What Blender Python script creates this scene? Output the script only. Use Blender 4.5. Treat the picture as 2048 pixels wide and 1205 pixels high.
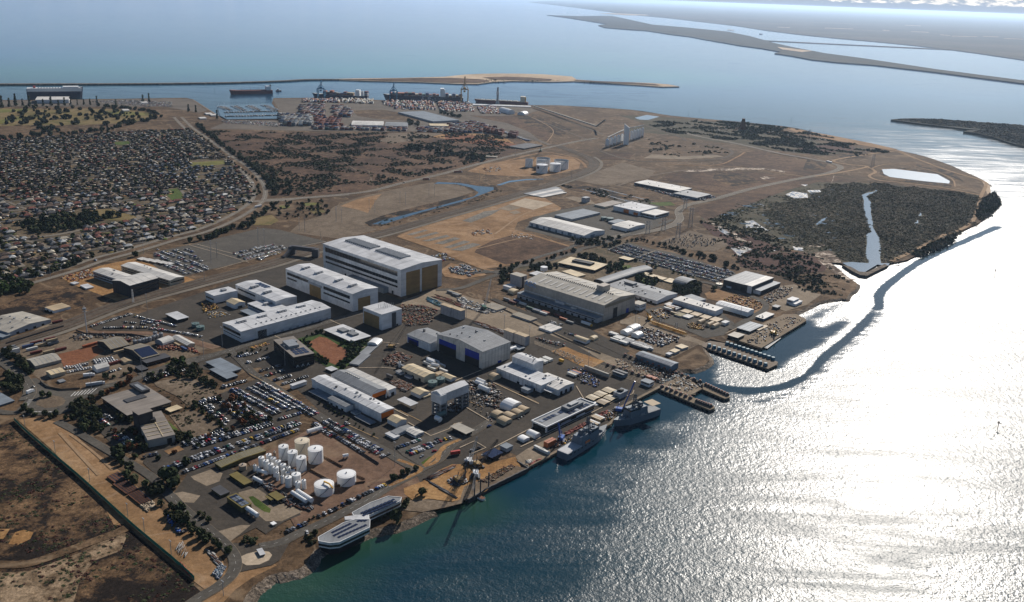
import bpy,math,random
import numpy as np
from mathutils import Vector
from mathutils.geometry import tessellate_polygon
random.seed(7)
rng=np.random.default_rng(7)
PI=math.pi
scene=bpy.context.scene
for o in list(bpy.data.objects):
 bpy.data.objects.remove(o)
C=scene.collection

CAM_H=400.0; FPX=1820.0; HOR=-10.0; ROLL=math.radians(2.2)
_p=math.atan((602.5-HOR)/FPX)
_fw=np.array([0,math.cos(_p),-math.sin(_p)]); _r0=np.array([1.0,0,0]); _u0=np.cross(_r0,_fw)
_R=math.cos(ROLL)*_r0+math.sin(ROLL)*_u0
_U=-math.sin(ROLL)*_r0+math.cos(ROLL)*_u0
cam_d=bpy.data.cameras.new('camera'); cam=bpy.data.objects.new('camera',cam_d); C.objects.link(cam)
cam_d.sensor_width=36.0; cam_d.lens=36.0*FPX/2048.0
cam_d.clip_start=5; cam_d.clip_end=300000
from mathutils import Matrix
_m=Matrix(((_R[0],_U[0],-_fw[0],0),(_R[1],_U[1],-_fw[1],0),(_R[2],_U[2],-_fw[2],CAM_H),(0,0,0,1)))
cam.matrix_world=_m
scene.camera=cam

SUN_EL=math.radians(31.0); SUN_AZ=math.radians(25.5)     # azimuth clockwise from +Y
world=bpy.data.worlds.new('World'); scene.world=world; world.use_nodes=True
wn=world.node_tree; bg=wn.nodes['Background']
sky=wn.nodes.new('ShaderNodeTexSky'); sky.sky_type='NISHITA'; sky.sun_disc=False
sky.sun_elevation=SUN_EL; sky.sun_rotation=SUN_AZ; sky.altitude=400; sky.air_density=1.0
sky.dust_density=0.4; sky.ozone_density=4.0
bg.inputs[1].default_value=0.056
_tc=wn.nodes.new('ShaderNodeTexCoord'); _sx=wn.nodes.new('ShaderNodeSeparateXYZ'); wn.links.new(_tc.outputs['Generated'],_sx.inputs[0])
_mr=wn.nodes.new('ShaderNodeMapRange'); wn.links.new(_sx.outputs[2],_mr.inputs[0]); _mr.inputs[1].default_value=0.0; _mr.inputs[2].default_value=0.08
_mr.inputs[3].default_value=0.92; _mr.inputs[4].default_value=0.0; _mr.interpolation_type='SMOOTHSTEP'
_mx=wn.nodes.new('ShaderNodeMix'); _mx.data_type='RGBA'; wn.links.new(_mr.outputs[0],_mx.inputs[0]); wn.links.new(sky.outputs[0],_mx.inputs[6])
_mx.inputs[7].default_value=(6.3,8.2,11.2,1)
_mp=wn.nodes.new('ShaderNodeMapping'); _mp.inputs['Scale'].default_value=(90,90,330); wn.links.new(_tc.outputs['Generated'],_mp.inputs[0])
_cn=wn.nodes.new('ShaderNodeTexNoise'); _cn.inputs['Scale'].default_value=1.0; _cn.inputs['Detail'].default_value=6; _cn.inputs['Roughness'].default_value=0.62; wn.links.new(_mp.outputs[0],_cn.inputs['Vector'])
_ce=wn.nodes.new('ShaderNodeMapRange'); wn.links.new(_sx.outputs[2],_ce.inputs[0]); _ce.inputs[1].default_value=0.002; _ce.inputs[2].default_value=0.007; _ce.inputs[3].default_value=-0.35; _ce.inputs[4].default_value=0.10
_cf=wn.nodes.new('ShaderNodeMapRange'); wn.links.new(_sx.outputs[2],_cf.inputs[0]); _cf.inputs[1].default_value=0.014; _cf.inputs[2].default_value=0.03; _cf.inputs[3].default_value=0.0; _cf.inputs[4].default_value=-0.4
_ca=wn.nodes.new('ShaderNodeMath'); wn.links.new(_cn.outputs['Fac'],_ca.inputs[0]); wn.links.new(_ce.outputs[0],_ca.inputs[1])
_cb=wn.nodes.new('ShaderNodeMath'); wn.links.new(_ca.outputs[0],_cb.inputs[0]); wn.links.new(_cf.outputs[0],_cb.inputs[1])
_cr=wn.nodes.new('ShaderNodeMapRange'); wn.links.new(_cb.outputs[0],_cr.inputs[0]); _cr.inputs[1].default_value=0.5; _cr.inputs[2].default_value=0.62
_cc=wn.nodes.new('ShaderNodeValToRGB'); wn.links.new(_cn.outputs['Fac'],_cc.inputs[0]); _cc.color_ramp.elements[0].position=0.42; _cc.color_ramp.elements[0].color=(9.5,10.2,11.5,1); _cc.color_ramp.elements[1].position=0.62; _cc.color_ramp.elements[1].color=(18,17.5,17,1)
_m2=wn.nodes.new('ShaderNodeMix'); _m2.data_type='RGBA'; wn.links.new(_cr.outputs[0],_m2.inputs[0]); wn.links.new(_mx.outputs[2],_m2.inputs[6]); wn.links.new(_cc.outputs[0],_m2.inputs[7]); wn.links.new(_m2.outputs[2],bg.inputs[0])
sun_d=bpy.data.lights.new('sun','SUN'); sun_d.energy=5.0; sun_d.angle=math.radians(0.53); sun_d.color=(1.0,0.93,0.845)
sun=bpy.data.objects.new('sun',sun_d); C.objects.link(sun)
_s=Vector((math.sin(SUN_AZ)*math.cos(SUN_EL),math.cos(SUN_AZ)*math.cos(SUN_EL),math.sin(SUN_EL)))
sun.rotation_euler=_s.to_track_quat('Z','Y').to_euler()
vs=scene.view_settings; vs.view_transform='Standard'; vs.look='None'; vs.exposure=0.22; vs.gamma=1.0
vs.use_curve_mapping=False
scene.cycles.volume_bounces=1; scene.cycles.max_bounces=6; scene.cycles.diffuse_bounces=2
scene.cycles.glossy_bounces=2; scene.cycles.caustics_reflective=False; scene.cycles.caustics_refractive=False

FR=dict(N=(0,0,1.0),F1=(1024,0,2.0),F2=(0,120,2.869),F3=(600,120,2.869),F4=(1200,220,2.415),F5=(0,500,3.348),
   F6=(400,450,3.348),F7=(800,500,3.348),F8=(1200,480,3.348),G1=(0,800,2.975),G2=(340,820,3.130),
   G3=(500,640,3.348),G4=(850,680,3.348),G5=(100,680,3.766),G6=(1000,440,4.635),G7=(600,130,4.096),
   G8=(0,120,4.096),H3=(480,860,8.032),H5=(620,450,7.089),H6=(800,840,6.693),H7=(1040,740,6.027),
   H8=(1240,580,7.533),J1=(850,740,8.607),J2=(1040,300,17.07),K1=(0,800,2.844))
def pxp(fr,x,y):
 o=FR[fr]; return (o[0]+x/o[2],o[1]+y/o[2])
def ray(x,y):
 return _fw*FPX+_R*(x-1024)-_U*(y-602.5)
def G(x,y,h=0.0,fr='N'):
 x,y=pxp(fr,x,y); d=ray(x,y)
 t=(CAM_H-h)/-d[2]
 return Vector((d[0]*t,d[1]*t))
def GL(fr,pts,h=0.0): return [G(x,y,h,fr) for x,y in pts]
def height_of(fr,base,top):
 g=G(*base,0,fr); t=G(*top,0,fr)
 return CAM_H*(1-g.length/t.length)
def pscale(P):    # photo pixels per metre at a ground point
 return 1900.0/math.sqrt(P[0]**2+P[1]**2+CAM_H**2)
def inpoly(p,poly):
 x,y=p[0],p[1]; c=False; j=len(poly)-1
 for i in range(len(poly)):
  xi,yi=poly[i][0],poly[i][1]; xj,yj=poly[j][0],poly[j][1]
  if (yi > y) !=(yj > y) and x < (xj-xi)*(y-yi)/(yj-yi)+xi: c=not c
  j=i
 return c
def np_inpoly(X,Y,poly):
 c=np.zeros(X.shape,bool); j=len(poly)-1
 for i in range(len(poly)):
  xi,yi=poly[i][0],poly[i][1]; xj,yj=poly[j][0],poly[j][1]
  if yi !=yj:
   m=((yi > Y) !=(yj > Y)) & (X < (xj-xi)*(Y-yi)/(yj-yi)+xi); c ^=m
  j=i
 return c

M={}
def _new(name,rough,metal=0.0,spec=0.5):
 m=bpy.data.materials.new(name); m.use_nodes=True; nt=m.node_tree
 b=nt.nodes['Principled BSDF']; b.inputs['Roughness'].default_value=rough; b.inputs['Metallic'].default_value=metal
 b.inputs['Specular IOR Level'].default_value=spec
 M[name]=m; return m,nt,b
def _noise(nt,co,scale,detail=3.0,rough=0.6,dist=0.0):
 n=nt.nodes.new('ShaderNodeTexNoise'); n.inputs['Scale'].default_value=scale; n.inputs['Detail'].default_value=detail
 n.inputs['Roughness'].default_value=rough; n.inputs['Distortion'].default_value=dist
 nt.links.new(co,n.inputs['Vector']); return n.outputs['Fac']
def _ramp(nt,fac,stops):
 r=nt.nodes.new('ShaderNodeValToRGB'); nt.links.new(fac,r.inputs[0]); e=r.color_ramp.elements
 while len(e) < len(stops): e.new(0.5)
 for k,(p,c) in enumerate(stops):
  e[k].position=p; e[k].color=(c[0],c[1],c[2],1) if hasattr(c,'__len__') else (c,c,c,1)
 return r.outputs[0]
def _mix(nt,fac,a,b,mode='MIX'):
 n=nt.nodes.new('ShaderNodeMix'); n.data_type='RGBA'; n.blend_type=mode; n.clamp_factor=True
 for s,v in ((n.inputs[0],fac),(n.inputs[6],a),(n.inputs[7],b)):
  if hasattr(v,'is_linked') or isinstance(v,bpy.types.NodeSocket): nt.links.new(v,s)
  elif hasattr(v,'__len__'): s.default_value=(v[0],v[1],v[2],1)
  else: s.default_value=v
 return n.outputs[2]
def _pos(nt): return nt.nodes.new('ShaderNodeNewGeometry').outputs['Position']
def _objc(nt): return nt.nodes.new('ShaderNodeTexCoord').outputs['Object']
def _bump(nt,b,h,strength,dist):
 n=nt.nodes.new('ShaderNodeBump'); n.inputs['Strength'].default_value=strength; n.inputs['Distance'].default_value=dist
 nt.links.new(h,n.inputs['Height']); nt.links.new(n.outputs[0],b.inputs['Normal'])
def sc(c,k): return tuple(v*k for v in c)
def plain(name,col,rough=0.6,var=0.2,scale=0.3,metal=0.0,spec=0.4,rnd=0.0):
 m,nt,b=_new(name,rough,metal,spec); p=_pos(nt)
 f=_noise(nt,p,scale,4,0.7)
 c=_ramp(nt,f,[(0.3,sc(col,1-var)),(0.7,sc(col,1+var))])
 if rnd:
  oi=nt.nodes.new('ShaderNodeObjectInfo'); r=_ramp(nt,oi.outputs['Random'],[(0,1-rnd),(1,1.0)]); c=_mix(nt,1.0,c,r,'MULTIPLY')
 nt.links.new(c,b.inputs['Base Color']); return m
def sheet(name,col,rough=0.5,var=0.24,streak=0.2,metal=0.0,rib=0.8):
 """profiled metal or painted cladding: faint ribs, sun fade and run-off stains"""
 m,nt,b=_new(name,0.62,metal,0.2); p=_objc(nt)
 mp=nt.nodes.new('ShaderNodeMapping'); mp.inputs['Scale'].default_value=(0.35,0.03,0.2); nt.links.new(p,mp.inputs[0])
 f1=_noise(nt,mp.outputs[0],1.0,5,0.7); f2=_noise(nt,p,0.045,3,0.6)
 c=_ramp(nt,f1,[(0.3,sc(col,1-streak)),(0.7,sc(col,1+streak))])
 d=_ramp(nt,f2,[(0.3,1-var),(0.7,1+var*0.5)]); c=_mix(nt,1.0,c,d,'MULTIPLY')
 w=nt.nodes.new('ShaderNodeTexWave'); w.wave_type='BANDS'; w.bands_direction='X'; w.inputs['Scale'].default_value=rib/3.0
 nt.links.new(p,w.inputs[0]); wr=_ramp(nt,w.outputs['Fac'],[(0,0.93),(1,1.04)]); c=_mix(nt,1.0,c,wr,'MULTIPLY')
 nt.links.new(c,b.inputs['Base Color']); return m
def earth(name,c1,c2,c3,big=0.006,mid=0.04,fine=0.35,t=(0.38,0.5,0.62),speck=0.35,tracks=0.0,tcol=(0.3,0.22,0.14)):
 m,nt,b=_new(name,0.95,0,0.1); p=_pos(nt)
 if 'leaf' not in name: c1,c2,c3=[(q[0]*1.07,q[1]*0.99,q[2]*0.88) for q in (c1,c2,c3)]
 a=_noise(nt,p,big,5,0.65,0.6); e=_noise(nt,p,mid,6,0.75,0.3); f=_noise(nt,p,fine,3,0.8)
 ad=nt.nodes.new('ShaderNodeMath'); ad.operation='ADD'; nt.links.new(a,ad.inputs[0]); nt.links.new(e,ad.inputs[1])
 hf=nt.nodes.new('ShaderNodeMath'); hf.operation='MULTIPLY'; nt.links.new(ad.outputs[0],hf.inputs[0]); hf.inputs[1].default_value=0.5
 c=_ramp(nt,hf.outputs[0],[(t[0],c1),(t[1],c2),(t[2],c3)])
 s=_ramp(nt,f,[(0.35,1-speck),(0.65,1+speck)]); c=_mix(nt,1.0,c,s,'MULTIPLY')
 g=_noise(nt,p,mid*3.3,5,0.7,0.2); s2=_ramp(nt,g,[(0.38,1-speck*0.8),(0.62,1+speck*0.6)]); c=_mix(nt,1.0,c,s2,'MULTIPLY')
 if tracks:
  tn=_noise(nt,p,0.011,2,0.45,1.2)
  k=_ramp(nt,tn,[(0.475,0),(0.497,tracks),(0.503,tracks),(0.525,0)]); c=_mix(nt,k,c,tcol)
 nt.links.new(c,b.inputs['Base Color']); _bump(nt,b,f,0.5,0.5); return m

earth('dry_ground',(0.044,0.030,0.020),(0.082,0.056,0.035),(0.15,0.105,0.068),tracks=0.35)
earth('scrub_ground',(0.042,0.026,0.018),(0.078,0.048,0.032),(0.12,0.078,0.052),t=(.42,.5,.58))
earth('suburb_ground',(0.045,0.045,0.024),(0.10,0.08,0.055),(0.17,0.14,0.10),big=0.02,mid=0.09)
earth('golf_grass',(0.085,0.085,0.028),(0.15,0.12,0.055),(0.19,0.15,0.085),big=0.01,t=(0.42,0.5,0.6),speck=0.15)
earth('green_grass',(0.035,0.065,0.015),(0.06,0.095,0.02),(0.09,0.11,0.035),big=0.02,speck=0.2)
earth('lawn_yellow',(0.09,0.10,0.03),(0.13,0.135,0.04),(0.17,0.16,0.065),big=0.02,speck=0.15)
earth('sandy_soil',(0.15,0.092,0.048),(0.22,0.14,0.078),(0.30,0.205,0.125),big=0.012,mid=0.05,speck=0.15,tracks=0.35,tcol=(0.33,0.23,0.15))
earth('orange_soil',(0.17,0.095,0.042),(0.26,0.155,0.07),(0.34,0.22,0.11),big=0.02,mid=0.08,speck=0.2)
earth('burnt_marsh',(0.014,0.011,0.010),(0.072,0.047,0.029),(0.15,0.10,0.06),big=0.013,mid=0.05,fine=0.5,t=(0.475,0.51,0.59),speck=0.45)
earth('pale_marsh',(0.025,0.019,0.014),(0.12,0.088,0.058),(0.27,0.21,0.15),big=0.018,mid=0.05,fine=0.5,t=(0.45,0.49,0.58),speck=0.35)
earth('samphire',(0.040,0.018,0.016),(0.060,0.030,0.026),(0.085,0.05,0.04),big=0.01,mid=0.06,speck=0.3)
earth('mangrove_mud',(0.035,0.036,0.022),(0.055,0.052,0.034),(0.095,0.08,0.056),big=0.01,speck=0.3)
earth('salt_pan',(0.05,0.034,0.027),(0.13,0.10,0.08),(0.55,0.5,0.45),big=0.03,mid=0.12,speck=0.25,t=(0.44,0.5,0.57))
earth('tank_yard_soil',(0.095,0.062,0.046),(0.14,0.093,0.07),(0.18,0.125,0.095),big=0.02,mid=0.07,speck=0.15,tracks=0.25)
earth('red_soil',(0.13,0.055,0.03),(0.17,0.075,0.042),(0.21,0.10,0.06),big=0.03,mid=0.12,speck=0.2)
earth('dune_sand',(0.30,0.24,0.18),(0.42,0.34,0.26),(0.50,0.42,0.33),big=0.004,mid=0.02,speck=0.1)
earth('gravel',(0.095,0.075,0.058),(0.135,0.11,0.085),(0.185,0.155,0.125),big=0.02,mid=0.1,speck=0.2)
earth('port_paving',(0.085,0.078,0.07),(0.115,0.105,0.096),(0.15,0.135,0.12),big=0.01,mid=0.05,speck=0.2)
earth('asphalt',(0.042,0.039,0.036),(0.054,0.050,0.046),(0.072,0.065,0.058),big=0.012,mid=0.06,speck=0.12)
earth('road_pale',(0.12,0.112,0.10),(0.15,0.14,0.125),(0.18,0.168,0.15),big=0.01,mid=0.05,speck=0.1)
earth('sand_track',(0.22,0.155,0.10),(0.26,0.185,0.12),(0.3,0.22,0.15),big=0.02,mid=0.1,speck=0.1)
earth('asphalt_old',(0.064,0.062,0.060),(0.080,0.078,0.074),(0.10,0.097,0.092),big=0.015,mid=0.07,speck=0.14)
earth('concrete',(0.15,0.128,0.10),(0.20,0.17,0.135),(0.25,0.215,0.175),big=0.02,mid=0.08,speck=0.12)
earth('concrete_pale',(0.30,0.26,0.21),(0.38,0.33,0.27),(0.46,0.41,0.34),big=0.02,mid=0.08,speck=0.1)
earth('slab_grey',(0.10,0.10,0.095),(0.15,0.148,0.14),(0.22,0.21,0.195),big=0.03,mid=0.15,speck=0.3)
earth('riprap',(0.05,0.043,0.037),(0.13,0.113,0.097),(0.24,0.21,0.185),big=0.05,mid=0.25,fine=0.9,speck=0.6)
earth('rail_ballast',(0.060,0.052,0.045),(0.083,0.071,0.060),(0.11,0.094,0.08),big=0.02,mid=0.1,speck=0.2)
earth('far_land',(0.018,0.024,0.024),(0.038,0.04,0.038),(0.075,0.066,0.056),big=0.0006,mid=0.004,fine=0.02,speck=0.3)
earth('far_mangrove',(0.010,0.014,0.012),(0.018,0.022,0.018),(0.036,0.038,0.032),big=0.002,mid=0.01,fine=0.05,speck=0.3)
earth('leaf_dark',(0.024,0.032,0.014),(0.042,0.053,0.023),(0.068,0.080,0.036),big=0.05,mid=0.3,fine=1.0,speck=0.3)
earth('leaf_olive',(0.030,0.034,0.016),(0.048,0.050,0.023),(0.07,0.072,0.035),big=0.05,mid=0.3,fine=1.0,speck=0.3)
earth('leaf_green',(0.022,0.040,0.010),(0.036,0.062,0.015),(0.06,0.09,0.024),big=0.05,mid=0.3,fine=1.0,speck=0.3)
earth('leaf_autumn',(0.09,0.028,0.014),(0.13,0.045,0.02),(0.16,0.08,0.03),big=0.05,mid=0.3,fine=1.0,speck=0.3)
earth('leaf_scrub',(0.036,0.038,0.022),(0.055,0.055,0.032),(0.08,0.075,0.045),big=0.05,mid=0.3,fine=1.0,speck=0.3)
earth('leaf_mangrove',(0.055,0.052,0.034),(0.13,0.113,0.075),(0.22,0.18,0.12),t=(0.42,0.5,0.58),big=0.008,mid=0.3,fine=1.0,speck=0.3)
plain('bark',(0.07,0.05,0.035),0.9)
sheet('roof_white',(0.52,0.525,0.53)); sheet('roof_grey',(0.215,0.225,0.235)); sheet('roof_beige',(0.37,0.34,0.285))
sheet('roof_cream',(0.58,0.47,0.30)); sheet('roof_taupe',(0.23,0.20,0.17)); sheet('roof_olive',(0.16,0.125,0.035))
sheet('roof_blue_grey',(0.19,0.22,0.25)); sheet('roof_dark',(0.07,0.07,0.075)); sheet('roof_brown',(0.24,0.205,0.15))
sheet('roof_tan',(0.42,0.32,0.20)); sheet('roof_bright',(0.56,0.54,0.50))
sheet('wall_white',(0.66,0.66,0.66)); sheet('wall_grey',(0.34,0.35,0.37)); sheet('wall_beige',(0.44,0.39,0.33))
sheet('wall_pale',(0.56,0.53,0.48)); sheet('wall_dark',(0.035,0.037,0.042)); sheet('wall_black',(0.018,0.018,0.02)); sheet('wall_olive',(0.10,0.085,0.035))
sheet('wall_cream',(0.52,0.45,0.33)); sheet('wall_blue',(0.12,0.17,0.22)); sheet('wall_concrete',(0.33,0.31,0.28))
sheet('door_tan',(0.27,0.17,0.065)); sheet('door_blue',(0.012,0.03,0.27)); sheet('door_orange',(0.55,0.14,0.015))
plain('opening',(0.008,0.008,0.009),0.8); plain('glass',(0.012,0.017,0.022),0.12,spec=0.8,var=0.3)
plain('solar',(0.012,0.016,0.04),0.15,spec=0.8,var=0.2); plain('tank_white',(0.78,0.78,0.76),0.35,0.05)
plain('tank_cream',(0.62,0.54,0.40),0.5,0.08); plain('tank_tan',(0.33,0.26,0.19),0.6,0.1); plain('tank_teal',(0.10,0.16,0.15),0.5)
plain('steel_grey',(0.25,0.26,0.27),0.5,metal=0.2); plain('steel_dark',(0.05,0.05,0.055),0.6); plain('rust',(0.12,0.045,0.02),0.85,0.4)
plain('black_rubber',(0.012,0.012,0.012),0.8); plain('paint_white',(0.75,0.75,0.73),0.4,0.05); plain('line_white',(0.5,0.49,0.46),0.8,0.25,0.6)
plain('line_yellow',(0.42,0.25,0.08),0.8,0.3,0.5); plain('paint_yellow',(0.60,0.33,0.03),0.5,0.15); plain('paint_orange',(0.6,0.14,0.02),0.5,0.2)
plain('paint_red',(0.38,0.03,0.02),0.5,0.2); plain('paint_blue',(0.02,0.09,0.34),0.4,0.15); plain('paint_green',(0.02,0.16,0.09),0.6,0.2)
plain('crane_blue',(0.03,0.17,0.30),0.5); plain('crane_yellow',(0.30,0.18,0.05),0.5); plain('navy_grey',(0.11,0.145,0.18),0.5,0.08)
plain('navy_dark',(0.08,0.10,0.12),0.6,0.15); plain('deck_grey',(0.24,0.26,0.27),0.7,0.15); plain('hull_black',(0.02,0.02,0.03),0.5)
plain('hull_navy',(0.012,0.02,0.05),0.5); plain('hull_red',(0.14,0.02,0.025),0.5); plain('pile_teal',(0.05,0.15,0.2),0.6)
plain('fence_green',(0.015,0.16,0.10),0.7,0.25); plain('timber',(0.16,0.12,0.085),0.9,0.3,0.8); plain('tile_red',(0.21,0.062,0.04),0.8,0.25,rnd=0.3)
plain('tile_brown',(0.12,0.075,0.052),0.8,0.25,rnd=0.4); plain('tile_grey',(0.10,0.10,0.105),0.7,0.25,rnd=0.4); plain('tin_white',(0.48,0.48,0.46),0.5,0.2,rnd=0.4)
plain('tin_cream',(0.48,0.42,0.32),0.5,0.2,rnd=0.3); plain('tile_blue',(0.15,0.18,0.23),0.5,0.2,rnd=0.4); plain('house_wall',(0.34,0.27,0.2),0.9,0.2,rnd=0.4)
CARCOL=[('white',(0.62,0.62,0.62),26),('silver',(0.30,0.31,0.33),18),('black',(0.012,0.012,0.014),20),('grey',(0.08,0.085,0.09),18),
   ('blue',(0.02,0.06,0.20),9),('red',(0.28,0.012,0.015),7),('green',(0.01,0.10,0.06),1.5),('yellow',(0.6,0.38,0.03),1.5)]
for n_,c_,w_ in CARCOL:
 plain('car_'+n_,c_,0.25,0.03,spec=0.6)
CONTCOL=[('red brown',(0.12,0.025,0.018),30),('blue',(0.03,0.06,0.15),16),('white',(0.55,0.55,0.52),14),('orange',(0.33,0.09,0.03),14),
   ('grey',(0.16,0.17,0.18),12),('green',(0.03,0.09,0.07),4),('beige',(0.36,0.27,0.16),10)]
for n_,c_,w_ in CONTCOL:
 plain('cont_'+n_.replace(' ','_'),c_,0.6,0.12)

class MB:
 def __init__(s): s.v=[]; s.f=[]; s.m=[]
 def poly(s,vs,mi=0):
  k=len(s.v); s.v+=[tuple(v) for v in vs]; s.f.append(tuple(range(k,k+len(vs)))); s.m.append(mi)
 def faces(s,vs,fs,mi=0):
  k=len(s.v); s.v+=[tuple(v) for v in vs]
  for f in fs: s.f.append(tuple(i+k for i in f)); s.m.append(mi)
 def box(s,x0,x1,y0,y1,z0,z1,mi=0,tx=0,ty=0):
  """tx, ty: how far the top is pulled in"""
  vs=[(x0,y0,z0),(x1,y0,z0),(x1,y1,z0),(x0,y1,z0),(x0+tx,y0+ty,z1),(x1-tx,y0+ty,z1),(x1-tx,y1-ty,z1),(x0+tx,y1-ty,z1)]
  s.faces(vs,[(3,2,1,0),(4,5,6,7),(0,1,5,4),(1,2,6,5),(2,3,7,6),(3,0,4,7)],mi)
 def cyl(s,cx,cy,z0,z1,r,n=16,mi=0,r2=None,cap=True):
  r2=r if r2 is None else r2
  a=[(cx+r*math.cos(2*PI*i/n),cy+r*math.sin(2*PI*i/n),z0) for i in range(n)]
  b=[(cx+r2*math.cos(2*PI*i/n),cy+r2*math.sin(2*PI*i/n),z1) for i in range(n)]
  fs=[(i,(i+1) % n,n+(i+1) % n,n+i) for i in range(n)]
  if cap: fs+=[tuple(range(n,2*n)),tuple(range(n-1,-1,-1))]
  s.faces(a+b,fs,mi)
 def bar(s,p,q,w,mi=0):
  p=Vector(p); q=Vector(q); d=(q-p)
  if d.length < 1e-6: return
  d.normalize(); a=d.cross(Vector((0,0,1)))
  if a.length < 0.05: a=d.cross(Vector((1,0,0)))
  a.normalize(); b=d.cross(a); a*=w/2; b*=w/2
  vs=[p-a-b,p+a-b,p+a+b,p-a+b,q-a-b,q+a-b,q+a+b,q-a+b]
  s.faces(vs,[(3,2,1,0),(4,5,6,7),(0,1,5,4),(1,2,6,5),(2,3,7,6),(3,0,4,7)],mi)
 def prism(s,prof,x0,x1,mi=0):
  """prof: closed (y, z) outline, extruded along x"""
  n=len(prof); vs=[(x0,y,z) for y,z in prof]+[(x1,y,z) for y,z in prof]
  s.faces(vs,[(i,(i+1) % n,n+(i+1) % n,n+i) for i in range(n)]+[tuple(range(n-1,-1,-1)),tuple(range(n,2*n))],mi)
 def extrude(s,pts,z0,z1,mi=0):
  """pts: ground outline"""
  n=len(pts); k=len(s.v)
  s.v+=[(p[0],p[1],z0) for p in pts]+[(p[0],p[1],z1) for p in pts]
  for i in range(n): s.f.append((k+i,k+(i+1) % n,k+n+(i+1) % n,k+n+i)); s.m.append(mi)
  for t in tessellate_polygon([[Vector((p[0],p[1],0)) for p in pts]]): s.f.append(tuple(k+n+i for i in t)); s.m.append(mi)
 def mesh(s,name,mats):
  me=bpy.data.meshes.new(name); me.from_pydata(s.v,[],s.f)
  for m in (mats if isinstance(mats,(list,tuple)) else [mats]): me.materials.append(M[m] if isinstance(m,str) else m)
  if any(s.m): me.polygons.foreach_set('material_index',s.m)
  me.update(); return me
 def obj(s,name,mats,parent=None,loc=None,rz=None):
  return link(name,s.mesh(name,mats),parent,loc,rz)
def link(name,me,parent=None,loc=None,rz=None):
 o=bpy.data.objects.new(name,me); C.objects.link(o)
 if parent is not None: o.parent=parent
 if loc is not None: o.location=loc
 if rz is not None: o.rotation_euler=(0,0,rz)
 return o
USED={}
def tag(o,label,cat,group=None,kind=None):
 o['label']=label; o['category']=cat
 if group: o['group']=group
 if kind: o['kind']=kind
 return o
def thing(name,label,cat,loc=(0,0,0),rz=0.0,group=None):
 o=bpy.data.objects.new(name,None); C.objects.link(o); o.empty_display_size=2
 o.location=loc; o.rotation_euler=(0,0,rz); return tag(o,label,cat,group)
def struct(o): o['kind']='structure'; return o
def stuff(o,label,cat): o['kind']='stuff'; o['label']=label; o['category']=cat; return o
ZL=[0.0]
def flat(name,pts,mat,z,thick=0.0):
 """a surface sheet on the ground from a world outline"""
 me=bpy.data.meshes.new(name); P=[Vector((p[0],p[1],z)) for p in pts]
 tris=tessellate_polygon([P])
 me.from_pydata([tuple(p) for p in P],[],[tuple(t) for t in tris]); me.materials.append(M[mat])
 for pl in me.polygons:
  if pl.normal.z < 0: pl.flip()
 me.update(); return struct(link(name,me))
LEV={}
def zone(name,fr,pts,mat,z):
 LEV[z]=LEV.get(z,0)+1; z=z*2+0.0014*LEV[z]
 return flat(name,[G(x,y,0,fr) for x,y in pts],mat,z)
def smooth_line(P,n=6):
 if len(P) < 3: return P
 out=[]
 for i in range(len(P)-1):
  p0=P[max(i-1,0)]; p1=P[i]; p2=P[i+1]; p3=P[min(i+2,len(P)-1)]
  for k in range(n):
   t=k/n; out.append(0.5*((2*p1)+(p2-p0)*t+(2*p0-5*p1+4*p2-p3)*t*t+(3*p1-p0-3*p2+p3)*t**3))
 out.append(P[-1]); return out
RC=[0]
def ribbon(name,P,w,mat,z,off=0.0,kind=True,z1=None):
 if 0.15 < z < 0.6: RC[0]+=1; dz=0.28+0.0011*(RC[0] % 97); z+=dz; z1=z1+dz if z1 is not None else None
 """a strip of width w along world points; z1 gives it a raised box section"""
 n=len(P); L=[]; Rr=[]
 for i in range(n):
  d=(P[min(i+1,n-1)]-P[max(i-1,0)]); d=d.normalized() if d.length else Vector((1,0)); q=Vector((-d.y,d.x))
  L.append(P[i]+q*(off+w/2)); Rr.append(P[i]+q*(off-w/2))
 mb=MB()
 for i in range(n-1):
  zt=z if z1 is None else z1
  mb.poly([(Rr[i].x,Rr[i].y,zt),(Rr[i+1].x,Rr[i+1].y,zt),(L[i+1].x,L[i+1].y,zt),(L[i].x,L[i].y,zt)])
  if z1 is not None:
   for S in (L,Rr): mb.poly([(S[i].x,S[i].y,z),(S[i+1].x,S[i+1].y,z),(S[i+1].x,S[i+1].y,z1),(S[i].x,S[i].y,z1)])
 o=mb.obj(name,mat)
 if kind: struct(o)
 return o
def along(P,step,start=0.0):
 """points with directions every step metres along a world polyline"""
 out=[]; need=start
 for a,b in zip(P[:-1],P[1:]):
  d=b-a; L=d.length
  if L==0: continue
  d=d/L; t=need
  while t <=L: out.append((a+d*t,d)); t+=step
  need=t-L
 return out
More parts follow.
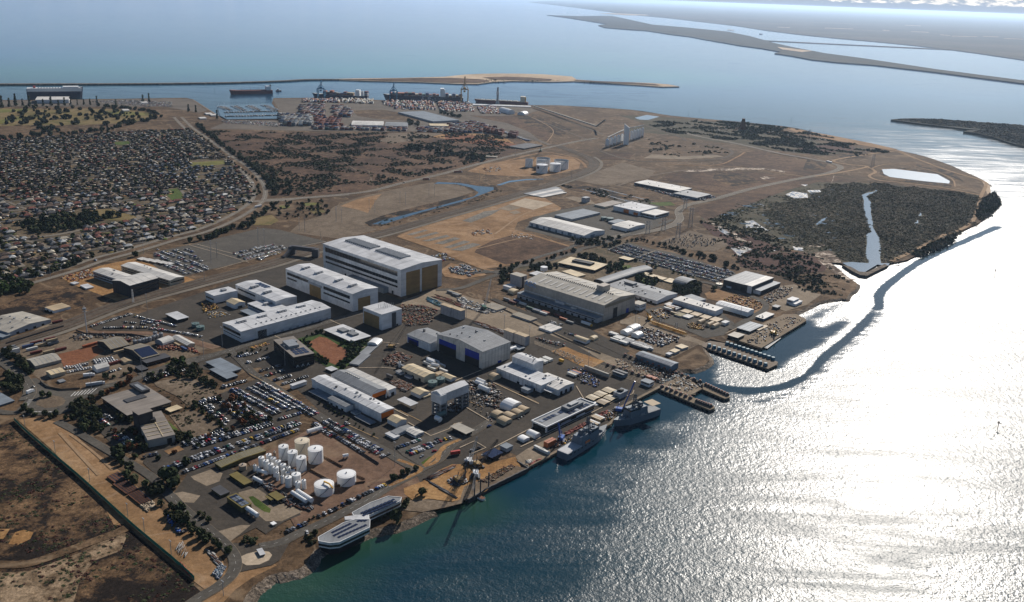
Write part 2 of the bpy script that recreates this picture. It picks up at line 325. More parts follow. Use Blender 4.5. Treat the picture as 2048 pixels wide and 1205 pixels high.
def merge(name,tpls,xf,mats):
 """tpls: list of (verts Nx3, faces list (quads/tris), matidx list); xf: (template, x, y, z, rot, sx, sy, sz, mat_offset)"""
 V=[]; F=[]; T=[]; MI=[]; off=0; by={}
 for x in xf: by.setdefault(x[0],[]).append(x)
 for t,xs in by.items():
  v,f,mi=tpls[t]; n=len(v); A=np.array([x[1:9] for x in xs],float); c=np.cos(A[:,3])[:,None]; s=np.sin(A[:,3])[:,None]
  vx=v[None,:,0]*A[:,4:5]; vy=v[None,:,1]*A[:,5:6]; vz=v[None,:,2]*A[:,6:7]
  X=vx*c-vy*s+A[:,0:1]; Y=vx*s+vy*c+A[:,1:2]; Z=vz+A[:,2:3]
  V.append(np.stack([X,Y,Z],-1).reshape(-1,3)); k=f.shape[1]
  F.append((f[None]+(np.arange(len(xs))*n)[:,None,None]+off).reshape(-1)); T.append(np.full(len(xs)*len(f),k))
  MI.append((mi[None,:]+A[:,7:8].astype(int)).reshape(-1)); off+=n*len(xs)
 V=np.concatenate(V); F=np.concatenate(F); T=np.concatenate(T); MI=np.concatenate(MI)
 me=bpy.data.meshes.new(name); me.vertices.add(len(V)); me.vertices.foreach_set('co',V.reshape(-1).astype(np.float32))
 me.loops.add(len(F)); me.loops.foreach_set('vertex_index',F.astype(np.int32)); me.polygons.add(len(T))
 me.polygons.foreach_set('loop_start',np.concatenate([[0],np.cumsum(T)[:-1]]).astype(np.int32))
 me.polygons.foreach_set('material_index',MI.astype(np.int32))
 for m in mats: me.materials.append(M[m])
 me.update(calc_edges=True); me.validate(); return link(name,me)
def tpl(mb):
 """MB -> template arrays; faces must share one corner count"""
 fs=[list(f)+[f[-1]]*0 for f in mb.f]; return (np.array(mb.v,float),np.array(fs,int),np.array(mb.m,int))
def wpick(tab):
 r=random.random()*sum(t[2] for t in tab)
 for t in tab:
  r-=t[2]
  if r <=0: return t[0]
 return tab[-1][0]
def nth(i):
 i+=1; return '%d%s' % (i,'th' if 10 <=i % 100 <=20 else {1: 'st',2: 'nd',3: 'rd'}.get(i % 10,'th'))

# WATER
water_z=-2.6
def make_water():
 m,nt,b=_new('sea_water',0.3,0,0.5); b.inputs['IOR'].default_value=1.285
 p=_pos(nt)
 at=nt.nodes.new('ShaderNodeAttribute'); at.attribute_name='ripple'
 sh=nt.nodes.new('ShaderNodeAttribute'); sh.attribute_name='shoal'
 n1=_noise(nt,p,0.0016,4,0.6,0.5); n2=_noise(nt,p,0.012,4,0.6)
 deep=_ramp(nt,n1,[(0.35,(0.0015,0.022,0.037)),(0.65,(0.002,0.033,0.050))])
 ad=nt.nodes.new('ShaderNodeMath'); ad.operation='MULTIPLY_ADD'; nt.links.new(n2,ad.inputs[0]); ad.inputs[1].default_value=0.5
 nt.links.new(sh.outputs['Fac'],ad.inputs[2])
 ba=nt.nodes.new('ShaderNodeAttribute'); ba.attribute_name='bay'
 deep=_mix(nt,ba.outputs['Fac'],deep,_ramp(nt,n1,[(0.35,(0.005,0.075,0.23)),(0.65,(0.009,0.105,0.28))]))
 k=_ramp(nt,ad.outputs[0],[(0.30,0),(1.25,1)])
 c=_mix(nt,k,deep,_mix(nt,ba.outputs['Fac'],(0.018,0.055,0.036),(0.02,0.19,0.24))); nt.links.new(c,b.inputs['Base Color'])
 mp=nt.nodes.new('ShaderNodeMapping'); mp.inputs['Scale'].default_value=(0.006,0.03,1); mp.inputs['Rotation'].default_value=(0,0,0.35)
 nt.links.new(p,mp.inputs[0]); n3=_noise(nt,mp.outputs[0],1.0,5,0.65,0.8)
 sm=nt.nodes.new('ShaderNodeMath'); sm.operation='MULTIPLY_ADD'; nt.links.new(n3,sm.inputs[0]); sm.inputs[1].default_value=0.95
 nt.links.new(at.outputs['Fac'],sm.inputs[2])
 rf=nt.nodes.new('ShaderNodeMapRange'); nt.links.new(sm.outputs[0],rf.inputs[0]); rf.inputs[1].default_value=1.0; rf.inputs[2].default_value=1.65
 rf.inputs[3].default_value=0.10; rf.inputs[4].default_value=0.41; nt.links.new(rf.outputs[0],b.inputs['Roughness'])
 w1=_noise(nt,p,0.22,2,0.6); w2=_noise(nt,p,0.7,2,0.6); w3=_noise(nt,p,0.035,3,0.6)
 a1=nt.nodes.new('ShaderNodeMath'); a1.operation='MULTIPLY_ADD'; nt.links.new(w2,a1.inputs[0]); a1.inputs[1].default_value=0.35; nt.links.new(w1,a1.inputs[2])
 a2=nt.nodes.new('ShaderNodeMath'); a2.operation='MULTIPLY_ADD'; nt.links.new(w3,a2.inputs[0]); a2.inputs[1].default_value=0.25; nt.links.new(a1.outputs[0],a2.inputs[2])
 bu=nt.nodes.new('ShaderNodeBump'); bu.inputs['Distance'].default_value=1.0; nt.links.new(a2.outputs[0],bu.inputs['Height'])
 bs=nt.nodes.new('ShaderNodeMapRange'); nt.links.new(sm.outputs[0],bs.inputs[0]); bs.inputs[1].default_value=0.95; bs.inputs[2].default_value=1.65
 bs.inputs[3].default_value=0.03; bs.inputs[4].default_value=0.85; nt.links.new(bs.outputs[0],bu.inputs['Strength']); nt.links.new(bu.outputs[0],b.inputs['Normal'])
 def axis(a,b,step,lim):
  xs=list(np.arange(a,b,step)); s=step; x=b
  while x < lim: xs.append(x); s*=1.12; x+=s
  s=step; x=a-step
  while x >-lim: xs.insert(0,x); s*=1.12; x-=s
  return np.array([-lim]+xs+[lim])
 X=axis(-250,1500,6.0,120000); Y=axis(450,2000,6.0,150000); gx,gy=np.meshgrid(X,Y)
 rip=0.82-0.62*np.clip((gy-1500)/2200,0,1)
 def paint(poly,v,arr=rip):
  P=[G(x,y) for x,y in poly]; arr[np_inpoly(gx,gy,P)]=v
 paint([(480,1240),(620,1060),(1050,920),(1320,770),(1420,720),(1430,760),(1540,775),(1480,830),(1330,900),(1250,1000),(1150,1205),(1100,1300)],0.62)
 paint([(600,1100),(1050,930),(1320,770),(1400,770),(1430,790),(1300,850),(1180,920),(1000,1010),(860,1080),(640,1160)],0.22)
 paint([(1400,690),(1480,680),(1600,640),(1700,590),(1700,640),(1640,700),(1560,740),(1520,730)],0.2)
 paint([(1330,770),(1420,720),(1440,700),(1430,745),(1425,775),(1390,790)],0.15)
 paint([(0,170),(640,162),(1340,178),(1250,215),(940,205),(0,205)],0.35)
 paint([(1430,750),(1545,748),(1590,712),(1640,690),(1685,660),(1722,625),(1735,612),(1742,600),(1752,606),(1745,628),(1710,655),(1665,692),(1625,728),(1565,758),(1495,770),(1440,763)],0.85)
 paint([(1625,640),(1660,618),(1700,598),(1745,560),(1758,575),(1750,596),(1715,612),(1680,640),(1640,655)],0.8)
 for _ in range(3):
  rip[1:-1,1:-1]=(rip[1:-1,1:-1]*2+rip[:-2,1:-1]+rip[2:,1:-1]+rip[1:-1,:-2]+rip[1:-1,2:])/6
 def paintline(pts,w,v,arr=rip,soft=9.0):
  P=smooth_line([G(x,y) for x,y in pts],8); dd=np.full(gx.shape,1e9)
  for a,b in zip(P[:-1],P[1:]):
   d=b-a; L2=max(d.length_squared,1e-6); t=np.clip(((gx-a.x)*d.x+(gy-a.y)*d.y)/L2,0,1)
   dd=np.minimum(dd,np.hypot(gx-a.x-t*d.x,gy-a.y-t*d.y))
  k=np.clip((dd-w)/soft,0,1); k=k*k*(3-2*k); arr[:]=arr*k+v*(1-k)
 paintline([(1995,452),(1930,480),(1850,516),(1790,556),(1760,585),(1757,612),(1722,652),(1685,684),(1650,712),(1625,742),(1570,768),(1500,778),(1440,771)],1.5,-0.2)
 paintline([(1757,620),(1745,650),(1700,690),(1660,725),(1600,775),(1520,800)],1,0.45,soft=16.0)
 rip+=0.25
 sho=np.zeros(gx.shape)
 def shoal(pts,w,v):
  P=[G(x,y) for x,y in pts]; best=np.full(gx.shape,1e9)
  for a,b in zip(P[:-1],P[1:]):
   d=b-a; L2=max(d.length_squared,1e-6); t=np.clip(((gx-a.x)*d.x+(gy-a.y)*d.y)/L2,0,1)
   best=np.minimum(best,np.hypot(gx-a.x-t*d.x,gy-a.y-t*d.y))
  np.maximum(sho,v*np.clip(1-best/w,0,1),out=sho)
 shoal([(470,1230),(520,1170),(600,1140),(625,1115)],75,1.0); shoal([(625,1115),(740,1065),(860,1025),(930,1000)],55,0.9)
 shoal([(-300,150),(300,142),(700,138),(1050,130),(1300,150)],900,0.75)
 shoal([(300,120),(900,112),(1150,110)],1200,0.5)
 V=np.stack([gx,gy,np.full(gx.shape,water_z)],-1).reshape(-1,3); ny,nx=gx.shape
 idx=np.arange(ny*nx).reshape(ny,nx); F=np.stack([idx[:-1,:-1],idx[:-1,1:],idx[1:,1:],idx[1:,:-1]],-1).reshape(-1,4)
 me=bpy.data.meshes.new('sea_water'); me.vertices.add(len(V)); me.vertices.foreach_set('co',V.reshape(-1).astype(np.float32))
 me.loops.add(F.size); me.loops.foreach_set('vertex_index',F.reshape(-1).astype(np.int32)); me.polygons.add(len(F))
 me.polygons.foreach_set('loop_start',(np.arange(len(F))*4).astype(np.int32)); me.update(calc_edges=True)
 bay=np.clip((gy-3300)/1500,0,1)
 for nm,arr in (('ripple',rip),('shoal',sho),('bay',bay)):
  a=me.attributes.new(nm,'FLOAT','POINT'); a.data.foreach_set('value',arr.reshape(-1).astype(np.float32))
 me.materials.append(m); struct(link('sea_water',me))
 m2,nt2,b2=_new('pond_water',0.12,0,0.5); b2.inputs['Base Color'].default_value=(0.02,0.045,0.06,1)
 _bump(nt2,b2,_noise(nt2,_pos(nt2),0.5,3),0.35,0.4)
 m3,nt3,b3=_new('creek_water',0.14,0,0.5); b3.inputs['Base Color'].default_value=(0.08,0.13,0.17,1)
 _bump(nt3,b3,_noise(nt3,_pos(nt3),0.5,3),0.15,0.3)
 m5,nt5,b5=_new('lagoon_water',0.2,0,0.5); b5.inputs['Base Color'].default_value=(0.2,0.25,0.29,1)
 m4,nt4,b4=_new('wet_mud',0.3,0,0.5); wn_=_noise(nt4,_pos(nt4),0.09,5,0.7,0.5)
 nt4.links.new(_ramp(nt4,wn_,[(0.46,(0.045,0.038,0.03)),(0.54,(0.16,0.16,0.165))]),b4.inputs['Base Color']); nt4.links.new(_ramp(nt4,wn_,[(0.46,0.7),(0.52,0.16)]),b4.inputs['Roughness'])
 pass
make_water()

# LAND
shore=[('N',-900,207),('N',-300,203),('N',0,200.6),('N',54,200.6),('N',171,199),('N',268,197.6),('N',371,196),('N',383,198.4),('N',418,221),('N',434,231.5),('N',450,240),
   ('N',561,240),('N',566,236),('N',543.7,207),('N',547,196.7),('N',624,196),('N',768,200.8),('N',935,205),('N',948,208),('N',1056,210.6),
   ('N',1116,211),('N',1262,220),('N',1341,231.6),('N',1415,238.6),('N',1480,244),('N',1531,249),('N',1593,257),('N',1655,271.8),
   ('N',1700,280),('N',1742,288),('N',1796,300.7),('N',1862,317),('N',1904,332),('N',1925,342),('N',1962,358.7),('N',1979,371),('N',1981,385),
   ('N',1998,400),('N',1999,410),('N',1987,424),('N',1966,439),('N',1958,446),('N',1912,468),('N',1895,482),('N',1842,506),('N',1815,520),('N',1775,528),
   ('N',1737,531),('N',1733,505),('N',1722,505),('N',1722,527),('N',1684,528),('N',1660,519),('N',1640,518),('N',1676,541),('N',1701,558),('N',1715.5,568),('N',1712,578),
   ('N',1697,590),('N',1694,598),('N',1680,597),('N',1642,602.5),('N',1618,613),('N',1597,623),('N',1585,629),('N',1612,642.8),('N',1518,697),('N',1478,683.5),
   ('N',1460,687),('N',1439,683),('N',1421,678),('N',1405,688),('N',1409,701),('N',1419.5,720),('N',1409,731),('N',1385,740),('N',1373,737.5),('N',1351,741),('N',1330,742),('N',1320,776),
   ('N',1240,818),('N',1222,849),('N',1120,902),('N',1057,935),('N',1047,930),('N',950,990),('N',931,996),('N',890,1012),('N',864,1018),('N',819,1038),('N',781,1052),('N',739,1060),('N',700,1075),
   ('N',660,1086),('N',629,1103),('N',621,1116),('N',611,1129),('N',595,1140),('N',570,1146),('N',544,1150),('N',519,1166),('N',503,1182),('N',485,1204),('N',455,1240),
   ('N',420,1300),('N',-500,1300),('N',-900,700)]
SH=[G(x,y,0,f) for f,x,y in shore]
mb=MB(); mb.extrude(SH,-6,0.0); ground=struct(mb.obj('ground','dry_ground'))
bank_pts=[G(x,y) for x,y in [(478,1225),(500,1184),(519,1168),(545,1151),(571,1147),(596,1141),(612,1130),(622,1117),(630,1104),(661,1087),(701,1076),(740,1061),(782,1053),(820,1039),(865,1019)]]
def bank(P,w,name='rock_bank',mat='riprap',drop=3.2,inner=-1.0,seg=None):
 """sloping rock armour from the land edge into the water"""
 P=smooth_line(P,5); mbk=MB(); n=len(P); rows=5
 grid=[]
 for i in range(n):
  d=(P[min(i+1,n-1)]-P[max(i-1,0)]).normalized(); q=Vector((d.y,-d.x))
  r=[]
  for k in range(rows):
   t=k/(rows-1); j=random.uniform(-0.6,0.6); pt=P[i]+q*(inner+(w-inner)*t+j); r.append((pt.x,pt.y,0.25-(drop+0.3)*t**1.2+random.uniform(-0.25,0.25)*(0 < k < rows-1)))
  grid.append(r)
 for i in range(n-1):
  for k in range(rows-1): mbk.poly([grid[i][k],grid[i][k+1],grid[i+1][k+1],grid[i+1][k]])
 return struct(mbk.obj(name,mat))
bank(bank_pts,9)
for pts,w in (([(1585,630),(1597,624),(1618,614),(1642,603.5),(1680,598),(1694,599),(1698,590),(1713,578),(1716,568)],5),
    ([(1351,742),(1373,738.5),(1385,741),(1409,732),(1420,720),(1409,701),(1405,689)],6),
    ([(383,198.4),(418,221),(434,231.5)],10),
    ([(1116,211),(1262,220),(1341,231.6),(1415,238.6),(1531,249),(1593,257),(1655,271.8),(1742,288),(1796,300.7),(1862,317),(1925,342),(1962,358.7),(1980,371)],8)):
 P=[G(x,y) for x,y in pts]
 if pts[0][1] < 300: P=P[::-1]        # water on the right-hand side of the walk
 bank(P,w)
def island(name,fr,pts,mat,z=1.0):
 mbi=MB(); P=[G(x,y,0,fr) for x,y in pts]; mbi.extrude(P,-6,z); return struct(mbi.obj(name,mat))
bw=smooth_line([G(x,y) for x,y in [(-900,172),(-300,170),(0,169.2),(250,168.5),(450,166.3),(560,163),(610,160.3),(660,159.8),(720,160.5)]],4)
ribbon('breakwater',bw,26,'riprap',-6,z1=2.5)
island('sand_spit','N',[(650,159.2),(720,157.8),(800,157),(889,154.5),(931,150),(965,148.5),(1001,148),(1050,148.5),(1088,149.6),(1144,154),(1153,160),(1200,163.5),(1260,165.5),(1300,167),(1335,169.5),(1359,174),(1324,174.5),(1290,172),
  (1224,168),(1149,163.5),(1104,164.5),(1060,163.5),(1024,163),(985,165),(955,169),(914,168.5),(844,165.3),(790,164),(739,162.7),(690,161)],'dune_sand',1.5)
zone('dune_vegetation','N',[(690,160.6),(770,158.8),(830,157.6),(900,157.5),(960,160),(980,163.5),(955,167.3),(900,167),(840,164.5),(760,162.5)],'scrub_ground',1.6)
zone('dune_vegetation','N',[(965,156.5),(1010,154.8),(1060,156.5),(1105,160),(1100,163.2),(1040,162.2),(990,160.5)],'scrub_ground',1.6)
zone('dune_vegetation','N',[(1148,161),(1200,164),(1262,166.3),(1310,169.5),(1320,172.5),(1270,170),(1200,166.6),(1152,163)],'scrub_ground',1.6)
island('mangrove_island','F1',[(140,62),(260,66),(400,65),(470,80),(560,100),(700,112),(860,128),(950,146),(1000,160),(1040,172),(1120,190),(1250,215),(1400,235),(1700,280),(2048,325),(2400,365),
  (2400,385),(2048,337),(1850,312),(1700,292),(1560,276),(1450,263),(1300,252),(1200,241),(1120,226),(1050,216),(1075,209),(1000,196),(940,188),(905,183),(860,175),(760,158),(720,150),(640,140),(540,125),(440,118),(370,112),(345,103),(380,98),(300,85),(230,74)],'far_mangrove',4)
island('salt_causeway','F1',[(1010,162),(1030,163),(1500,186),(1900,205),(2048,215),(2048,217),(1900,208),(1500,189),(1020,166)],'far_land',1)
island('salt_pans','F1',[(1060,190),(1200,206),(1160,211),(1080,200)],'dune_sand',4.5)
island('mangrove_island','F1',[(1515,482),(1560,478),(1610,477),(1700,480),(1800,488),(1900,496),(2048,506),(2500,545),(2500,700),(2048,590),(1990,575),(1940,558),(1890,545),(1850,535),(1805,530),(1830,524),(1900,527),(1800,518),(1700,506),(1600,494)],'far_mangrove',3)
island('far_shore','N',[(1052,4.5),(1120,12),(1200,22),(1260,30),(1330,36),(1400,44),(1470,52),(1535,62),(1600,70),(1680,78),(1760,85),(1830,92),(1900,100),(1960,108),(2048,121),(2400,150),(3600,240),(3200,90.0),(2048,31.6),(1500,9.2),(1200,-2.4)],'far_land',2)
island('far_shallows','N',[(1200,27.5),(1260,31),(1300,31.5),(1290,30),(1230,27)],'dune_sand',2.5)
for fx in [(1455,60,1468),(1555,55,1580),(1650,57,1706),(1765,61,1779),(1810,51,1842),(1822,64,1858),(1880,70.5,1900),(1904,73,1955),(1966,73.5,1997),(2008,78,2046)]:
 zone('greenhouse_field','N',[(fx[0],fx[1]-0.4),(fx[2],fx[1]+0.9),(fx[2],fx[1]+2.1),(fx[0],fx[1]+0.8)],'salt_pan',2.6)

# LAND COVER
Z1,Z2,Z3,Z4,Z5=0.05,0.10,0.15,0.20,0.25
zone('scrubland','N',[(415,262),(480,262),(560,264),(700,268),(760,265),(850,262),(900,268),(1000,270),(1040,278),(1048,298),(1000,316),(900,340),(800,365),(700,386),(600,394),(548,392),(538,370),(515,340),(470,300),(440,280)],'scrub_ground',Z1)
zone('suburb_ground','N',[(-300,275),(0,285),(60,265),(160,262),(260,258),(370,257),(395,262),(430,290),(470,322),(500,345),(510,385),(508,405),(480,430),(430,452),(370,476),(280,510),(190,530),(120,545),(0,578),(-300,650)],'suburb_ground',Z1)
zone('golf_course','F2',[(-400,275),(0,275),(120,285),(500,280),(700,285),(860,300),(900,320),(860,350),(700,365),(400,375),(150,375),(-400,400)],'golf_grass',Z1)
zone('open_paddock','F2',[(-400,395),(0,392),(200,378),(700,370),(900,335),(1010,330),(1060,370),(1080,395),(700,420),(480,420),(250,440),(0,440),(-400,470)],'dry_ground',Z2)
for pts in ([(0,285),(60,283),(190,280),(160,295),(60,300),(0,305)],[(0,345),(70,330),(200,322),(250,330),(120,345),(0,370)],[(560,300),(700,296),(820,305),(840,320),(700,318),(580,310)]):
 zone('fairway','F2',pts,'lawn_yellow',Z3)
zone('playing_field','F2',[(1085,590),(1285,578),(1300,597),(1180,612),(1100,612)],'lawn_yellow',Z3)
zone('park_lawn','F2',[(660,472),(740,468),(750,482),(700,490),(660,486)],'green_grass',Z3)
zone('park_lawn','F2',[(965,745),(1045,735),(1045,795),(985,805),(960,780)],'green_grass',Z3)
zone('park_lawn','F2',[(440,880),(560,860),(640,858),(700,870),(800,905),(720,925),(620,920),(520,905)],'golf_grass',Z3)
zone('park_lawn','F2',[(1600,838),(1660,835),(1665,850),(1610,855)],'lawn_yellow',Z3)
zone('park_lawn','F2',[(1480,905),(1560,890),(1600,925),(1550,950),(1450,950)],'golf_grass',Z3)
zone('park_lawn','F2',[(1720,825),(1800,820),(1850,830),(1760,840)],'lawn_yellow',Z3)
zone('park_lawn','F2',[(1770,860),(1840,850),(1870,875),(1800,885)],'golf_grass',Z3)
zone('wharf_paving','N',[(-300,206),(0,203),(371,198),(384,200),(415,222),(398,226),(330,214),(0,214),(-300,222)],'port_paving',Z2)
zone('port_yard','N',[(545,199),(625,198),(768,203),(934,207),(950,210),(1056,213),(1075,222),(1030,236),(1045,255),(1085,285),(1035,275),(900,262),(800,264),(600,262),(420,258),(455,243),(563,241),(568,236)],'port_paving',Z1)
zone('port_field','G7',[(430,375),(560,370),(700,372),(850,395),(980,455),(900,460),(760,452),(600,440),(470,420)],'dry_ground',Z2)
zone('port_field','G7',[(1380,415),(1560,420),(1800,415),(2048,440),(2048,640),(1900,560),(1700,480),(1500,440)],'scrub_ground',Z2)
zone('bare_clearing','G7',[(720,560),(900,556),(1180,562),(1080,590),(900,625),(760,645),(640,625),(700,600)],'gravel',Z2)
zone('bare_clearing','G7',[(1080,590),(1200,560),(1500,570),(1700,610),(1760,650),(1600,650),(1300,625)],'orange_soil',Z2)
zone('bare_clearing','N',[(890,268),(960,272),(1035,290),(1022,297),(960,290),(890,280)],'red_soil',Z2)
zone('marina_water','F2',[(1245,262),(1290,258),(1560,252),(1615,330),(1600,338),(1300,342),(1262,320)],'pond_water',Z3)
zone('gravel_field','F3',[(190,845),(330,790),(560,740),(780,700),(930,725),(1010,765),(860,805),(600,880),(430,925),(370,945),(440,975),(330,1005),(250,1030),(100,1010),(-60,990),(0,935),(160,880)],'gravel',Z1)
zone('gravel_field','F3',[(230,840),(330,800),(470,770),(440,800),(390,880),(330,860)],'sandy_soil',Z2)
zone('drain_bank','F3',[(370,935),(470,895),(700,835),(900,790),(1010,755),(920,715),(760,705),(800,692),(950,705),(1120,722),(1140,745),(1080,775),(900,835),(700,885),(480,952),(400,955)],'burnt_marsh',Z2)
zone('drain_water','F3',[(410,945),(480,920),(620,885),(760,850),(900,812),(1000,785),(1025,762),(985,735),(900,715),(770,712),(790,702),(920,708),(1020,725),(1110,732),(1112,748),(1060,768),(930,815),(700,875),(480,945)],'pond_water',Z3)
zone('drain_water','F3',[(1125,720),(1200,695),(1300,685),(1400,683),(1395,688),(1300,692),(1200,705),(1150,722)],'creek_water',Z3)
zone('tank_farm_ground','F3',[(960,640),(1050,600),(1200,580),(1450,545),(1560,560),(1610,590),(1600,625),(1500,650),(1400,670),(1250,670),(1080,660)],'sandy_soil',Z2)
zone('construction_land','F3',[(560,1010),(720,945),(900,880),(1080,830),(1200,790),(1320,785),(1400,790),(1500,850),(1480,880),(1340,900),(1250,930),(1230,975),(1330,1000),(1590,1080),(1500,1105),(1270,1170),(1060,1200),(900,1150),(700,1060)],'sandy_soil',Z1)
zone('construction_land','F3',[(1020,1080),(1100,1040),(1200,1010),(1330,1010),(1580,1085),(1400,1140),(1180,1175),(1000,1105)],'scrub_ground',Z2)
for pts in ([(610,1003),(720,975),(735,980),(640,1008)],[(650,1022),(780,988),(800,995),(680,1028)],[(700,1040),(840,1005),(860,1015),(740,1043)],[(770,1055),(890,1018),(920,1028),(820,1060)],
   [(825,1078),(940,1038),(980,1045),(860,1082)],[(865,1092),(990,1052),(1040,1060),(930,1098)]):
 zone('foundation_slab','F3',pts,'slab_grey',Z3)
for pts in ([(1200,830),(1290,795),(1455,825),(1340,862)],): zone('foundation_slab','F3',pts,'concrete_pale',Z3)
for pts in ([(1135,855),(1200,832),(1270,850),(1200,868)],[(1200,875),(1240,865),(1270,878),(1230,888)],[(1520,790),(1570,785),(1660,800),(1700,830),(1620,825),(1560,805)]): zone('foundation_slab','F3',pts,'concrete',Z3)
zone('foundation_slab','F3',[(930,925),(1060,870),(1150,860),(1100,890),(980,935)],'slab_grey',Z3)
zone('lot_surface','F3',[(1570,690),(1850,590),(2040,640),(2000,680),(1750,725)],'gravel',Z2)
zone('lot_surface','F3',[(1490,720),(1640,715),(2000,790),(2100,850),(1900,840),(1700,770),(1560,750)],'burnt_marsh',Z2)
zone('business_park','F3',[(1340,905),(1500,860),(1680,830),(1850,800),(2060,820),(2080,920),(2000,990),(1850,1000),(1700,1040),(1620,1060),(1290,975)],'asphalt_old',Z2)
zone('office_park_ground','G6',[(0,480),(150,420),(500,350),(720,300),(1000,240),(1130,180),(1400,270),(1854,460),(1854,700),(1640,690),(1400,760),(1000,600),(300,470)],'suburb_ground',Z2)
zone('park_lawn','G6',[(1090,430),(1200,420),(1230,450),(1150,470)],'green_grass',Z3)
zone('park_lawn','G6',[(1250,560),(1350,540),(1450,600),(1340,620)],'green_grass',Z3)
zone('park_lawn','F4',[(230,450),(340,445),(365,462),(290,465)],'green_grass',Z3)
zone('mangrove_mud','F4',[(480,525),(620,470),(760,420),(880,370),(1060,340),(1250,350),(1430,365),(1640,385),(1850,415),(1830,470),(1800,545),(1700,600),(1560,660),(1400,735),(1300,745),(1180,735),(1060,735),(1000,690),(900,670),(820,650),(700,600),(560,560)],'mangrove_mud',Z1)
zone('salt_flat','F4',[(440,480),(560,440),(700,400),(900,340),(1130,320),(1240,350),(1050,350),(900,390),(740,450),(600,500),(520,540)],'scrub_ground',Z2)
zone('salt_flat','F4',[(480,540),(600,575),(760,625),(900,680),(1040,700),(1120,740),(1080,780),(900,800),(680,760),(640,680),(560,620)],'samphire',Z2)
for pts in ([(895,410),(930,395),(1000,405),(1005,425),(940,428)],[(970,362),(1005,362),(990,370)],[(1000,390),(1060,388),(1070,398),(1010,400)],[(700,540),(740,535),(775,560),(815,585),(760,575),(705,570)],
   [(630,668),(700,662),(735,675),(700,690),(670,712),(655,690)],[(570,560),(620,580),(650,605),(610,605),(575,585)],[(800,670),(860,680),(830,685)],[(765,455),(800,458),(790,468)],[(930,660),(980,668),(985,682),(940,678)]):
 zone('brine_pool','F4',pts,'wet_mud',Z3)
for pts in ([(520,540),(600,560),(640,580),(700,640),(640,620),(570,580)],[(1030,690),(1110,680),(1170,720),(1160,740),(1080,735),(1045,715)],[(1000,640),(1090,648),(1080,665),(1010,660)],[(830,648),(900,660),(880,670),(820,660)]):
 zone('salt_flat','F4',pts,'salt_pan',Z2+0.02)
zone('tidal_creek','F4',[(1300,745),(1282,700),(1290,640),(1285,600),(1312,590),(1300,570),(1278,530),(1272,480),(1275,440),(1264,412),(1290,402),(1330,395),(1328,382),(1340,390),(1356,390),(1330,402),(1300,408),(1292,418),(1310,450),(1308,500),(1318,545),(1318,570),(1350,620),(1358,680),(1352,715),(1358,745)],'creek_water',Z3)
zone('tidal_creek','F4',[(1043,552),(1070,530),(1098,518),(1085,535),(1060,545),(1050,560)],'creek_water',Z3)
zone('tidal_creek','F4',[(1538,512),(1550,492),(1553,512)],'creek_water',Z3)
zone('tidal_creek','F4',[(1518,550),(1535,532),(1538,548)],'creek_water',Z3)
zone('tidal_creek','F4',[(1170,740),(1215,736),(1300,742),(1358,742),(1400,742),(1390,756),(1340,748),(1280,784),(1240,782)],'creek_water',Z3)
for pts in ([(1170,752),(1215,782),(1255,802),(1290,806),(1330,785),(1390,757),(1375,748),(1335,765),(1290,788),(1250,785),(1210,762)],):
 island('rubble_groyne','F4',pts,'riprap',1.5)
zone('creek_beach','F4',[(1050,725),(1120,745),(1160,775),(1200,815),(1240,822),(1200,826),(1150,800),(1090,760)],'salt_pan',Z3)
zone('sea_wall_scrub','F4',[(1850,440),(1900,405),(1920,420),(1930,455),(1895,495),(1845,530),(1815,520)],'mangrove_mud',Z3)
zone('lagoon_bank','F4',[(1355,282),(1460,280),(1640,305),(1705,345),(1700,372),(1560,360),(1380,335),(1350,310)],'burnt_marsh',Z2)
zone('lagoon','F4',[(1362,288),(1420,286),(1630,312),(1690,345),(1686,357),(1560,345),(1400,325),(1370,310)],'lagoon_water',Z3)
zone('lagoon','F1',[(490,472),(540,461),(590,468),(545,481),(510,480)],'lagoon_water',Z3)
zone('salt_flat','F4',[(380,300),(440,290),(560,285),(690,280),(790,282),(900,298),(890,303),(780,290),(600,294),(460,300)],'salt_pan',Z3)
zone('salt_flat','F4',[(210,235),(250,215),(400,225),(560,218),(600,228),(400,240)],'concrete',Z3)
zone('salt_flat','F4',[(770,325),(810,322),(850,330),(790,338)],'salt_pan',Z3)
zone('salt_flat','F4',[(340,305),(500,298),(700,300),(960,320),(1000,335),(800,370),(600,410),(520,395),(400,360),(300,330)],'scrub_ground',Z2)
zone('salt_flat','F4',[(640,230),(760,195),(950,240),(1110,275),(1120,300),(980,320),(700,275),(560,270)],'scrub_ground',Z2)
zone('beach','N',[(1560,253),(1655,270),(1742,287),(1796,299.5),(1780,301),(1700,287),(1600,268)],'sandy_soil',Z3)
zone('beach','N',[(1962,360),(1980,372),(1982,390),(1974,388),(1968,370)],'dune_sand',Z3)
zone('scrub_point','N',[(1240,232),(1300,232),(1400,242),(1520,252),(1640,285),(1740,300),(1640,312),(1540,300),(1440,285),(1330,270),(1250,262),(1290,248)],'mangrove_mud',Z2)
zone('marsh','N',[(-500,860),(0,850),(34,846),(120,920),(230,1035),(330,1120),(420,1200),(480,1290),(-500,1310)],'burnt_marsh',Z1)
zone('pale_patch','G1',[(0,1030),(180,1020),(480,910),(700,780),(760,800),(720,900),(560,960),(480,1060),(440,1205),(0,1230)],'pale_marsh',Z2)
zone('pale_patch','G1',[(560,510),(620,500),(700,600),(740,740),(680,750),(620,640)],'sandy_soil',Z2)
zone('pale_patch','G1',[(0,770),(60,770),(20,830),(0,830)],'orange_soil',Z2)
zone('pale_patch','G1',[(90,790),(140,775),(200,790),(180,830),(110,865),(50,860)],'orange_soil',Z2)
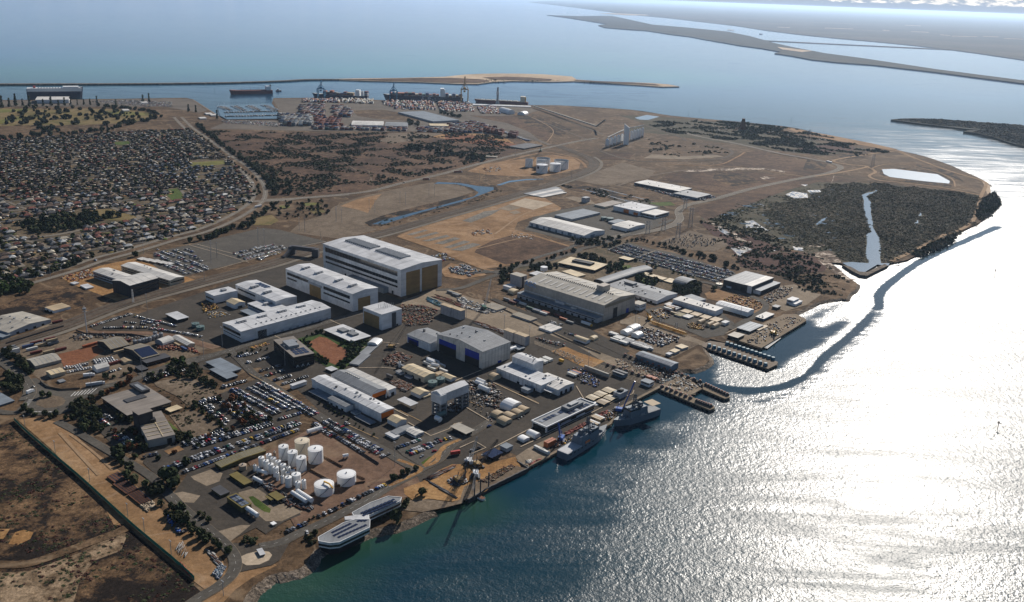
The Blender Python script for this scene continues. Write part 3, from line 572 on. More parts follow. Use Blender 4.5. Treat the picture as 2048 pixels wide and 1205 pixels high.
zone('works_strip','G1',[(105,120),(200,108),(330,130),(430,190),(470,230),(530,290),(620,350),(720,430),(800,500),(900,600),(1000,690),(1130,790),(1230,880),(1320,950),(1345,1010),(1330,1070),(1225,1135),(1100,1040),(960,930),(800,790),(600,600),(450,450),(300,290)],'sandy_soil',Z2)
zone('road_verge','G1',[(1225,1145),(1330,1080),(1360,1010),(1420,1020),(1520,1010),(1600,960),(1650,985),(1500,1060),(1400,1130),(1330,1205),(1290,1240),(1180,1240)],'sandy_soil',Z1)
zone('shipyard_apron','N',[(640,460),(655,540),(700,560),(800,600),(880,590),(960,600),(1040,625),(1200,690),(1330,742),(1320,776),(1240,818),(1222,849),(1120,902),(1057,935),(1040,915),(1000,895),(955,905),(900,950),(850,985),(770,935),(700,880),(590,775),(520,735),(440,745),(395,738),(400,725),(470,700),(395,690),(290,655),(215,650),(300,620),(420,580),(560,530),(645,515)],'asphalt',Z1)
zone('yard_concrete','F7',[(20,340),(240,262),(330,275),(500,330),(620,350),(800,410),(1000,500),(1200,590),(1400,700),(1674,830),(1674,870),(1500,800),(1380,760),(1180,640),(980,560),(860,590),(760,560),(560,500),(400,440),(250,400),(150,370),(0,380)],'concrete',Z2)
zone('yard_concrete','H8',[(0,470),(250,380),(340,400),(500,480),(700,560),(1000,680),(1250,780),(1440,860),(1240,850),(1180,830),(900,760),(600,690),(300,560),(0,510)],'concrete',Z3)
zone('yard_asphalt','F8',[(300,470),(480,430),(800,480),(900,560),(830,640),(700,660),(560,600),(380,540)],'asphalt_old',Z3)
zone('works_ground','F8',[(700,360),(780,330),(900,370),(1040,400),(1110,450),(1080,480),(1000,500),(860,430),(720,395)],'sandy_soil',Z3)
zone('works_ground','F8',[(1090,400),(1200,310),(1300,300),(1420,350),(1480,370),(1380,440),(1240,480),(1160,450)],'concrete',Z3)
zone('works_ground','H8',[(0,650),(300,740),(600,800),(800,760),(900,740),(1200,820),(780,1040),(560,960),(300,900),(0,800)],'gravel',Z4)
zone('works_ground','F8',[(860,640),(1000,600),(1230,500),(1320,500),(1380,540),(1080,725),(930,680)],'concrete',Z4)
zone('excavation','F7',[(1010,680),(1110,650),(1200,690),(1370,748),(1270,800),(1200,775)],'orange_soil',Z3)
zone('grey_apron','F7',[(840,400),(1000,430),(1250,520),(1540,680),(1450,730),(1250,650),(1050,560),(900,470)],'asphalt',Z3)
zone('factory_yard','F6',[(0,540),(40,520),(270,560),(330,640),(160,700),(0,700)],'asphalt',Z2)
zone('brown_field','F6',[(718,795),(800,750),(850,760),(995,850),(985,880),(905,940),(860,920)],'red_soil',Z4)
zone('reed_garden','F6',[(640,770),(720,745),(860,725),(960,790),(1130,770),(1140,790),(960,975),(860,960),(760,900)],'leaf_green',Z3)
zone('park_strip','N',[(640,930),(728,880),(830,945),(850,985),(760,1010),(700,1030),(690,1000)],'tank_yard_soil',Z2)
zone('tank_yard','N',[(495,925),(560,890),(628,855),(700,890),(760,925),(838,945),(780,985),(700,1010),(640,1035),(590,1055),(560,1000),(520,960)],'tank_yard_soil',Z3)
zone('gas_plant_yard','G2',[(120,390),(280,360),(420,380),(540,340),(560,440),(640,520),(780,600),(820,660),(720,700),(600,780),(540,740),(420,800),(380,820),(180,670),(20,530)],'asphalt',Z3)
zone('gas_plant_slab','G2',[(130,420),(260,375),(330,400),(310,450),(230,480),(150,440)],'concrete',Z4)
zone('gas_plant_slab','G2',[(430,520),(540,490),(600,530),(620,600),(740,590),(830,640),(700,700),(600,700),(540,650),(480,570),(430,560)],'concrete',Z4)
zone('park_lawn','G2',[(492,548),(520,543),(560,570),(632,625),(625,648),(590,640),(530,600)],'green_grass',Z5)
zone('gas_plant_slab','G2',[(0,530),(80,515),(190,540),(150,585),(60,580),(20,560)],'concrete',Z4)
zone('gas_plant_slab','G2',[(295,765),(440,725),(505,725),(440,780),(380,825),(340,800)],'concrete',Z4)
zone('car_park_surface','G5',[(720,860),(980,770),(1100,680),(1320,640),(1100,470),(1300,400),(1480,330),(1560,300),(1883,460),(1883,680),(1600,790),(1240,950),(1000,1020),(800,1020),(700,930)],'asphalt',Z2)
zone('car_park_surface','G5',[(240,500),(360,480),(450,560),(600,600),(700,800),(740,830),(600,860),(480,800),(380,700),(260,600)],'asphalt',Z2)
zone('dry_garden','G5',[(780,320),(900,300),(1040,290),(1180,320),(1240,380),(1230,430),(1040,500),(960,430),(800,350)],'gravel',Z3)
zone('dry_garden','G5',[(900,570),(1070,530),(1180,580),(1320,670),(1100,740),(1000,700)],'gravel',Z3)
zone('park_lawn','G5',[(885,610),(920,640),(965,680),(940,700),(920,670)],'green_grass',Z3)
zone('park_lawn','G5',[(860,190),(910,170),(960,190),(900,200)],'green_grass',Z3)
zone('works_forecourt','G5',[(860,840),(970,800),(1010,830),(900,870)],'sandy_soil',Z4)
zone('depot_yard','F5',[(40,660),(200,610),(480,560),(700,560),(1060,560),(1200,570),(1400,660),(1100,750),(900,800),(860,880),(480,960),(330,950),(280,880),(180,800),(90,720)],'gravel',Z1)
zone('depot_yard','F5',[(390,700),(640,640),(700,680),(600,740),(430,790)],'red_soil',Z2)
zone('depot_yard','F5',[(290,880),(520,830),(760,850),(700,900),(480,945),(330,940)],'dry_ground',Z2)
zone('depot_yard','F5',[(1120,680),(1250,650),(1330,690),(1240,740),(1130,720)],'gravel',Z2)
zone('depot_yard','F5',[(20,600),(200,560),(330,480),(460,500),(200,590),(60,630),(-100,660),(-100,620)],'concrete',Z2)
zone('car_park_surface','F5',[(600,515),(760,450),(900,425),(1100,465),(1220,520),(1400,590),(1300,590),(1000,545),(640,540)],'asphalt',Z2)
zone('rail_verge','F5',[(590,545),(1000,550),(1200,570),(1480,650),(1420,670),(1180,600),(1000,570),(640,580)],'tank_yard_soil',Z3)
zone('building_site','F5',[(400,180),(560,140),(700,100),(900,60),(1100,130),(1300,200),(1400,215),(1100,270),(880,350),(800,350),(640,290),(480,230)],'orange_soil',Z1)
zone('big_car_park','F2',[(880,1105),(1100,1060),(1500,965),(1600,975),(1880,1045),(1660,1090),(1380,1165),(1200,1205),(1000,1260),(880,1180)],'asphalt_old',Z1)
zone('east_car_park','F8',[(40,60),(190,20),(340,60),(500,90),(900,220),(920,240),(780,290),(500,210),(220,140)],'asphalt_old',Z3)
zone('substation_yard','F8',[(400,10),(600,-60),(820,-10),(860,40),(760,80),(620,70),(480,60)],'gravel',Z3)
zone('small_car_park','F7',[(270,140),(340,90),(540,140),(580,170),(420,200),(300,180)],'sandy_soil',Z3)
zone('east_lot','G3',[(960,850),(1180,780),(1370,700),(1500,760),(1420,810),(1270,900),(1140,980),(1020,910)],'asphalt_old',Z3)
zone('park_lawn','G3',[(1145,960),(1200,920),(1260,905),(1230,950),(1170,980)],'green_grass',Z4)
zone('shore_works','H6',[(50,920),(300,830),(520,680),(700,600),(860,600),(1000,600),(1300,560),(1540,500),(1620,640),(1300,830),(1150,960),(930,1050),(700,1100),(380,1060),(200,1100),(60,1000)],'orange_soil',Z3)
zone('shore_works','H6',[(860,900),(1100,800),(1350,720),(1540,620),(1690,655),(1400,800),(1100,960),(1000,1020),(930,1060),(800,1090),(830,980)],'gravel',Z4)
zone('beach','H6',[(-60,1205),(60,1090),(380,1070),(700,1110),(860,1050),(840,1120),(600,1180),(300,1240)],'gravel',Z3)
zone('wharf_deck','H6',[(1545,500),(1690,400),(2008,240),(2008,500),(1730,620),(1600,580)],'concrete',Z4)
zone('gatehouse_island','G2',[(437,925),(480,905),(560,885),(620,892),(640,912),(620,945),(560,972),(480,978),(440,955)],'concrete_pale',Z5)
zone('roundabout_asphalt','G2',[(395,835),(560,850),(700,820),(760,810),(740,850),(690,940),(640,975),(520,1000),(430,1020),(420,940)],'asphalt',Z4)
zone('roundabout_asphalt','F5',[(150,880),(240,860),(360,930),(520,950),(680,900),(700,950),(560,1000),(480,1080),(380,1110),(200,1110),(100,1090),(170,1010)],'asphalt_old',Z4)
zone('roundabout_island','F5',[(240,1040),(250,1010),(300,985),(360,978),(420,990),(440,1012),(425,1040),(370,1058),(300,1062)],'gravel',Z5)

# ROADS
LW=[]
def road(fr,pts,w,mat='asphalt_old',z=0.30,marks=None,kerb=True,name='road',n=6):
 P=smooth_line([G(x,y,0,fr) for x,y in pts],n)
 ribbon(name,P,w,mat,z)
 if kerb:
  for s in (-1,1): ribbon('kerb',P,0.35,'concrete',z-0.25,off=s*(w/2+0.17),z1=z+0.12)
 if marks=='edge':
  for s in (-1,1): ribbon('road_marking',P,0.18,'line_white',z+0.01,off=s*(w/2-0.6))
 if marks:
  mbd=MB()
  for c,d in along(P,9.0,3.0):
   q=Vector((-d.y,d.x))*0.09; a=c-d*1.6; b=c+d*1.6
   zz=z+0.42; mbd.poly([(a.x-q.x,a.y-q.y,zz),(b.x-q.x,b.y-q.y,zz),(b.x+q.x,b.y+q.y,zz),(a.x+q.x,a.y+q.y,zz)])
  struct(mbd.obj('road_marking','line_white'))
 return P
HWY=[(1020,330),(1080,390),(1150,440),(1230,500),(1310,560),(1400,620),(1465,690),(1490,750),(1475,810),(1400,870),(1290,930),(1150,985),(980,1030),(780,1090),(560,1150),(400,1205),(100,1290),(-300,1400)]
c0=smooth_line([G(x,y,0,'F2') for x,y in HWY],8)
ribbon('road_verge',c0,36,'dry_ground',0.26)
for off in (-11,11):
 ribbon('highway',c0,10,'road_pale',0.32,off=off); ribbon('road_marking',c0,0.2,'line_white',0.33,off=off)
road('F2',[(1500,805),(1640,800),(1800,790),(2000,775)],14,name='highway',mat='road_pale')
hw2=road('F3',[(-330,815),(-100,808),(0,795),(200,778),(400,755),(600,705),(800,660),(1000,605),(1200,555),(1400,510),(1560,475),(1700,450)],13,marks='edge',name='highway',mat='road_pale')
road('F3',[(1000,640),(1150,590),(1400,535),(1560,560),(1620,590),(1640,620)],8,mat='sandy_soil',kerb=False,name='dirt_track')
RAIL=[(-900,1650),(-400,1490),(0,1350),(200,1290),(430,1180),(560,1040)]
rail=smooth_line([G(x,y) for x,y in [(-300,800),(0,693),(120,655),(250,606),(400,565),(540,528),(640,497),(770,465),(900,428),(1000,400),(1100,370),(1170,345),(1188,330),(1180,318),(1150,305),(1110,290)]],8)
ribbon('railway_bed',rail,26,'rail_ballast',0.28)
for o_ in (-6,6):
 for s in (-0.75,0.75): ribbon('rail',rail,0.12,'rust',0.28,off=o_+s,z1=0.45)
ribbon('service_road',rail[:-14],8,'road_pale',0.34,off=-19)
road('F4',[(0,200),(150,245),(300,250),(560,240),(640,205),(560,175),(420,150),(380,130),(200,70)],9,mat='rail_ballast',kerb=False,name='railway_loop')
road('F4',[(-60,640),(100,610),(260,585),(345,560),(385,530),(380,490),(420,462),(560,430),(720,385),(900,345),(1080,312),(1150,290),(1160,275),(1120,260),(1000,235),(860,210),(640,160),(480,130),(330,90)],15,marks='edge',mat='road_pale')
road('F4',[(1040,322),(1180,300),(1290,275),(1200,265),(1130,245),(1300,215),(1440,198)],9,mat='sand_track',kerb=False,name='dirt_track')
road('F4',[(1290,275),(1330,300),(1300,320),(1340,340),(1430,350),(1640,375),(1830,412)],8,mat='sand_track',kerb=False,name='dirt_track')
road('F4',[(1440,198),(1560,250),(1700,300),(1850,345),(1862,370),(1840,420),(1810,520),(1760,570),(1650,610),(1540,670),(1400,735)],8,mat='sand_track',kerb=False,name='levee_track')
road('F4',[(510,538),(580,565),(640,600),(700,635),(730,640)],4,mat='salt_pan',kerb=False,name='dirt_track')
road('F4',[(640,665),(780,690),(900,690),(1100,720)],3,mat='concrete',kerb=False,name='dirt_track')
road('F4',[(650,700),(760,745),(860,790),(1000,820),(1150,840)],4,mat='dry_ground',kerb=False,name='dirt_track')
road('F4',[(80,370),(200,330),(330,305),(430,290)],8,mat='gravel',kerb=False,name='dirt_track')
road('F4',[(700,205),(660,230),(560,268),(330,265)],6,mat='sandy_soil',kerb=False,name='dirt_track')
road('F4',[(60,190),(260,130),(330,120)],8,mat='gravel',kerb=False,name='dirt_track')
road('F3',[(1340,280),(1460,320),(1600,375),(1690,410),(1740,430)],9,mat='port_paving',kerb=False)
road('G7',[(1330,420),(1500,480),(1700,530),(1900,600),(2048,660)],14,mat='port_paving',kerb=False)
road('F6',[(-400,1010),(-100,915),(100,870),(240,830),(430,770),(700,700),(900,640),(1080,590)],11,marks=True,z=0.31)
road('F6',[(190,840),(260,900),(360,1000),(430,1040),(560,1130),(700,1230),(900,1340)],9,marks=True,z=0.32)
road('G3',[(380,590),(480,660),(600,730),(760,810),(900,880),(1020,950),(1130,1010)],11,marks=True,z=0.31)
road('G3',[(690,1250),(800,1205),(930,1120),(1130,1010),(1260,940),(1330,860),(1420,800),(1520,740),(1640,660),(1760,600)],9,marks=True,z=0.33)
road('G2',[(0,540),(100,640),(250,760),(370,870),(410,950),(390,1030),(300,1110),(200,1170),(100,1240)],9,marks=True,z=0.33)
road('G2',[(560,860),(700,830),(800,780),(1000,690),(1230,570),(1400,470),(1560,390)],9,marks=True,z=0.31)
road('G1',[(340,130),(470,200),(620,290),(760,370),(900,460),(1000,560),(1100,660)],8,z=0.31)
road('G1',[(-60,60),(60,80),(190,60)],8,z=0.31)
road('F5',[(-60,700),(60,780),(160,870),(200,950),(170,1010)],12,marks=True,z=0.31)
road('F5',[(640,930),(860,880),(1060,820),(1280,760),(1400,720),(1600,660)],10,marks=True,z=0.31)
road('F7',[(560,140),(700,150),(900,60),(1100,0),(1250,-60)],9,marks=True)
road('F7',[(240,270),(400,260),(560,200),(700,150)],9,z=0.31)
road('F7',[(620,330),(830,420),(1000,480),(1250,590),(1560,730),(1674,790)],9,mat='asphalt',z=0.31)
road('F8',[(870,600),(1000,530),(1100,470),(1105,430),(1060,400),(940,360),(820,320),(720,290),(620,280)],9,z=0.33)
road('G6',[(-400,500),(0,480),(150,440),(420,390),(700,300),(760,270),(900,240),(1100,170),(1400,80),(1600,0)],10,z=0.31)
road('G1',[(-100,975),(60,985),(180,975),(350,920),(540,850),(700,790),(765,758)],9,mat='dry_ground',kerb=False,name='dirt_track',z=0.2)
road('K1',[(340,190),(430,290),(560,430)],3,mat='sand_track',kerb=False,name='dirt_track',z=0.2)
road('K1',[(400,200),(520,290),(640,400)],2.5,mat='sand_track',kerb=False,name='dirt_track',z=0.2)
road('F3',[(0,510),(80,530),(200,560),(330,640)],3,mat='gravel',kerb=False,name='dirt_track',z=0.2)
road('F2',[(1440,460),(1570,455),(1620,470),(1700,505),(1850,540),(1950,550)],4,mat='gravel',kerb=False,name='dirt_track',z=0.2)
road('F2',[(1630,400),(1700,440),(1850,500),(2000,560)],3,mat='gravel',kerb=False,name='dirt_track',z=0.2)
road('F3',[(400,690),(410,720),(395,640),(330,630)],3,mat='gravel',kerb=False,name='dirt_track',z=0.2)
road('F3',[(560,1015),(750,1080),(900,1140),(1050,1200),(1150,1220)],6,mat='sandy_soil',kerb=False,name='dirt_track',z=0.22)
for pts in ([(1250,680),(1300,700),(1315,760),(1280,810),(1230,850),(1150,890),(1000,930)],[(285,460),(340,510),(390,545)],[(560,640),(660,600),(760,655),(900,650)],
   [(430,770),(560,820),(700,870),(800,905),(680,945),(620,950)],[(670,940),(760,975),(900,1010)],[(60,1030),(200,1050),(340,1100),(480,1150)],[(0,560),(80,600),(50,640)],
   [(280,780),(440,760),(600,740),(760,710),(880,680)],[(1040,440),(1090,490),(1140,530)],[(0,1120),(80,1150),(130,1190)],[(480,1020),(600,1070),(700,1100)],[(620,950),(480,975),(300,1010),(60,1030)],
   [(0,700),(200,690),(450,670)],[(0,870),(150,860),(300,830),(430,800)],[(100,520),(300,560),(560,640)]):
 road('F2',pts,9,kerb=False,name='street',z=0.3,mat='road_pale')
for fr,pts in (('G3',[(1210,780),(1330,735),(1370,700),(1420,690)]),('G3',[(1060,690),(1210,780)]),('G3',[(850,540),(1060,650)]),('G3',[(710,205),(870,150),(1000,165)]),
    ('G3',[(730,325),(880,322),(980,330)]),('F7',[(370,880),(640,770)]),('F7',[(1180,915),(1230,1000)]),('F7',[(600,880),(930,1035)]),('F7',[(430,1050),(600,1150)]),
    ('G4',[(440,735),(720,590)]),('G4',[(640,720),(760,665),(1300,400)]),('G4',[(1300,400),(1390,365),(1400,340)]),('F6',[(500,745),(550,770)]),('F6',[(870,640),(960,680)]),
    ('H6',[(800,380),(1000,290),(1150,380),(960,460)]),('F2',[(1085,1065),(1250,1110),(1430,1165)]),('F2',[(1130,1060),(1280,1100),(1400,1130)]),('F2',[(1060,1062),(1130,1060)]),
    ('F2',[(1240,1205),(1500,1130),(1660,1085),(1870,1045)]),('F8',[(840,630),(1000,555)]),('F8',[(220,130),(370,75)]),('F3',[(1260,600),(1580,640)])):
 P=[G(x,y,0,fr) for x,y in pts]; ribbon('kerb',P,1.1,'concrete_pale',0.36)
for fr,a,b in (('F7',(640,900),(930,1030)),('G3',(1000,610),(1160,690)),('F7',(300,950),(560,1060)),('G3',(640,700),(860,800)),('G3',(130,480),(420,640)),('F6',(330,1000),(700,1200))):
 ribbon('road_marking',[G(*a,0,fr),G(*b,0,fr)],0.5,'line_yellow',0.37)
for fr,pts in (('G2',[(1590,355),(1650,300),(1720,240)]),('G3',[(930,1115),(1140,1015),(1100,980),(990,940)]),('G3',[(1165,985),(1250,950),(1290,860),(1420,800)])):
 ribbon('footpath',smooth_line([G(x,y,0,fr) for x,y in pts],5),4,'orange_soil',0.38)
for k in range(7):
 a=G(475+22*k,985-3*k,0,'F5'); b=G(505+24*k,955-4*k,0,'F5'); ribbon('road_marking',[a,b],0.9,'line_white',0.42)
for k in range(12):
 a=G(160+6*k,1050-8*k,0,'F5') if k < 6 else G(215+24*(k-6),1090,0,'F5'); ribbon('road_marking',[a,a+Vector((4,1.0))],0.7,'line_white',0.42)
for fr,pts in (('F3',[(1620,745),(1800,790),(2000,850)]),('F4',[(0,380),(120,410),(220,435)])): ribbon('drain_water',smooth_line([G(x,y,0,fr) for x,y in pts]),5,'wet_mud',0.22)

for fr,pts,w,mt in (('F4',[(220,330),(420,350),(600,345),(800,335),(960,325)],3,'samphire'),('F4',[(560,268),(760,290),(980,322)],4,'sand_track'),('F4',[(330,405),(430,380),(560,400)],3,'samphire'),('F4',[(200,180),(420,205),(620,215)],3,'sand_track'),
 ('F4',[(860,210),(960,190),(1120,205),(1300,215)],4,'samphire'),('F4',[(700,205),(830,210),(1000,240),(1100,262)],4,'samphire'),('F4',[(1250,350),(1430,345),(1640,372),(1840,408)],3,'mangrove_mud'),('F4',[(1330,300),(1320,280),(1400,262),(1500,270),(1620,300),(1700,335),(1715,372)],4,'sand_track'),
 ('F4',[(1440,205),(1520,235),(1600,262)],5,'sand_track'),('F4',[(1130,320),(1120,350),(1100,380)],2,'salt_pan'),('F3',[(1280,310),(1500,400),(1680,470)],4,'port_paving'),('F3',[(1330,330),(1450,400),(1420,470)],3,'sand_track'),('F3',[(900,400),(1200,430),(1330,500)],3,'sand_track'),
 ('F3',[(1120,1000),(1300,880),(1480,850)],4,'sand_track'),('F3',[(700,960),(1000,850),(1300,790)],3,'sand_track'),('F3',[(1000,1090),(1200,1040),(1330,1012)],3,'sand_track'),('F2',[(480,700),(700,720),(900,700)],6,'road_pale'),('F2',[(0,640),(260,600),(560,560),(760,520)],6,'road_pale'),
 ('F2',[(300,440),(460,560),(600,700),(720,860)],6,'road_pale'),('F2',[(700,430),(860,560),(1000,700),(1120,860)],6,'road_pale'),('F2',[(0,800),(200,880),(420,1000),(600,1090)],6,'road_pale')):
 ribbon('worn_track',smooth_line([G(x,y,0,fr) for x,y in pts],6),w,mt,.18)
for fr,pts,mt in (('F4',[(560,300),(700,310),(780,350),(640,370),(540,340)],'burnt_marsh'),('F4',[(1000,240),(1100,262),(1080,290),(980,290)],'burnt_marsh'),('F4',[(640,120),(800,140),(760,165),(640,150)],'mangrove_mud'),('F4',[(1130,215),(1280,200),(1300,230),(1160,240)],'burnt_marsh'),('F4',[(950,180),(1200,165),(1250,195),(1000,215)],'samphire'),
 ('F4',[(20,205),(160,215),(140,240),(0,240)],'scrub_ground'),('F4',[(1500,250),(1700,300),(1760,350),(1640,300),(1500,272)],'burnt_marsh'),('F3',[(1200,300),(1330,310),(1560,400),(1500,440),(1300,370)],'burnt_marsh'),('F5',[(0,380),(120,330),(400,240),(560,290),(560,380),(300,470),(150,440),(0,440)],'burnt_marsh')):
 zone('ground_patch',fr,pts,mt,Z4)

mbp=MB()
_pp=[G(x,y,0,'F4') for x,y in [(560,520),(700,460),(900,410),(1100,380),(1240,400),(1260,700),(1160,720),(1000,670),(820,620)]]
_k=0
while _k<70:
 c=Vector((random.uniform(min(p.x for p in _pp),max(p.x for p in _pp)),random.uniform(min(p.y for p in _pp),max(p.y for p in _pp))))
 if not inpoly(c,_pp): continue
 _k+=1;r=random.uniform(2,9);a0=random.uniform(0,3)
 mbp.poly([(c.x+r*random.uniform(.6,2.2)*math.cos(a0+i*.785),c.y+r*random.uniform(.5,1)*math.sin(a0+i*.785),.52+_k*.0007) for i in range(8)])
struct(mbp.obj('brine_pool','pond_water'))

# BUILDINGS
GRID=math.radians(-42.0)
def fit_rect(P,snap=True):
 """best rectangle through four ground corners c0..c3 -> centre, angle of edge c0-c1, length, width"""
 c=sum(P,Vector((0,0)))/4; e=((P[1]-P[0])+(P[2]-P[3])); g=((P[2]-P[1])+(P[3]-P[0]))
 a1=math.atan2(e.y,e.x); a2=math.atan2(g.y,g.x)-PI/2
 while a2-a1 > PI: a2-=2*PI
 while a2-a1 <-PI: a2+=2*PI
 w1,w2=e.length,g.length; a=(a1*w1+a2*w2)/(w1+w2)
 if snap:
  k=round((a-GRID)/(PI/2)); t=GRID+k*PI/2
  if abs(a-t) < math.radians(7): a=t
 u=Vector((math.cos(a),math.sin(a))); v=Vector((-u.y,u.x))
 return c,a,abs(e.dot(u))/2,abs(g.dot(v))/2
def face_xy(face,L,W,s,out=0.0):
 """point on the wall, local: f0 along c0-c1 (v=-W/2), f1 along c1-c2 (u=L/2), f2 far side, f3 left end"""
 if face==0: return (-L/2+s*L,-W/2-out)
 if face==1: return (L/2+out,-W/2+s*W)
 if face==2: return (L/2-s*L,W/2+out)
 return (-L/2-out,W/2-s*W)
def wall_box(mbx,face,L,W,s0,s1,z0,z1,t=0.3,mi=0,inset=0.0):
 a=face_xy(face,L,W,s0,-inset); b=face_xy(face,L,W,s1,t)
 mbx.box(min(a[0],b[0]),max(a[0],b[0]),min(a[1],b[1]),max(a[1],b[1]),z0,z1,mi)
BLD={}
def building(fr,pts,hp,name,label,cat,wall,roof,rt='flat',rise=0.0,ex=(),bays=1,open_=False,over=0.4,h=None,snap=True,base=None,group=None,vents=0):
 low=max(pts,key=lambda q: q[1])
 if h is None: h=height_of(fr,(low[0],low[1]+hp),low)
 P=[G(x,y,h,fr) for x,y in pts]; c,a,L,W=fit_rect(P,snap)
 t=thing(name,label,cat,(c.x,c.y,0),a,group); zb=0.3
 if rt in ('flat','open'): prof=[(-W/2,zb),(W/2,zb),(W/2,h),(-W/2,h)]; top=[(-W/2-over,h),(W/2+over,h)]
 elif rt=='A': prof=[(-W/2,zb),(W/2,zb),(W/2,h),(0,h+rise),(-W/2,h)]; top=[(-W/2-over,h),(0,h+rise),(W/2+over,h)]
 elif rt=='B': prof=[(-L/2,zb),(L/2,zb),(L/2,h),(0,h+rise),(-L/2,h)]; top=[(-L/2-over,h),(0,h+rise),(L/2+over,h)]
 elif rt in ('arcA','arcB'):
  D=W if rt=='arcA' else L; n=8; arc=[(-D/2*math.cos(PI*k/n),h+rise*math.sin(PI*k/n)) for k in range(n+1)]
  prof=[(-D/2,zb),(D/2,zb)]+arc[::-1]; top=[(y*(1+2*over/D),z) for y,z in arc]
 elif rt=='monoA': prof=[(-W/2,zb),(W/2,zb),(W/2,h+rise),(-W/2,h)]; top=[(-W/2-over,h),(W/2+over,h+rise)]
 rotB=rt in ('B','arcB'); X=(W if rotB else L)
 def turn(mbx):
  if rotB: mbx.v=[(y,-x,z) if False else (y,x,z) for x,y,z in mbx.v]
 if rt=='open':
  for sx in (-1,1):
   for sy in (-1,1):
    mp=MB(); mp.cyl(sx*(L/2-1),sy*(W/2-1),zb,h,0.25,6); mp.obj('post','steel_grey',t)
 else:
  mw=MB(); mw.prism(prof,-X/2,X/2); turn(mw); mw.obj('wall',wall,t)
 bl=(X+2*over)/bays
 for k in range(bays):
  mr=MB(); x0=-X/2-over+k*bl; x1=x0+bl-(0.22 if bays > 1 else 0)
  dz=0.03*(k % 2)
  pr=[(y,z+0.04) for y,z in top]+[(y,z+0.42+dz) for y,z in reversed(top)]
  mr.prism(pr,x0,x1); turn(mr); mr.obj('roof_panel' if bays > 1 else 'roof',roof,t)
  if bays > 1 and k:
   ms=MB(); ms.prism([(y,z+0.3) for y,z in top]+[(y,z+0.52) for y,z in reversed(top)],x0-0.36,x0+0.12); turn(ms); ms.obj('roof_seam','steel_grey',t)
 for e in ex:
  k=e[0]
  if k in ('door','window','panel'):    # face, s0, s1, z0, z1 as fractions, material
   _,f,s0,s1,z0,z1,mt=e; me_=MB(); wall_box(me_,f,L,W,s0,s1,zb+z0*(h-zb),zb+z1*(h-zb),0.35,0,-0.0); me_.obj({'panel': 'wall_panel'}.get(k,k),mt,t)
  elif k=='band':                      # a strip of glazing with mullions
   _,f,s0,s1,z0,z1,n=e; za=zb+z0*(h-zb); zc=zb+z1*(h-zb)
   for i in range(n):
    q0=s0+(s1-s0)*i/n; q1=s0+(s1-s0)*(i+0.965)/n; mg=MB(); wall_box(mg,f,L,W,q0,q1,za,zc,0.12); mg.obj('window','glass',t)
  elif k=='doors':
   _,f,n,s0,s1,z1,mt=e
   for i in range(n):
    q=s0+(s1-s0)*i/max(n-1,1); wdt=3.5/(L if f in (0,2) else W); mg=MB(); wall_box(mg,f,L,W,q-wdt/2,q+wdt/2,zb,zb+z1*(h-zb),0.2); mg.obj('door',mt,t)
  elif k=='joints':
   _,f,n=e
   for i in range(1,n):
    mg=MB(); D_=(L if f in (0,2) else W); wall_box(mg,f,L,W,i/n-0.12/D_,i/n+0.12/D_,zb,h,0.06); mg.obj('panel_joint','steel_dark',t)
  elif k=='unit':                      # roof plant: u, v fractions, du, dv, hz metres, material
   _,u,v,du,dv,hz,mt,nm=e; mg=MB(); x,y=(u-0.5)*L,(v-0.5)*W; zz=h+roof_z(rt,rise,u,v)
   mg.box(x-du/2,x+du/2,y-dv/2,y+dv/2,zz-0.2,zz+hz); mg.obj(nm,mt,t)
  elif k=='sky':                       # skylight strips across the slope: n, v0, v1, u0, u1, width
   _,n,v0,v1,u0,u1,wd,mt,nm=e
   for i in range(n):
    u=u0+(u1-u0)*i/max(n-1,1); x=(u-0.5)*L; mg=MB(); y0,y1=(v0-0.5)*W,(v1-0.5)*W; za,zc=h+roof_z(rt,rise,u,v0)+0.5,h+roof_z(rt,rise,u,v1)+0.5
    mg.faces([(x-wd/2,y0,za),(x+wd/2,y0,za),(x+wd/2,y1,zc),(x-wd/2,y1,zc),(x-wd/2,y0,za+.1),(x+wd/2,y0,za+.1),(x+wd/2,y1,zc+.1),(x-wd/2,y1,zc+.1)],
       [(3,2,1,0),(4,5,6,7),(0,1,5,4),(1,2,6,5),(2,3,7,6),(3,0,4,7)]); mg.obj(nm,mt,t)
 for k in range(vents):
  u,v=random.uniform(0.08,0.92),random.uniform(0.15,0.85); mg=MB(); zz=h+roof_z(rt,rise,u,v); x,y=(u-0.5)*L,(v-0.5)*W; r=random.uniform(0.4,1.1)
  mg.box(x-r,x+r,y-r,y+r,zz,zz+random.uniform(0.9,1.9)); mg.obj('roof_vent',random.choice(['steel_grey','steel_dark','roof_white']),t)
 t['size']=[L,W,h]; return t
def roof_z(rt,rise,u,v):
 if rt=='A': return rise*(1-abs(2*v-1))+0.4
 if rt=='B': return rise*(1-abs(2*u-1))+0.4
 if rt=='arcA': return rise*math.sqrt(max(0,1-(2*v-1)**2))+0.4
 if rt=='arcB': return rise*math.sqrt(max(0,1-(2*u-1)**2))+0.4
 if rt=='monoA': return rise*v+0.4
 return 0.4
def duct_unit(t,u,v,h):
 """a long air handling unit with fans and ducts on a roof"""
 L,W,_=t['size']; x,y=(u-0.5)*L,(v-0.5)*W; m1=MB(); m1.box(x-1.6,x+1.6,y-6,y+6,h+0.6,h+3); m1.obj('air_handling_unit','roof_white',t)
 for s in (-1,0,1):
  m2=MB(); m2.box(x+2,x+4,y+s*4-1.3,y+s*4+1.3,h+0.4,h+2.2); m2.obj('duct','steel_grey',t); m3=MB(); m3.box(x-3.4,x-1.8,y+s*4-0.8,y+s*4+0.8,h+0.4,h+1.7); m3.obj('fan','steel_dark',t)
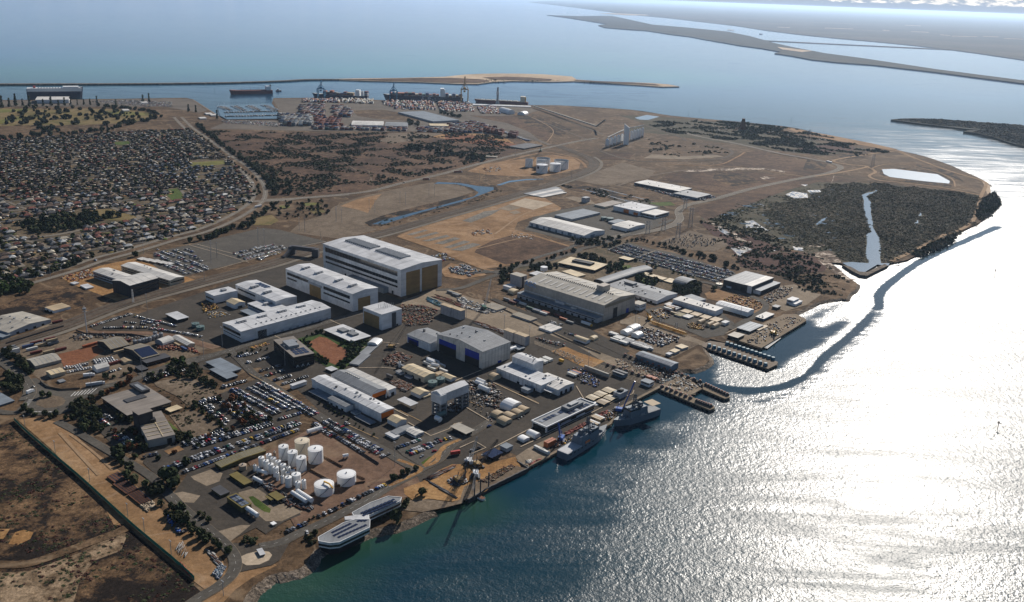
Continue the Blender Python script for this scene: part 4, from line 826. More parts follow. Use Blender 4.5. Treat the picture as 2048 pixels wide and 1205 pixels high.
B_=building
hall=B_('F6',[(835,125),(1330,305),(1610,240),(1110,70)],181,'assembly_hall','largest white shipbuilding hall with two tan end doors and three dark window strips','hall','wall_white','roof_white','A',3.0,
 ex=[('door',1,.12,.45,0,.86,'door_tan'),('door',1,.5,.89,0,.88,'door_tan'),('band',0,.03,.96,.72,.90,24),('band',0,.03,.96,.45,.57,24),('band',0,.03,.96,.29,.36,24),
  ('doors',0,5,.3,.9,.12,'opening'),('panel',0,.84,.88,0,.14,'wall_white')],bays=9)
L_,W_,H_=hall['size']
for k in range(26):
 u=(.10+.32*(k % 13)/12) if k < 13 else (.50+.30*(k-13)/12); mg=MB(); x=(u-.5)*L_
 mg.box(x-1.7,x+1.7,-W_*.13,W_*.12,H_+2.2,H_+5.0,0,0.6,0.4); mg.obj('roof_louvre','steel_grey',hall)
mg=MB(); mg.box(-L_*.1,L_*.35,-W_/2-9,-W_/2,0.3,8); mg.obj('lean_to','roof_blue_grey',hall)
mid=B_('F6',[(588,297),(1015,468),(1185,425),(740,255)],118,'fabrication_hall','long white workshop beside the largest hall, four duct units along its roof','workshop','wall_white','roof_white','A',2.5,
 ex=[('door',1,.20,.68,0,.68,'door_tan'),('door',0,.37,.54,0,.66,'door_tan'),('band',0,.02,.36,.68,.84,8),('band',0,.02,.17,.44,.54,4),('band',0,.58,.96,.66,.84,9),('band',0,.58,.96,.40,.50,9),('panel',0,.35,.56,.66,.80,'wall_grey')],bays=6)
for u in (.14,.34,.64,.84): duct_unit(mid,u,.45,mid['size'][2]+1.5)
lw_=B_('F6',[(160,658),(268,718),(878,558),(745,505)],74,'factory_wing','front wing of the white L-shaped factory, a portal door in its long wall','factory','wall_white','roof_white','B',2.0,
 ex=[('band',0,.03,.97,.55,.8,7),('band',0,.03,.97,.3,.38,7),('panel',1,.15,.285,0,.86,'wall_white'),('door',1,.17,.265,0,.66,'opening'),('doors',1,8,.35,.95,.16,'wall_grey')],bays=8)
for v in (.12,.34,.56,.78): duct_unit(lw_,.4,v,lw_['size'][2]+1.2)
for k in range(14): mg=MB(); L_,W_,H_=lw_['size']; y=(-.3+.055*k)*W_; mg.box(L_*.28,L_*.28+1.4,y-.7,y+.7,H_+.6,H_+2.2); mg.obj('roof_vent','steel_grey',lw_)
uw=B_('F6',[(258,403),(500,520),(640,480),(370,365)],55,'factory_wing','rear wing of the white L-shaped factory with dark solar panels at its far end','factory','wall_white','roof_white','A',1.5,ex=[('band',0,.06,.5,.5,.72,8)],bays=6)
for u in (.30,.62): duct_unit(uw,u,.35,uw['size'][2]+.8)
for k in range(3):
 for j in range(4): mg=MB(); L_,W_,H_=uw['size']; x=(-.32+.07*j)*L_; y=(.05+.11*k)*W_; mg.box(x,x+L_*.06,y,y+W_*.09,H_+1.6,H_+1.75); mg.obj('solar_panel','solar',uw)
iw=B_('F6',[(322,528),(445,583),(590,548),(435,497)],30,'factory_wing','small inner wing in the angle of the L-shaped factory','factory','wall_white','roof_white','flat',ex=[('band',0,.05,.9,.55,.85,6)],vents=2)
duct_unit(iw,.45,.6,iw['size'][2])
B_('F6',[(270,575),(340,610),(405,592),(335,560)],12,'loading_awning','pale blue-grey awning beside the small inner wing of the factory','awning','steel_grey','roof_blue_grey','open')
B_('F6',[(43,455),(98,478),(247,440),(180,412)],52,'paint_store','small flat white block at the rail side of the L-shaped factory','store building','wall_white','roof_white','flat',ex=[('band',0,.05,.95,.35,.55,4),('unit',.5,.6,6,6,2,'steel_grey','roof_plant')])
B_('F6',[(176,513),(232,537),(303,519),(245,495)],30,'gable_shed','cream roofed white shed behind the yellow frames in the factory yard','shed','wall_white','roof_cream','A',2.5,ex=[('door',1,.3,.7,0,.5,'opening')])
ph=B_('F6',[(1088,550),(1205,600),(1368,565),(1225,522)],106,'blast_hall','cubic white building with one big tan door and thin poles on its roof','paint hall','wall_white','roof_white','flat',
 ex=[('door',0,.05,.86,0,.80,'door_tan'),('panel',1,.50,.70,0,.92,'steel_dark'),('door',1,.72,.8,0,.12,'opening')])
for k in range(12): mg=MB(); L_,W_,H_=ph['size']; x,y=(-.1+.04*(k % 6))*L_,(-.1+.05*k)*W_; mg.cyl(x,y,H_,H_+5,.25,5); mg.obj('roof_pole','steel_grey',ph)
B_('F6',[(848,700),(1010,788),(1130,742),(955,672)],20,'canopy_building','low white roofed building beside the brown square field, plant on its roof','canteen','wall_dark','roof_white','flat',over=1.5,
 ex=[('unit',.35,.5,12,9,2.2,'roof_grey','roof_plant'),('unit',.68,.55,12,9,2.2,'roof_grey','roof_plant'),('unit',.5,.8,5,5,1.6,'steel_grey','roof_plant')])
do=B_('F6',[(495,772),(625,888),(768,862),(620,748)],72,'office_block','dark four-storey office block with taupe roof beside the brown square field','office','wall_black','roof_taupe','flat',
 ex=[('band',0,.04,.96,.62,.72,12),('band',0,.04,.96,.40,.5,12),('band',1,.05,.95,.62,.72,8),('band',1,.05,.95,.36,.46,8),('unit',.42,.45,20,12,3,'steel_grey','roof_plant'),('unit',.30,.7,8,6,2.4,'roof_grey','roof_plant')])
for k in range(9): mg=MB(); L_,W_,H_=do['size']; x,y=(.14+.1*(k % 3))*L_,(-.32+.24*(k//3))*W_; mg.box(x,x+L_*.08,y,y+W_*.2,H_+.5,H_+.7); mg.obj('solar_panel','solar',do)
for k in range(6): mg=MB(); L_,W_,H_=do['size']; y=(-.4+.13*k)*W_; mg.bar((L_/2+.4,y,.5),(L_/2+.4,y+(-1)**k*W_*.09,H_*.24),.5); mg.obj('column','paint_white',do)
B_('F6',[(1010,927),(1065,942),(1133,872),(1078,860)],10,'covered_store','nearer of two low grey roofs running up to the white arched tent','store','wall_grey','roof_grey','flat')
B_('F6',[(1080,860),(1130,874),(1182,812),(1132,798)],8,'covered_store','farther of two low grey roofs running up to the white arched tent','store','wall_grey','roof_grey','flat')
B_('F6',[(1132,797),(1192,812),(1210,780),(1150,766)],10,'arched_tent','white arched tent at the end of the two low grey roofs','tent','paint_white','paint_white','arcB',3)
B_('F6',[(845,962),(882,980),(915,966),(878,950)],12,'kiosk','small dark kiosk under a white roof at the corner of the reed garden','kiosk','wall_dark','roof_white','flat',over=1)
B_('F6',[(608,1072),(622,1082),(710,1048),(695,1038)],24,'long_container_shed','long white box shed beside the road north of the orange-doored workshop','shed','wall_white','roof_white','flat')
B_('F5',[(1357,752),(1530,822),(1612,800),(1488,730)],14,'visitor_office','two-tier pale green-grey office with a skewed floating roof','office','wall_grey','roof_blue_grey','flat',over=0.6,base=None,ex=[('band',0,.05,.95,.1,.6,12),('band',1,.05,.95,.1,.6,6)])
B_('F5',[(1385,800),(1530,862),(1608,838),(1470,790)],14,'visitor_office_podium','blue-grey lower storey in front of the office with the floating roof','office','wall_blue','roof_blue_grey','flat',ex=[('band',0,.03,.97,.2,.8,14),('band',1,.05,.95,.2,.8,5)])
fb=thing('footbridge','dark covered footbridge across the railway behind the largest hall','footbridge',(0,0,0)); a=G(620,195,0,'F6'); b_=G(775,215,0,'F6'); c_=G(560,225,0,'F6')
mg=MB(); mg.bar((a.x,a.y,11),(b_.x,b_.y,11),6); mg.obj('bridge_deck','steel_dark',fb)
mg=MB(); mg.bar((a.x,a.y,11),(c_.x,c_.y,1),4); mg.obj('ramp','steel_dark',fb)
for p_ in (a,b_): mg=MB(); mg.box(p_.x-5,p_.x+5,p_.y-5,p_.y+5,.3,13); mg.obj('stair_tower','steel_dark',fb)
w14=B_('G3',[(425,393),(862,635),(960,594),(510,370)],58,'workshop','front white workshop with a sloping roof and a tall orange end wall','workshop','wall_white','roof_white','A',1.5,
 ex=[('door',1,.05,.95,.38,.96,'door_orange'),('door',1,.08,.92,0,.36,'opening'),('panel',0,0,.06,.8,1.15,'wall_white')],bays=10,vents=8)
w15=B_('G3',[(555,372),(812,502),(915,462),(632,333)],60,'workshop','middle white workshop with an orange lintel over its open end','workshop','wall_white','roof_grey','A',2.5,ex=[('door',1,.05,.95,.5,.95,'door_orange'),('door',1,.08,.92,0,.48,'opening')],bays=7)
for k in range(7): mg=MB(); L_,W_,H_=w15['size']; x=(-.35+.05*k)*L_; mg.box(x,x+2,W_*.06,W_*.06+2,H_+2,H_+3.6); mg.obj('roof_vent','roof_bright',w15)
B_('G3',[(640,332),(915,470),(980,462),(705,322)],45,'workshop','rear pale roofed bay of the orange-doored workshops','workshop','wall_white','roof_bright','flat',ex=[('door',1,.3,.7,0,.5,'opening')],bays=7)
B_('G3',[(402,480),(522,552),(580,530),(460,458)],14,'lean_to','blue-grey lean-to at the north end of the orange-doored workshop','lean-to','wall_dark','roof_blue_grey','flat')
B_('G3',[(525,524),(640,590),(690,568),(575,508)],34,'annex','small white annex on the long side of the orange-doored workshop','annex','wall_white','roof_grey','A',.8,bays=3,ex=[('doors',0,3,.2,.8,.4,'opening')])
B_('G3',[(705,650),(805,705),(838,686),(740,632)],10,'awning','low grey awning near the orange end wall of the front workshop','awning','steel_grey','roof_grey','open')
B_('G3',[(675,612),(705,630),(740,618),(712,600)],12,'annex','tiny white-grey annex between the low awning and the small white annex','annex','wall_white','roof_grey','flat')
B_('G3',[(923,665),(985,698),(1042,668),(985,636)],30,'gable_shed','cream gabled shed beside the orange end wall','shed','wall_white','roof_cream','A',2.2)
B_('G3',[(1083,480),(1140,508),(1195,482),(1140,452)],24,'gable_shed','cream gabled shed between the rusty steel racks and the gantry tower','shed','wall_white','roof_cream','A',2.2)
B_('G3',[(1140,508),(1165,520),(1212,500),(1190,490)],10,'container_office','low cream container offices beside the cream gabled shed near the gantry','hut','wall_cream','roof_cream','flat')
B_('G3',[(1040,742),(1108,778),(1160,755),(1095,716)],18,'site_office','squarish white portable office above the eastern parking lot','site office','wall_white','roof_bright','A',.8,ex=[('band',0,.1,.9,.4,.7,5),('band',1,.1,.9,.4,.7,4)],bays=4)
B_('G3',[(945,752),(985,772),(1090,722),(1052,702)],16,'site_office','long white portable office next to the squarish one','site office','wall_white','roof_grey','A',.8,ex=[('band',1,.1,.9,.4,.7,7)])
B_('G3',[(905,760),(965,795),(1000,778),(945,750)],14,'site_office','small portable office at the road end of the long white one','site office','wall_white','roof_white','flat')
B_('G3',[(1358,712),(1440,760),(1488,742),(1402,700)],26,'gatehouse','dark gatehouse under an overhanging beige roof by the road to the wharf','gatehouse','wall_black','roof_beige','flat',over=2)
B_('G3',[(1018,322),(1165,386),(1240,362),(1095,294)],38,'store_building','cream roofed store north of the two round green tanks','store building','wall_cream','roof_cream','A',1.6,bays=6,ex=[('doors',0,3,.2,.8,.5,'opening')])
B_('G3',[(1240,358),(1262,372),(1295,355),(1272,343)],14,'hut','small tan hut behind the round green tanks','hut','wall_cream','roof_tan','flat')
B_('G3',[(1288,374),(1340,402),(1378,388),(1322,358)],18,'gable_shed','small pale gabled shed right of the round green tanks','shed','wall_white','roof_cream','A',1.5)
B_('G3',[(990,537),(1072,577),(1125,561),(1035,515)],28,'steel_canopy','open white canopy roof left of the gantry tower','canopy','steel_grey','roof_white','open')
for i,(x0,y0) in enumerate([(975,345),(1035,372)]): B_('G3',[(x0,y0),(x0+35,y0+16),(x0+62,y0+6),(x0+28,y0-10)],12,'tank_container',['white box tank at the corner of the cream store by the white silo','white box tank halfway along the cream store'][i],'tank','wall_white','roof_grey','flat')
bh=B_('F7',[(265,565),(545,690),(725,622),(445,500)],115,'erection_hall','tall pale hall with two blue doors under a ribbed grey roof','hall','wall_pale','roof_grey','B',4.0,
 ex=[('panel',0,.05,.43,.50,.80,'door_blue'),('door',0,.05,.43,0,.50,'opening'),('panel',0,.63,.93,.45,.85,'door_blue'),('door',0,.63,.93,0,.45,'opening'),('joints',1,9),('joints',0,8),('door',1,.55,.68,0,.12,'door_blue')],bays=8,vents=10)
B_('F7',[(62,570),(200,632),(325,590),(190,515)],55,'annex_hall','lower pale annex with a blue door left of the tall blue-doored hall','workshop','wall_white','roof_grey','A',2,ex=[('panel',0,.05,.5,.1,.75,'door_blue'),('door',0,.08,.46,0,.5,'opening')],bays=5,vents=3)
m29=B_('F7',[(650,790),(945,912),(1038,870),(765,745)],50,'machine_shop','white metal workshop with a low roof in front of the tall white block','workshop','wall_white','roof_white','flat',ex=[('joints',0,10),('doors',0,3,.5,.85,.3,'opening')],bays=6,vents=6)
B_('F7',[(750,712),(892,770),(962,745),(820,692)],92,'tall_block','tall narrow white block rising behind the white metal workshop','workshop','wall_white','roof_white','A',1.5,bays=3,vents=6)
B_('F7',[(880,868),(1055,940),(1168,896),(990,826)],40,'machine_shop','low white wing at the wharf end of the white metal workshop','workshop','wall_white','roof_bright','A',1.5,ex=[('doors',1,3,.2,.8,.6,'opening')],bays=5,vents=10)
B_('F7',[(815,925),(855,945),(890,928),(850,908)],24,'porch','blue-grey porch on the near wall of the white metal workshop','porch','wall_grey','roof_blue_grey','flat')
B_('F7',[(965,938),(1010,958),(1040,945),(1000,925)],24,'porch','white porch on stilts at the wharf end of the white metal workshop','porch','wall_grey','roof_white','open')
B_('F7',[(590,858),(625,872),(675,850),(640,835)],10,'arched_shelter','tan arched shelter at the corner of the white metal workshop','shelter','wall_cream','roof_tan','arcA',4)
ah=B_('G6',[(255,575),(968,800),(1250,692),(505,475)],150,'submarine_hall','largest beige hall, pale skylight strips on its roof, blue letters ASC','hall','wall_beige','roof_beige','A',4.5,
 ex=[('sky',12,.12,.34,.14,.96,2.6,'roof_bright','skylight'),('sky',10,.62,.84,.1,.9,2.6,'roof_bright','skylight'),('panel',1,.03,.97,.82,.99,'roof_brown'),('door',1,.30,.42,0,.62,'opening'),('door',1,.72,.8,0,.28,'door_blue'),('joints',1,7),('panel',0,0,1,.40,.44,'wall_white')],bays=12)
L_,W_,H_=ah['size']
mg=MB(); mg.box(L_*.22,L_*.30,-W_*.02,W_*.2,H_+1,H_+12); mg.obj('lift_housing','wall_beige',ah)
for k in range(34): mg=MB(); x=(-.42+.025*k)*L_; mg.box(x,x+1.2,-.8,.8,H_+4.8,H_+6.2); mg.obj('roof_vent','steel_dark',ah)
def letters(parent,text,x,y,z,size,mat,flipx=1):
 segs={'A': [(0,0,.5,1),(.5,1,1,0),(.22,.42,.78,.42)],'S': [(1,.9,.5,1),(.5,1,0,.8),(0,.8,.1,.55),(.1,.55,.9,.45),(.9,.45,1,.2),(1,.2,.5,0),(.5,0,0,.1)],'C': [(1,.85,.5,1),(.5,1,0,.7),(0,.7,0,.3),(0,.3,.5,0),(.5,0,1,.15)],
   'P': [(0,0,0,1),(0,1,.8,1),(.8,1,.9,.75),(.9,.75,.8,.5),(.8,.5,0,.5)],'L': [(0,1,0,0),(0,0,.9,0)]}
 for i,ch in enumerate(text):
  ml=MB()
  for a0,b0,a1,b1 in segs[ch]: ml.bar((x+(i*1.35+a0)*size*.8,y,z+b0*size),(x+(i*1.35+a1)*size*.8,y,z+b1*size),size*.2)
  ml.obj('letter',mat,parent)
plain('sign_blue',(0.22,0.33,0.52),0.6,0.05)
letters(ah,'ASC',-L_*.485,-W_/2-.3,H_*.80,6.5,'sign_blue')
B_('G6',[(190,672),(880,927),(945,897),(262,645)],46,'submarine_hall_annex','long low service annex along the near wall of the beige ASC hall','annex','wall_grey','roof_blue_grey','flat',ex=[('band',0,.02,.98,.62,.78,40),('doors',0,12,.05,.95,.45,'opening'),('unit',.5,.6,16,6,3,'roof_white','roof_plant'),('unit',.68,.4,8,3,1.5,'roof_bright','roof_plant')])
B_('G6',[(562,397),(875,470),(980,415),(650,345)],24,'flat_office','flat cream roofed office with a black plant enclosure behind the ASC hall','office','wall_dark','roof_cream','flat',over=1.5,ex=[('unit',.5,.55,34,12,3,'wall_black','roof_plant'),('unit',.35,.6,10,5,3.6,'steel_dark','roof_plant')])
B_('G6',[(100,505),(195,532),(248,515),(150,485)],100,'tower_block','tall grey tower block left of the ASC hall','tower block','wall_grey','roof_beige','flat',ex=[('panel',1,.25,.5,0,.95,'wall_dark')])
B_('G6',[(36,612),(95,632),(145,615),(85,590)],32,'small_plant_room','small white block in front of the tall grey tower block','plant room','wall_white','roof_white','flat')
B_('G6',[(80,660),(120,678),(178,660),(135,642)],20,'curved_shed','small cream curved-roof shed in front of the tower block','shed','wall_cream','roof_cream','arcA',2)
B_('G6',[(570,480),(700,520),(830,515),(640,465)],12,'low_store','low cream roof tucked behind the ridge of the ASC hall','store','wall_cream','roof_cream','flat',snap=False)
B_('G6',[(270,495),(340,520),(420,500),(350,478)],12,'low_store','low pale roof beside the white water tank on a stem','store','wall_cream','roof_white','flat')
B_('G6',[(868,565),(958,595),(1290,500),(1190,468)],16,'arched_office','long curved grey roof behind the flat cream roofed office','office','wall_dark','roof_grey','arcB',4)
B_('G6',[(1195,465),(1270,500),(1400,468),(1320,430)],16,'arched_office','short curved grey roof at the car park end of the long curved one','office','wall_dark','roof_grey','arcB',4)
B_('G6',[(985,607),(1190,672),(1340,600),(1150,552)],20,'training_workshop','flat grey roofed workshop between the ASC hall and the ribbed grey one','workshop','wall_cream','roof_grey','flat',ex=[('unit',.55,.7,16,10,3,'roof_grey','roof_plant')],vents=14)
B_('G6',[(1200,668),(1445,765),(1620,690),(1395,603)],28,'ribbed_workshop','wide ribbed grey roofed workshop east of the ASC hall','workshop','wall_white','roof_grey','A',2.5,ex=[('doors',0,5,.1,.8,.5,'opening')],bays=6,vents=10)
B_('G6',[(1230,770),(1300,795),(1352,770),(1280,750)],55,'control_block','white control block with small windows at the corner of the ASC hall','office','wall_white','roof_beige','flat',ex=[('band',1,.1,.9,.5,.62,4),('band',0,.1,.9,.5,.62,5)])
B_('G6',[(1320,498),(1500,562),(1535,545),(1360,485)],18,'long_office','long narrow cream roofed office beside the big eastern car park','office','wall_cream','roof_cream','flat')
B_('G6',[(1520,562),(1592,590),(1645,560),(1575,543)],10,'long_office','short cream roofed office at the end of the long narrow one','office','wall_cream','roof_cream','flat')
B_('G6',[(1605,577),(1712,612),(1825,575),(1720,540)],24,'arched_hall','curved grey roofed hall among trees at the corner of the eastern car park','hall','wall_dark','roof_grey','arcA',5)
B_('G6',[(1113,352),(1190,378),(1235,362),(1150,338)],18,'security_office','small cream security office at the car park entrance','office','wall_dark','roof_cream','flat',over=1)
wt=thing('water_tower','white round water tank on a thin stem behind the ASC hall','water tower',(*G(405,508,0,'G6'),0)); hh=height_of('G6',(405,508),(405,462))
mg=MB(); mg.cyl(0,0,.3,hh,1,10); mg.obj('stem','tank_white',wt); mg=MB(); mg.cyl(0,0,hh-1,hh+4.5,5.4,24); mg.obj('tank','tank_white',wt)
B_('F3',[(1328,932),(1625,1012),(1743,982),(1440,902)],22,'warehouse','longest white roofed warehouse beside the bare construction land','warehouse','wall_white','roof_bright','A',4,ex=[('doors',0,9,.05,.95,.7,'wall_blue'),('panel',0,.12,.16,0,.9,'wall_blue'),('panel',0,.35,.4,0,.9,'wall_blue'),('panel',0,.72,.78,0,.9,'wall_blue'),('panel',1,.3,.5,0,.8,'wall_blue')],bays=10)
B_('F3',[(1478,893),(1575,922),(1697,875),(1618,852)],12,'warehouse','low grey roofed warehouse behind the longest white one','warehouse','wall_grey','roof_blue_grey','flat',bays=6)
B_('F3',[(1708,830),(1750,850),(1835,820),(1795,805)],10,'store_building','narrow cream walled store beside the concrete pad','store building','wall_cream','roof_taupe','flat')
B_('F3',[(1622,790),(1640,796),(1658,790),(1640,783)],26,'plant_tower','small grey plant tower on the concrete pad','tower','wall_grey','steel_grey','flat')
for i,y0 in enumerate((742,752,762,772)): B_('F3',[(1292+i*26,768+i*5),(1312+i*26,776+i*5),(1490+i*12,735+i*9),(1465+i*12,728+i*9)],3,'long_roof',['first','second','third','fourth'][i]+' of the long white shed roofs by the railway, counted from the tank farm','shed','wall_grey','roof_bright' if i % 2 else 'roof_grey','flat',snap=False)
B_('F4',[(68,462),(185,493),(280,470),(155,445)],22,'showroom','white building with two orange doors north of the round ponds','factory','wall_white','roof_white','flat',ex=[('door',0,.4,.6,0,.8,'door_orange'),('door',0,.78,.94,0,.6,'door_orange')],bays=4,vents=6)
B_('F4',[(190,492),(262,513),(325,496),(250,472)],16,'office_block','blue-windowed white office attached to the orange-doored white building','office','wall_white','roof_bright','flat',ex=[('band',1,.05,.95,.3,.8,8),('band',0,.05,.95,.3,.8,8)])
B_('F4',[(62,556),(140,578),(210,553),(140,535)],16,'warehouse','squarish white roofed warehouse by the road bend','warehouse','wall_white','roof_bright','A',1.5,vents=2)
B_('F4',[(40,540),(70,548),(120,536),(90,528)],8,'store_building','small blue-grey store behind the squarish white warehouse','store building','wall_grey','roof_blue_grey','flat')
B_('F4',[(178,350),(375,397),(428,382),(240,336)],12,'long_factory','long low white factory with blue windows near the salt marsh road','factory','wall_blue','roof_bright','flat',ex=[('band',0,.03,.97,.2,.7,16)],bays=6,vents=6)
B_('F4',[(365,402),(472,430),(528,406),(418,388)],12,'long_factory','wider blue-grey end block of the long low white factory','factory','wall_blue','roof_grey','flat',ex=[('band',1,.05,.95,.3,.7,8)],vents=3)
wh=B_('F8',[(835,265),(1022,320),(1160,252),(970,212)],48,'dark_warehouse','dark walled warehouse with a half grey, half pale roof by the salt marsh','warehouse','wall_dark','roof_grey','flat',ex=[('door',0,.62,.78,0,.6,'opening'),('panel',0,.85,1,0,1,'wall_white'),('panel',0,.12,.3,0,.25,'wall_white')],bays=7)
L_,W_,H_=wh['size']; mg=MB(); mg.box(L_*.22,L_*.5,-W_/2,W_/2,H_+.5,H_+.75); mg.obj('pale_roof','roof_bright',wh)
B_('F8',[(1028,330),(1078,347),(1200,290),(1150,272)],26,'side_shed','blue-grey roofed open shed along the dark walled warehouse','shed','wall_dark','roof_blue_grey','flat',ex=[('panel',0,0,1,0,.9,'wall_white')])
B_('F8',[(487,398),(770,478),(828,458),(545,378)],36,'long_shed','long white flat roofed shed above the row of tan roofed huts','shed','wall_white','roof_bright','flat',bays=5,vents=10)
B_('F8',[(560,380),(650,412),(715,400),(610,366)],16,'low_shed','low blue-grey roof behind the long white flat shed','shed','wall_grey','roof_blue_grey','flat',bays=3)
B_('F8',[(788,425),(985,492),(1022,472),(825,407)],30,'tent_hall','long white fabric hall in line with the long white flat shed','tent hall','tank_white','paint_white','A',2,bays=9)
for i in range(4):
 x0,y0=542+64*i,478+19*i; B_('F8',[(x0,y0),(x0+48,y0+15),(x0+86,y0-3),(x0+38,y0-19)],10,'tan_hut',['first','second','third','fourth'][i]+' tan roofed square hut below the long white shed, counted from the west','hut','wall_cream','roof_tan','flat',group='tan roofed huts below the long white shed')
for i,(x0,y0,m_) in enumerate([(435,432,'roof_bright'),(470,455,'roof_grey'),(555,512,'roof_bright'),(500,500,'roof_olive')]): B_('F8',[(x0,y0),(x0+38,y0+14),(x0+72,y0),(x0+32,y0-14)],10,'work_hut',['white roofed hut nearest the ribbed grey workshop','grey hut beside the white roofed one below the ribbed workshop','white roofed hut in front of the tan huts','olive roofed hut in front of the first tan hut'][i],'hut','wall_grey',m_,'flat')
for i,(x0,y0) in enumerate([(650,548),(710,565),(745,575)]): B_('F8',[(x0,y0+5),(x0+22,y0+14),(x0+55,y0),(x0+34,y0-10)],8,'arch_tent',['western','middle','eastern'][i]+' one of three cream arched tents near the stacked yellow drums','tent','wall_cream','roof_tan','arcB',3)
B_('F8',[(812,550),(838,560),(868,548),(842,540)],18,'container_stack','two-high white container office by the painted line in the east yard','site office','wall_white','roof_white','flat')
B_('F8',[(922,592),(1010,617),(1088,572),(1000,547)],16,'wharf_store','blue-grey roofed store on the eastern wharf','store','wall_dark','roof_blue_grey','flat',bays=4)
B_('F8',[(862,637),(915,660),(965,640),(905,615)],18,'square_store','square beige roofed store beside the rock bank at the eastern wharf','store','wall_dark','roof_beige','flat')
for i,(x0,y0) in enumerate([(1040,600),(1075,585)]): B_('F8',[(x0,y0),(x0+22,y0+8),(x0+50,y0-5),(x0+28,y0-14)],8,'tan_hut',['left','right'][i]+' one of two cream huts beside the blue-grey wharf store','hut','wall_cream','roof_tan','flat')
B_('F8',[(1042,515),(1092,530),(1165,502),(1118,482)],14,'marine_office','blue and white office above the eastern wharf','office','wall_blue','roof_bright','flat',ex=[('band',0,.1,.9,.3,.7,6)],vents=3)
B_('F8',[(1152,445),(1185,455),(1210,445),(1180,435)],14,'shed','dark shed behind the blue and white office at the eastern wharf','shed','wall_dark','roof_grey','flat')
B_('F8',[(1255,397),(1292,412),(1330,395),(1292,381)],28,'white_bridge_block','white stepped block like a ship bridge on the rocky shore','office','wall_white','roof_white','flat',ex=[('band',0,.1,.9,.5,.8,4)])
B_('F8',[(1268,418),(1312,436),(1348,410),(1315,400)],16,'white_bridge_block','lower white step in front of the stepped white block','office','wall_white','roof_white','flat')
sd=B_('F8',[(247,770),(475,852),(523,826),(285,745)],36,'solar_shed','long blue-grey shed with solar panels on its roof by the rocky bank','shed','wall_blue','roof_blue_grey','A',1.5)
L_,W_,H_=sd['size']
for k in range(11):
 mg=MB(); x0=(-.46+.085*k)*L_; x1=x0+L_*.075
 mg.faces([(x0,-W_*.47,H_+.65),(x1,-W_*.47,H_+.65),(x1,-W_*.05,H_+1.95),(x0,-W_*.05,H_+1.95),(x0,-W_*.47,H_+.8),(x1,-W_*.47,H_+.8),(x1,-W_*.05,H_+2.1),(x0,-W_*.05,H_+2.1)],[(3,2,1,0),(4,5,6,7),(0,1,5,4),(1,2,6,5),(2,3,7,6),(3,0,4,7)]); mg.obj('solar_panel','tile_blue',sd)
B_('F8',[(82,880),(155,906),(190,893),(115,868)],24,'site_office','blue-grey two-storey site office beside the rail tracks of the ship lift','site office','wall_blue','roof_grey','flat',ex=[('band',0,.05,.95,.55,.8,8),('unit',.5,.5,16,2,.8,'roof_dark','roof_plant')])
B_('F8',[(275,942),(330,966),(362,947),(303,930)],26,'control_cabin','white windowed control cabin at the head of the ship lift','control cabin','wall_white','roof_blue_grey','flat',ex=[('band',0,.05,.95,.55,.85,6),('band',1,.05,.95,.55,.85,3)])
B_('F8',[(470,742),(500,757),(532,742),(503,728)],16,'hut','cream roofed hut beside the rocky bank, nearer to the solar shed','hut','wall_grey','roof_cream','flat')
B_('F8',[(443,762),(463,772),(483,762),(463,752)],14,'hut','tiny white hut next to the cream hut near the solar shed','hut','wall_grey','roof_white','flat')
B_('F8',[(510,712),(550,732),(586,716),(546,698)],14,'hut','cream roofed hut beside the rocky bank, farther from the solar shed','hut','wall_grey','roof_cream','flat')
for i,q in enumerate([[(10,635),(110,672),(190,640),(90,600)],[(110,580),(220,620),(300,570),(190,530)],[(175,680),(280,715),(345,680),(240,645)]]): B_('H8',q,30,'white_tent',['lowest of three white tents beside the container rows','tallest domed white tent beside the container rows','right-hand of three white tents beside the container rows'][i],'tent','paint_white','paint_white','arcB',3.5)
for i,q in enumerate([[(275,365),(335,390),(360,382),(300,357)],[(345,388),(412,415),(428,400),(362,375)],[(700,535),(755,560),(778,548),(722,525)],[(775,560),(845,590),(858,572),(790,548)]]):
 B_('F7',q,62,'shelter_tower',['left','right','left','right'][i]+' one of the pair of cream roofed towers '+('nearer the largest hall' if i < 2 else 'right of the blue-doored hall'),'tower','wall_grey','roof_tan','flat',ex=[('joints',0,3)])
B_('F7',[(740,650),(800,672),(835,655),(775,635)],14,'store','low blue-grey store below the right pair of towers','store','wall_dark','roof_blue_grey','flat')
B_('F7',[(750,430),(865,478),(915,462),(800,418)],10,'pontoon_section','long grey-topped steel section lying in the yard','ship section','wall_grey','roof_brown','flat')
B_('F7',[(560,375),(650,410),(705,385),(615,352)],10,'pontoon_section','wide brown deck section beside the lattice crane','ship section','wall_grey','roof_brown','flat',bays=4)
B_('F7',[(928,520),(1010,548),(1090,522),(1000,495)],12,'site_office','white portable offices in the yard below the ASC hall','site office','wall_white','roof_bright','flat',bays=3)
B_('F7',[(1168,592),(1250,622),(1270,608),(1190,580)],14,'long_tank_shed','white rounded shed standing alone on the dark yard','shed','wall_white','roof_cream','arcA',2.5)
B_('F7',[(1268,592),(1300,606),(1325,595),(1292,582)],8,'arch_tent','small cream arched tent next to the white rounded shed','tent','wall_cream','roof_cream','arcB',3)
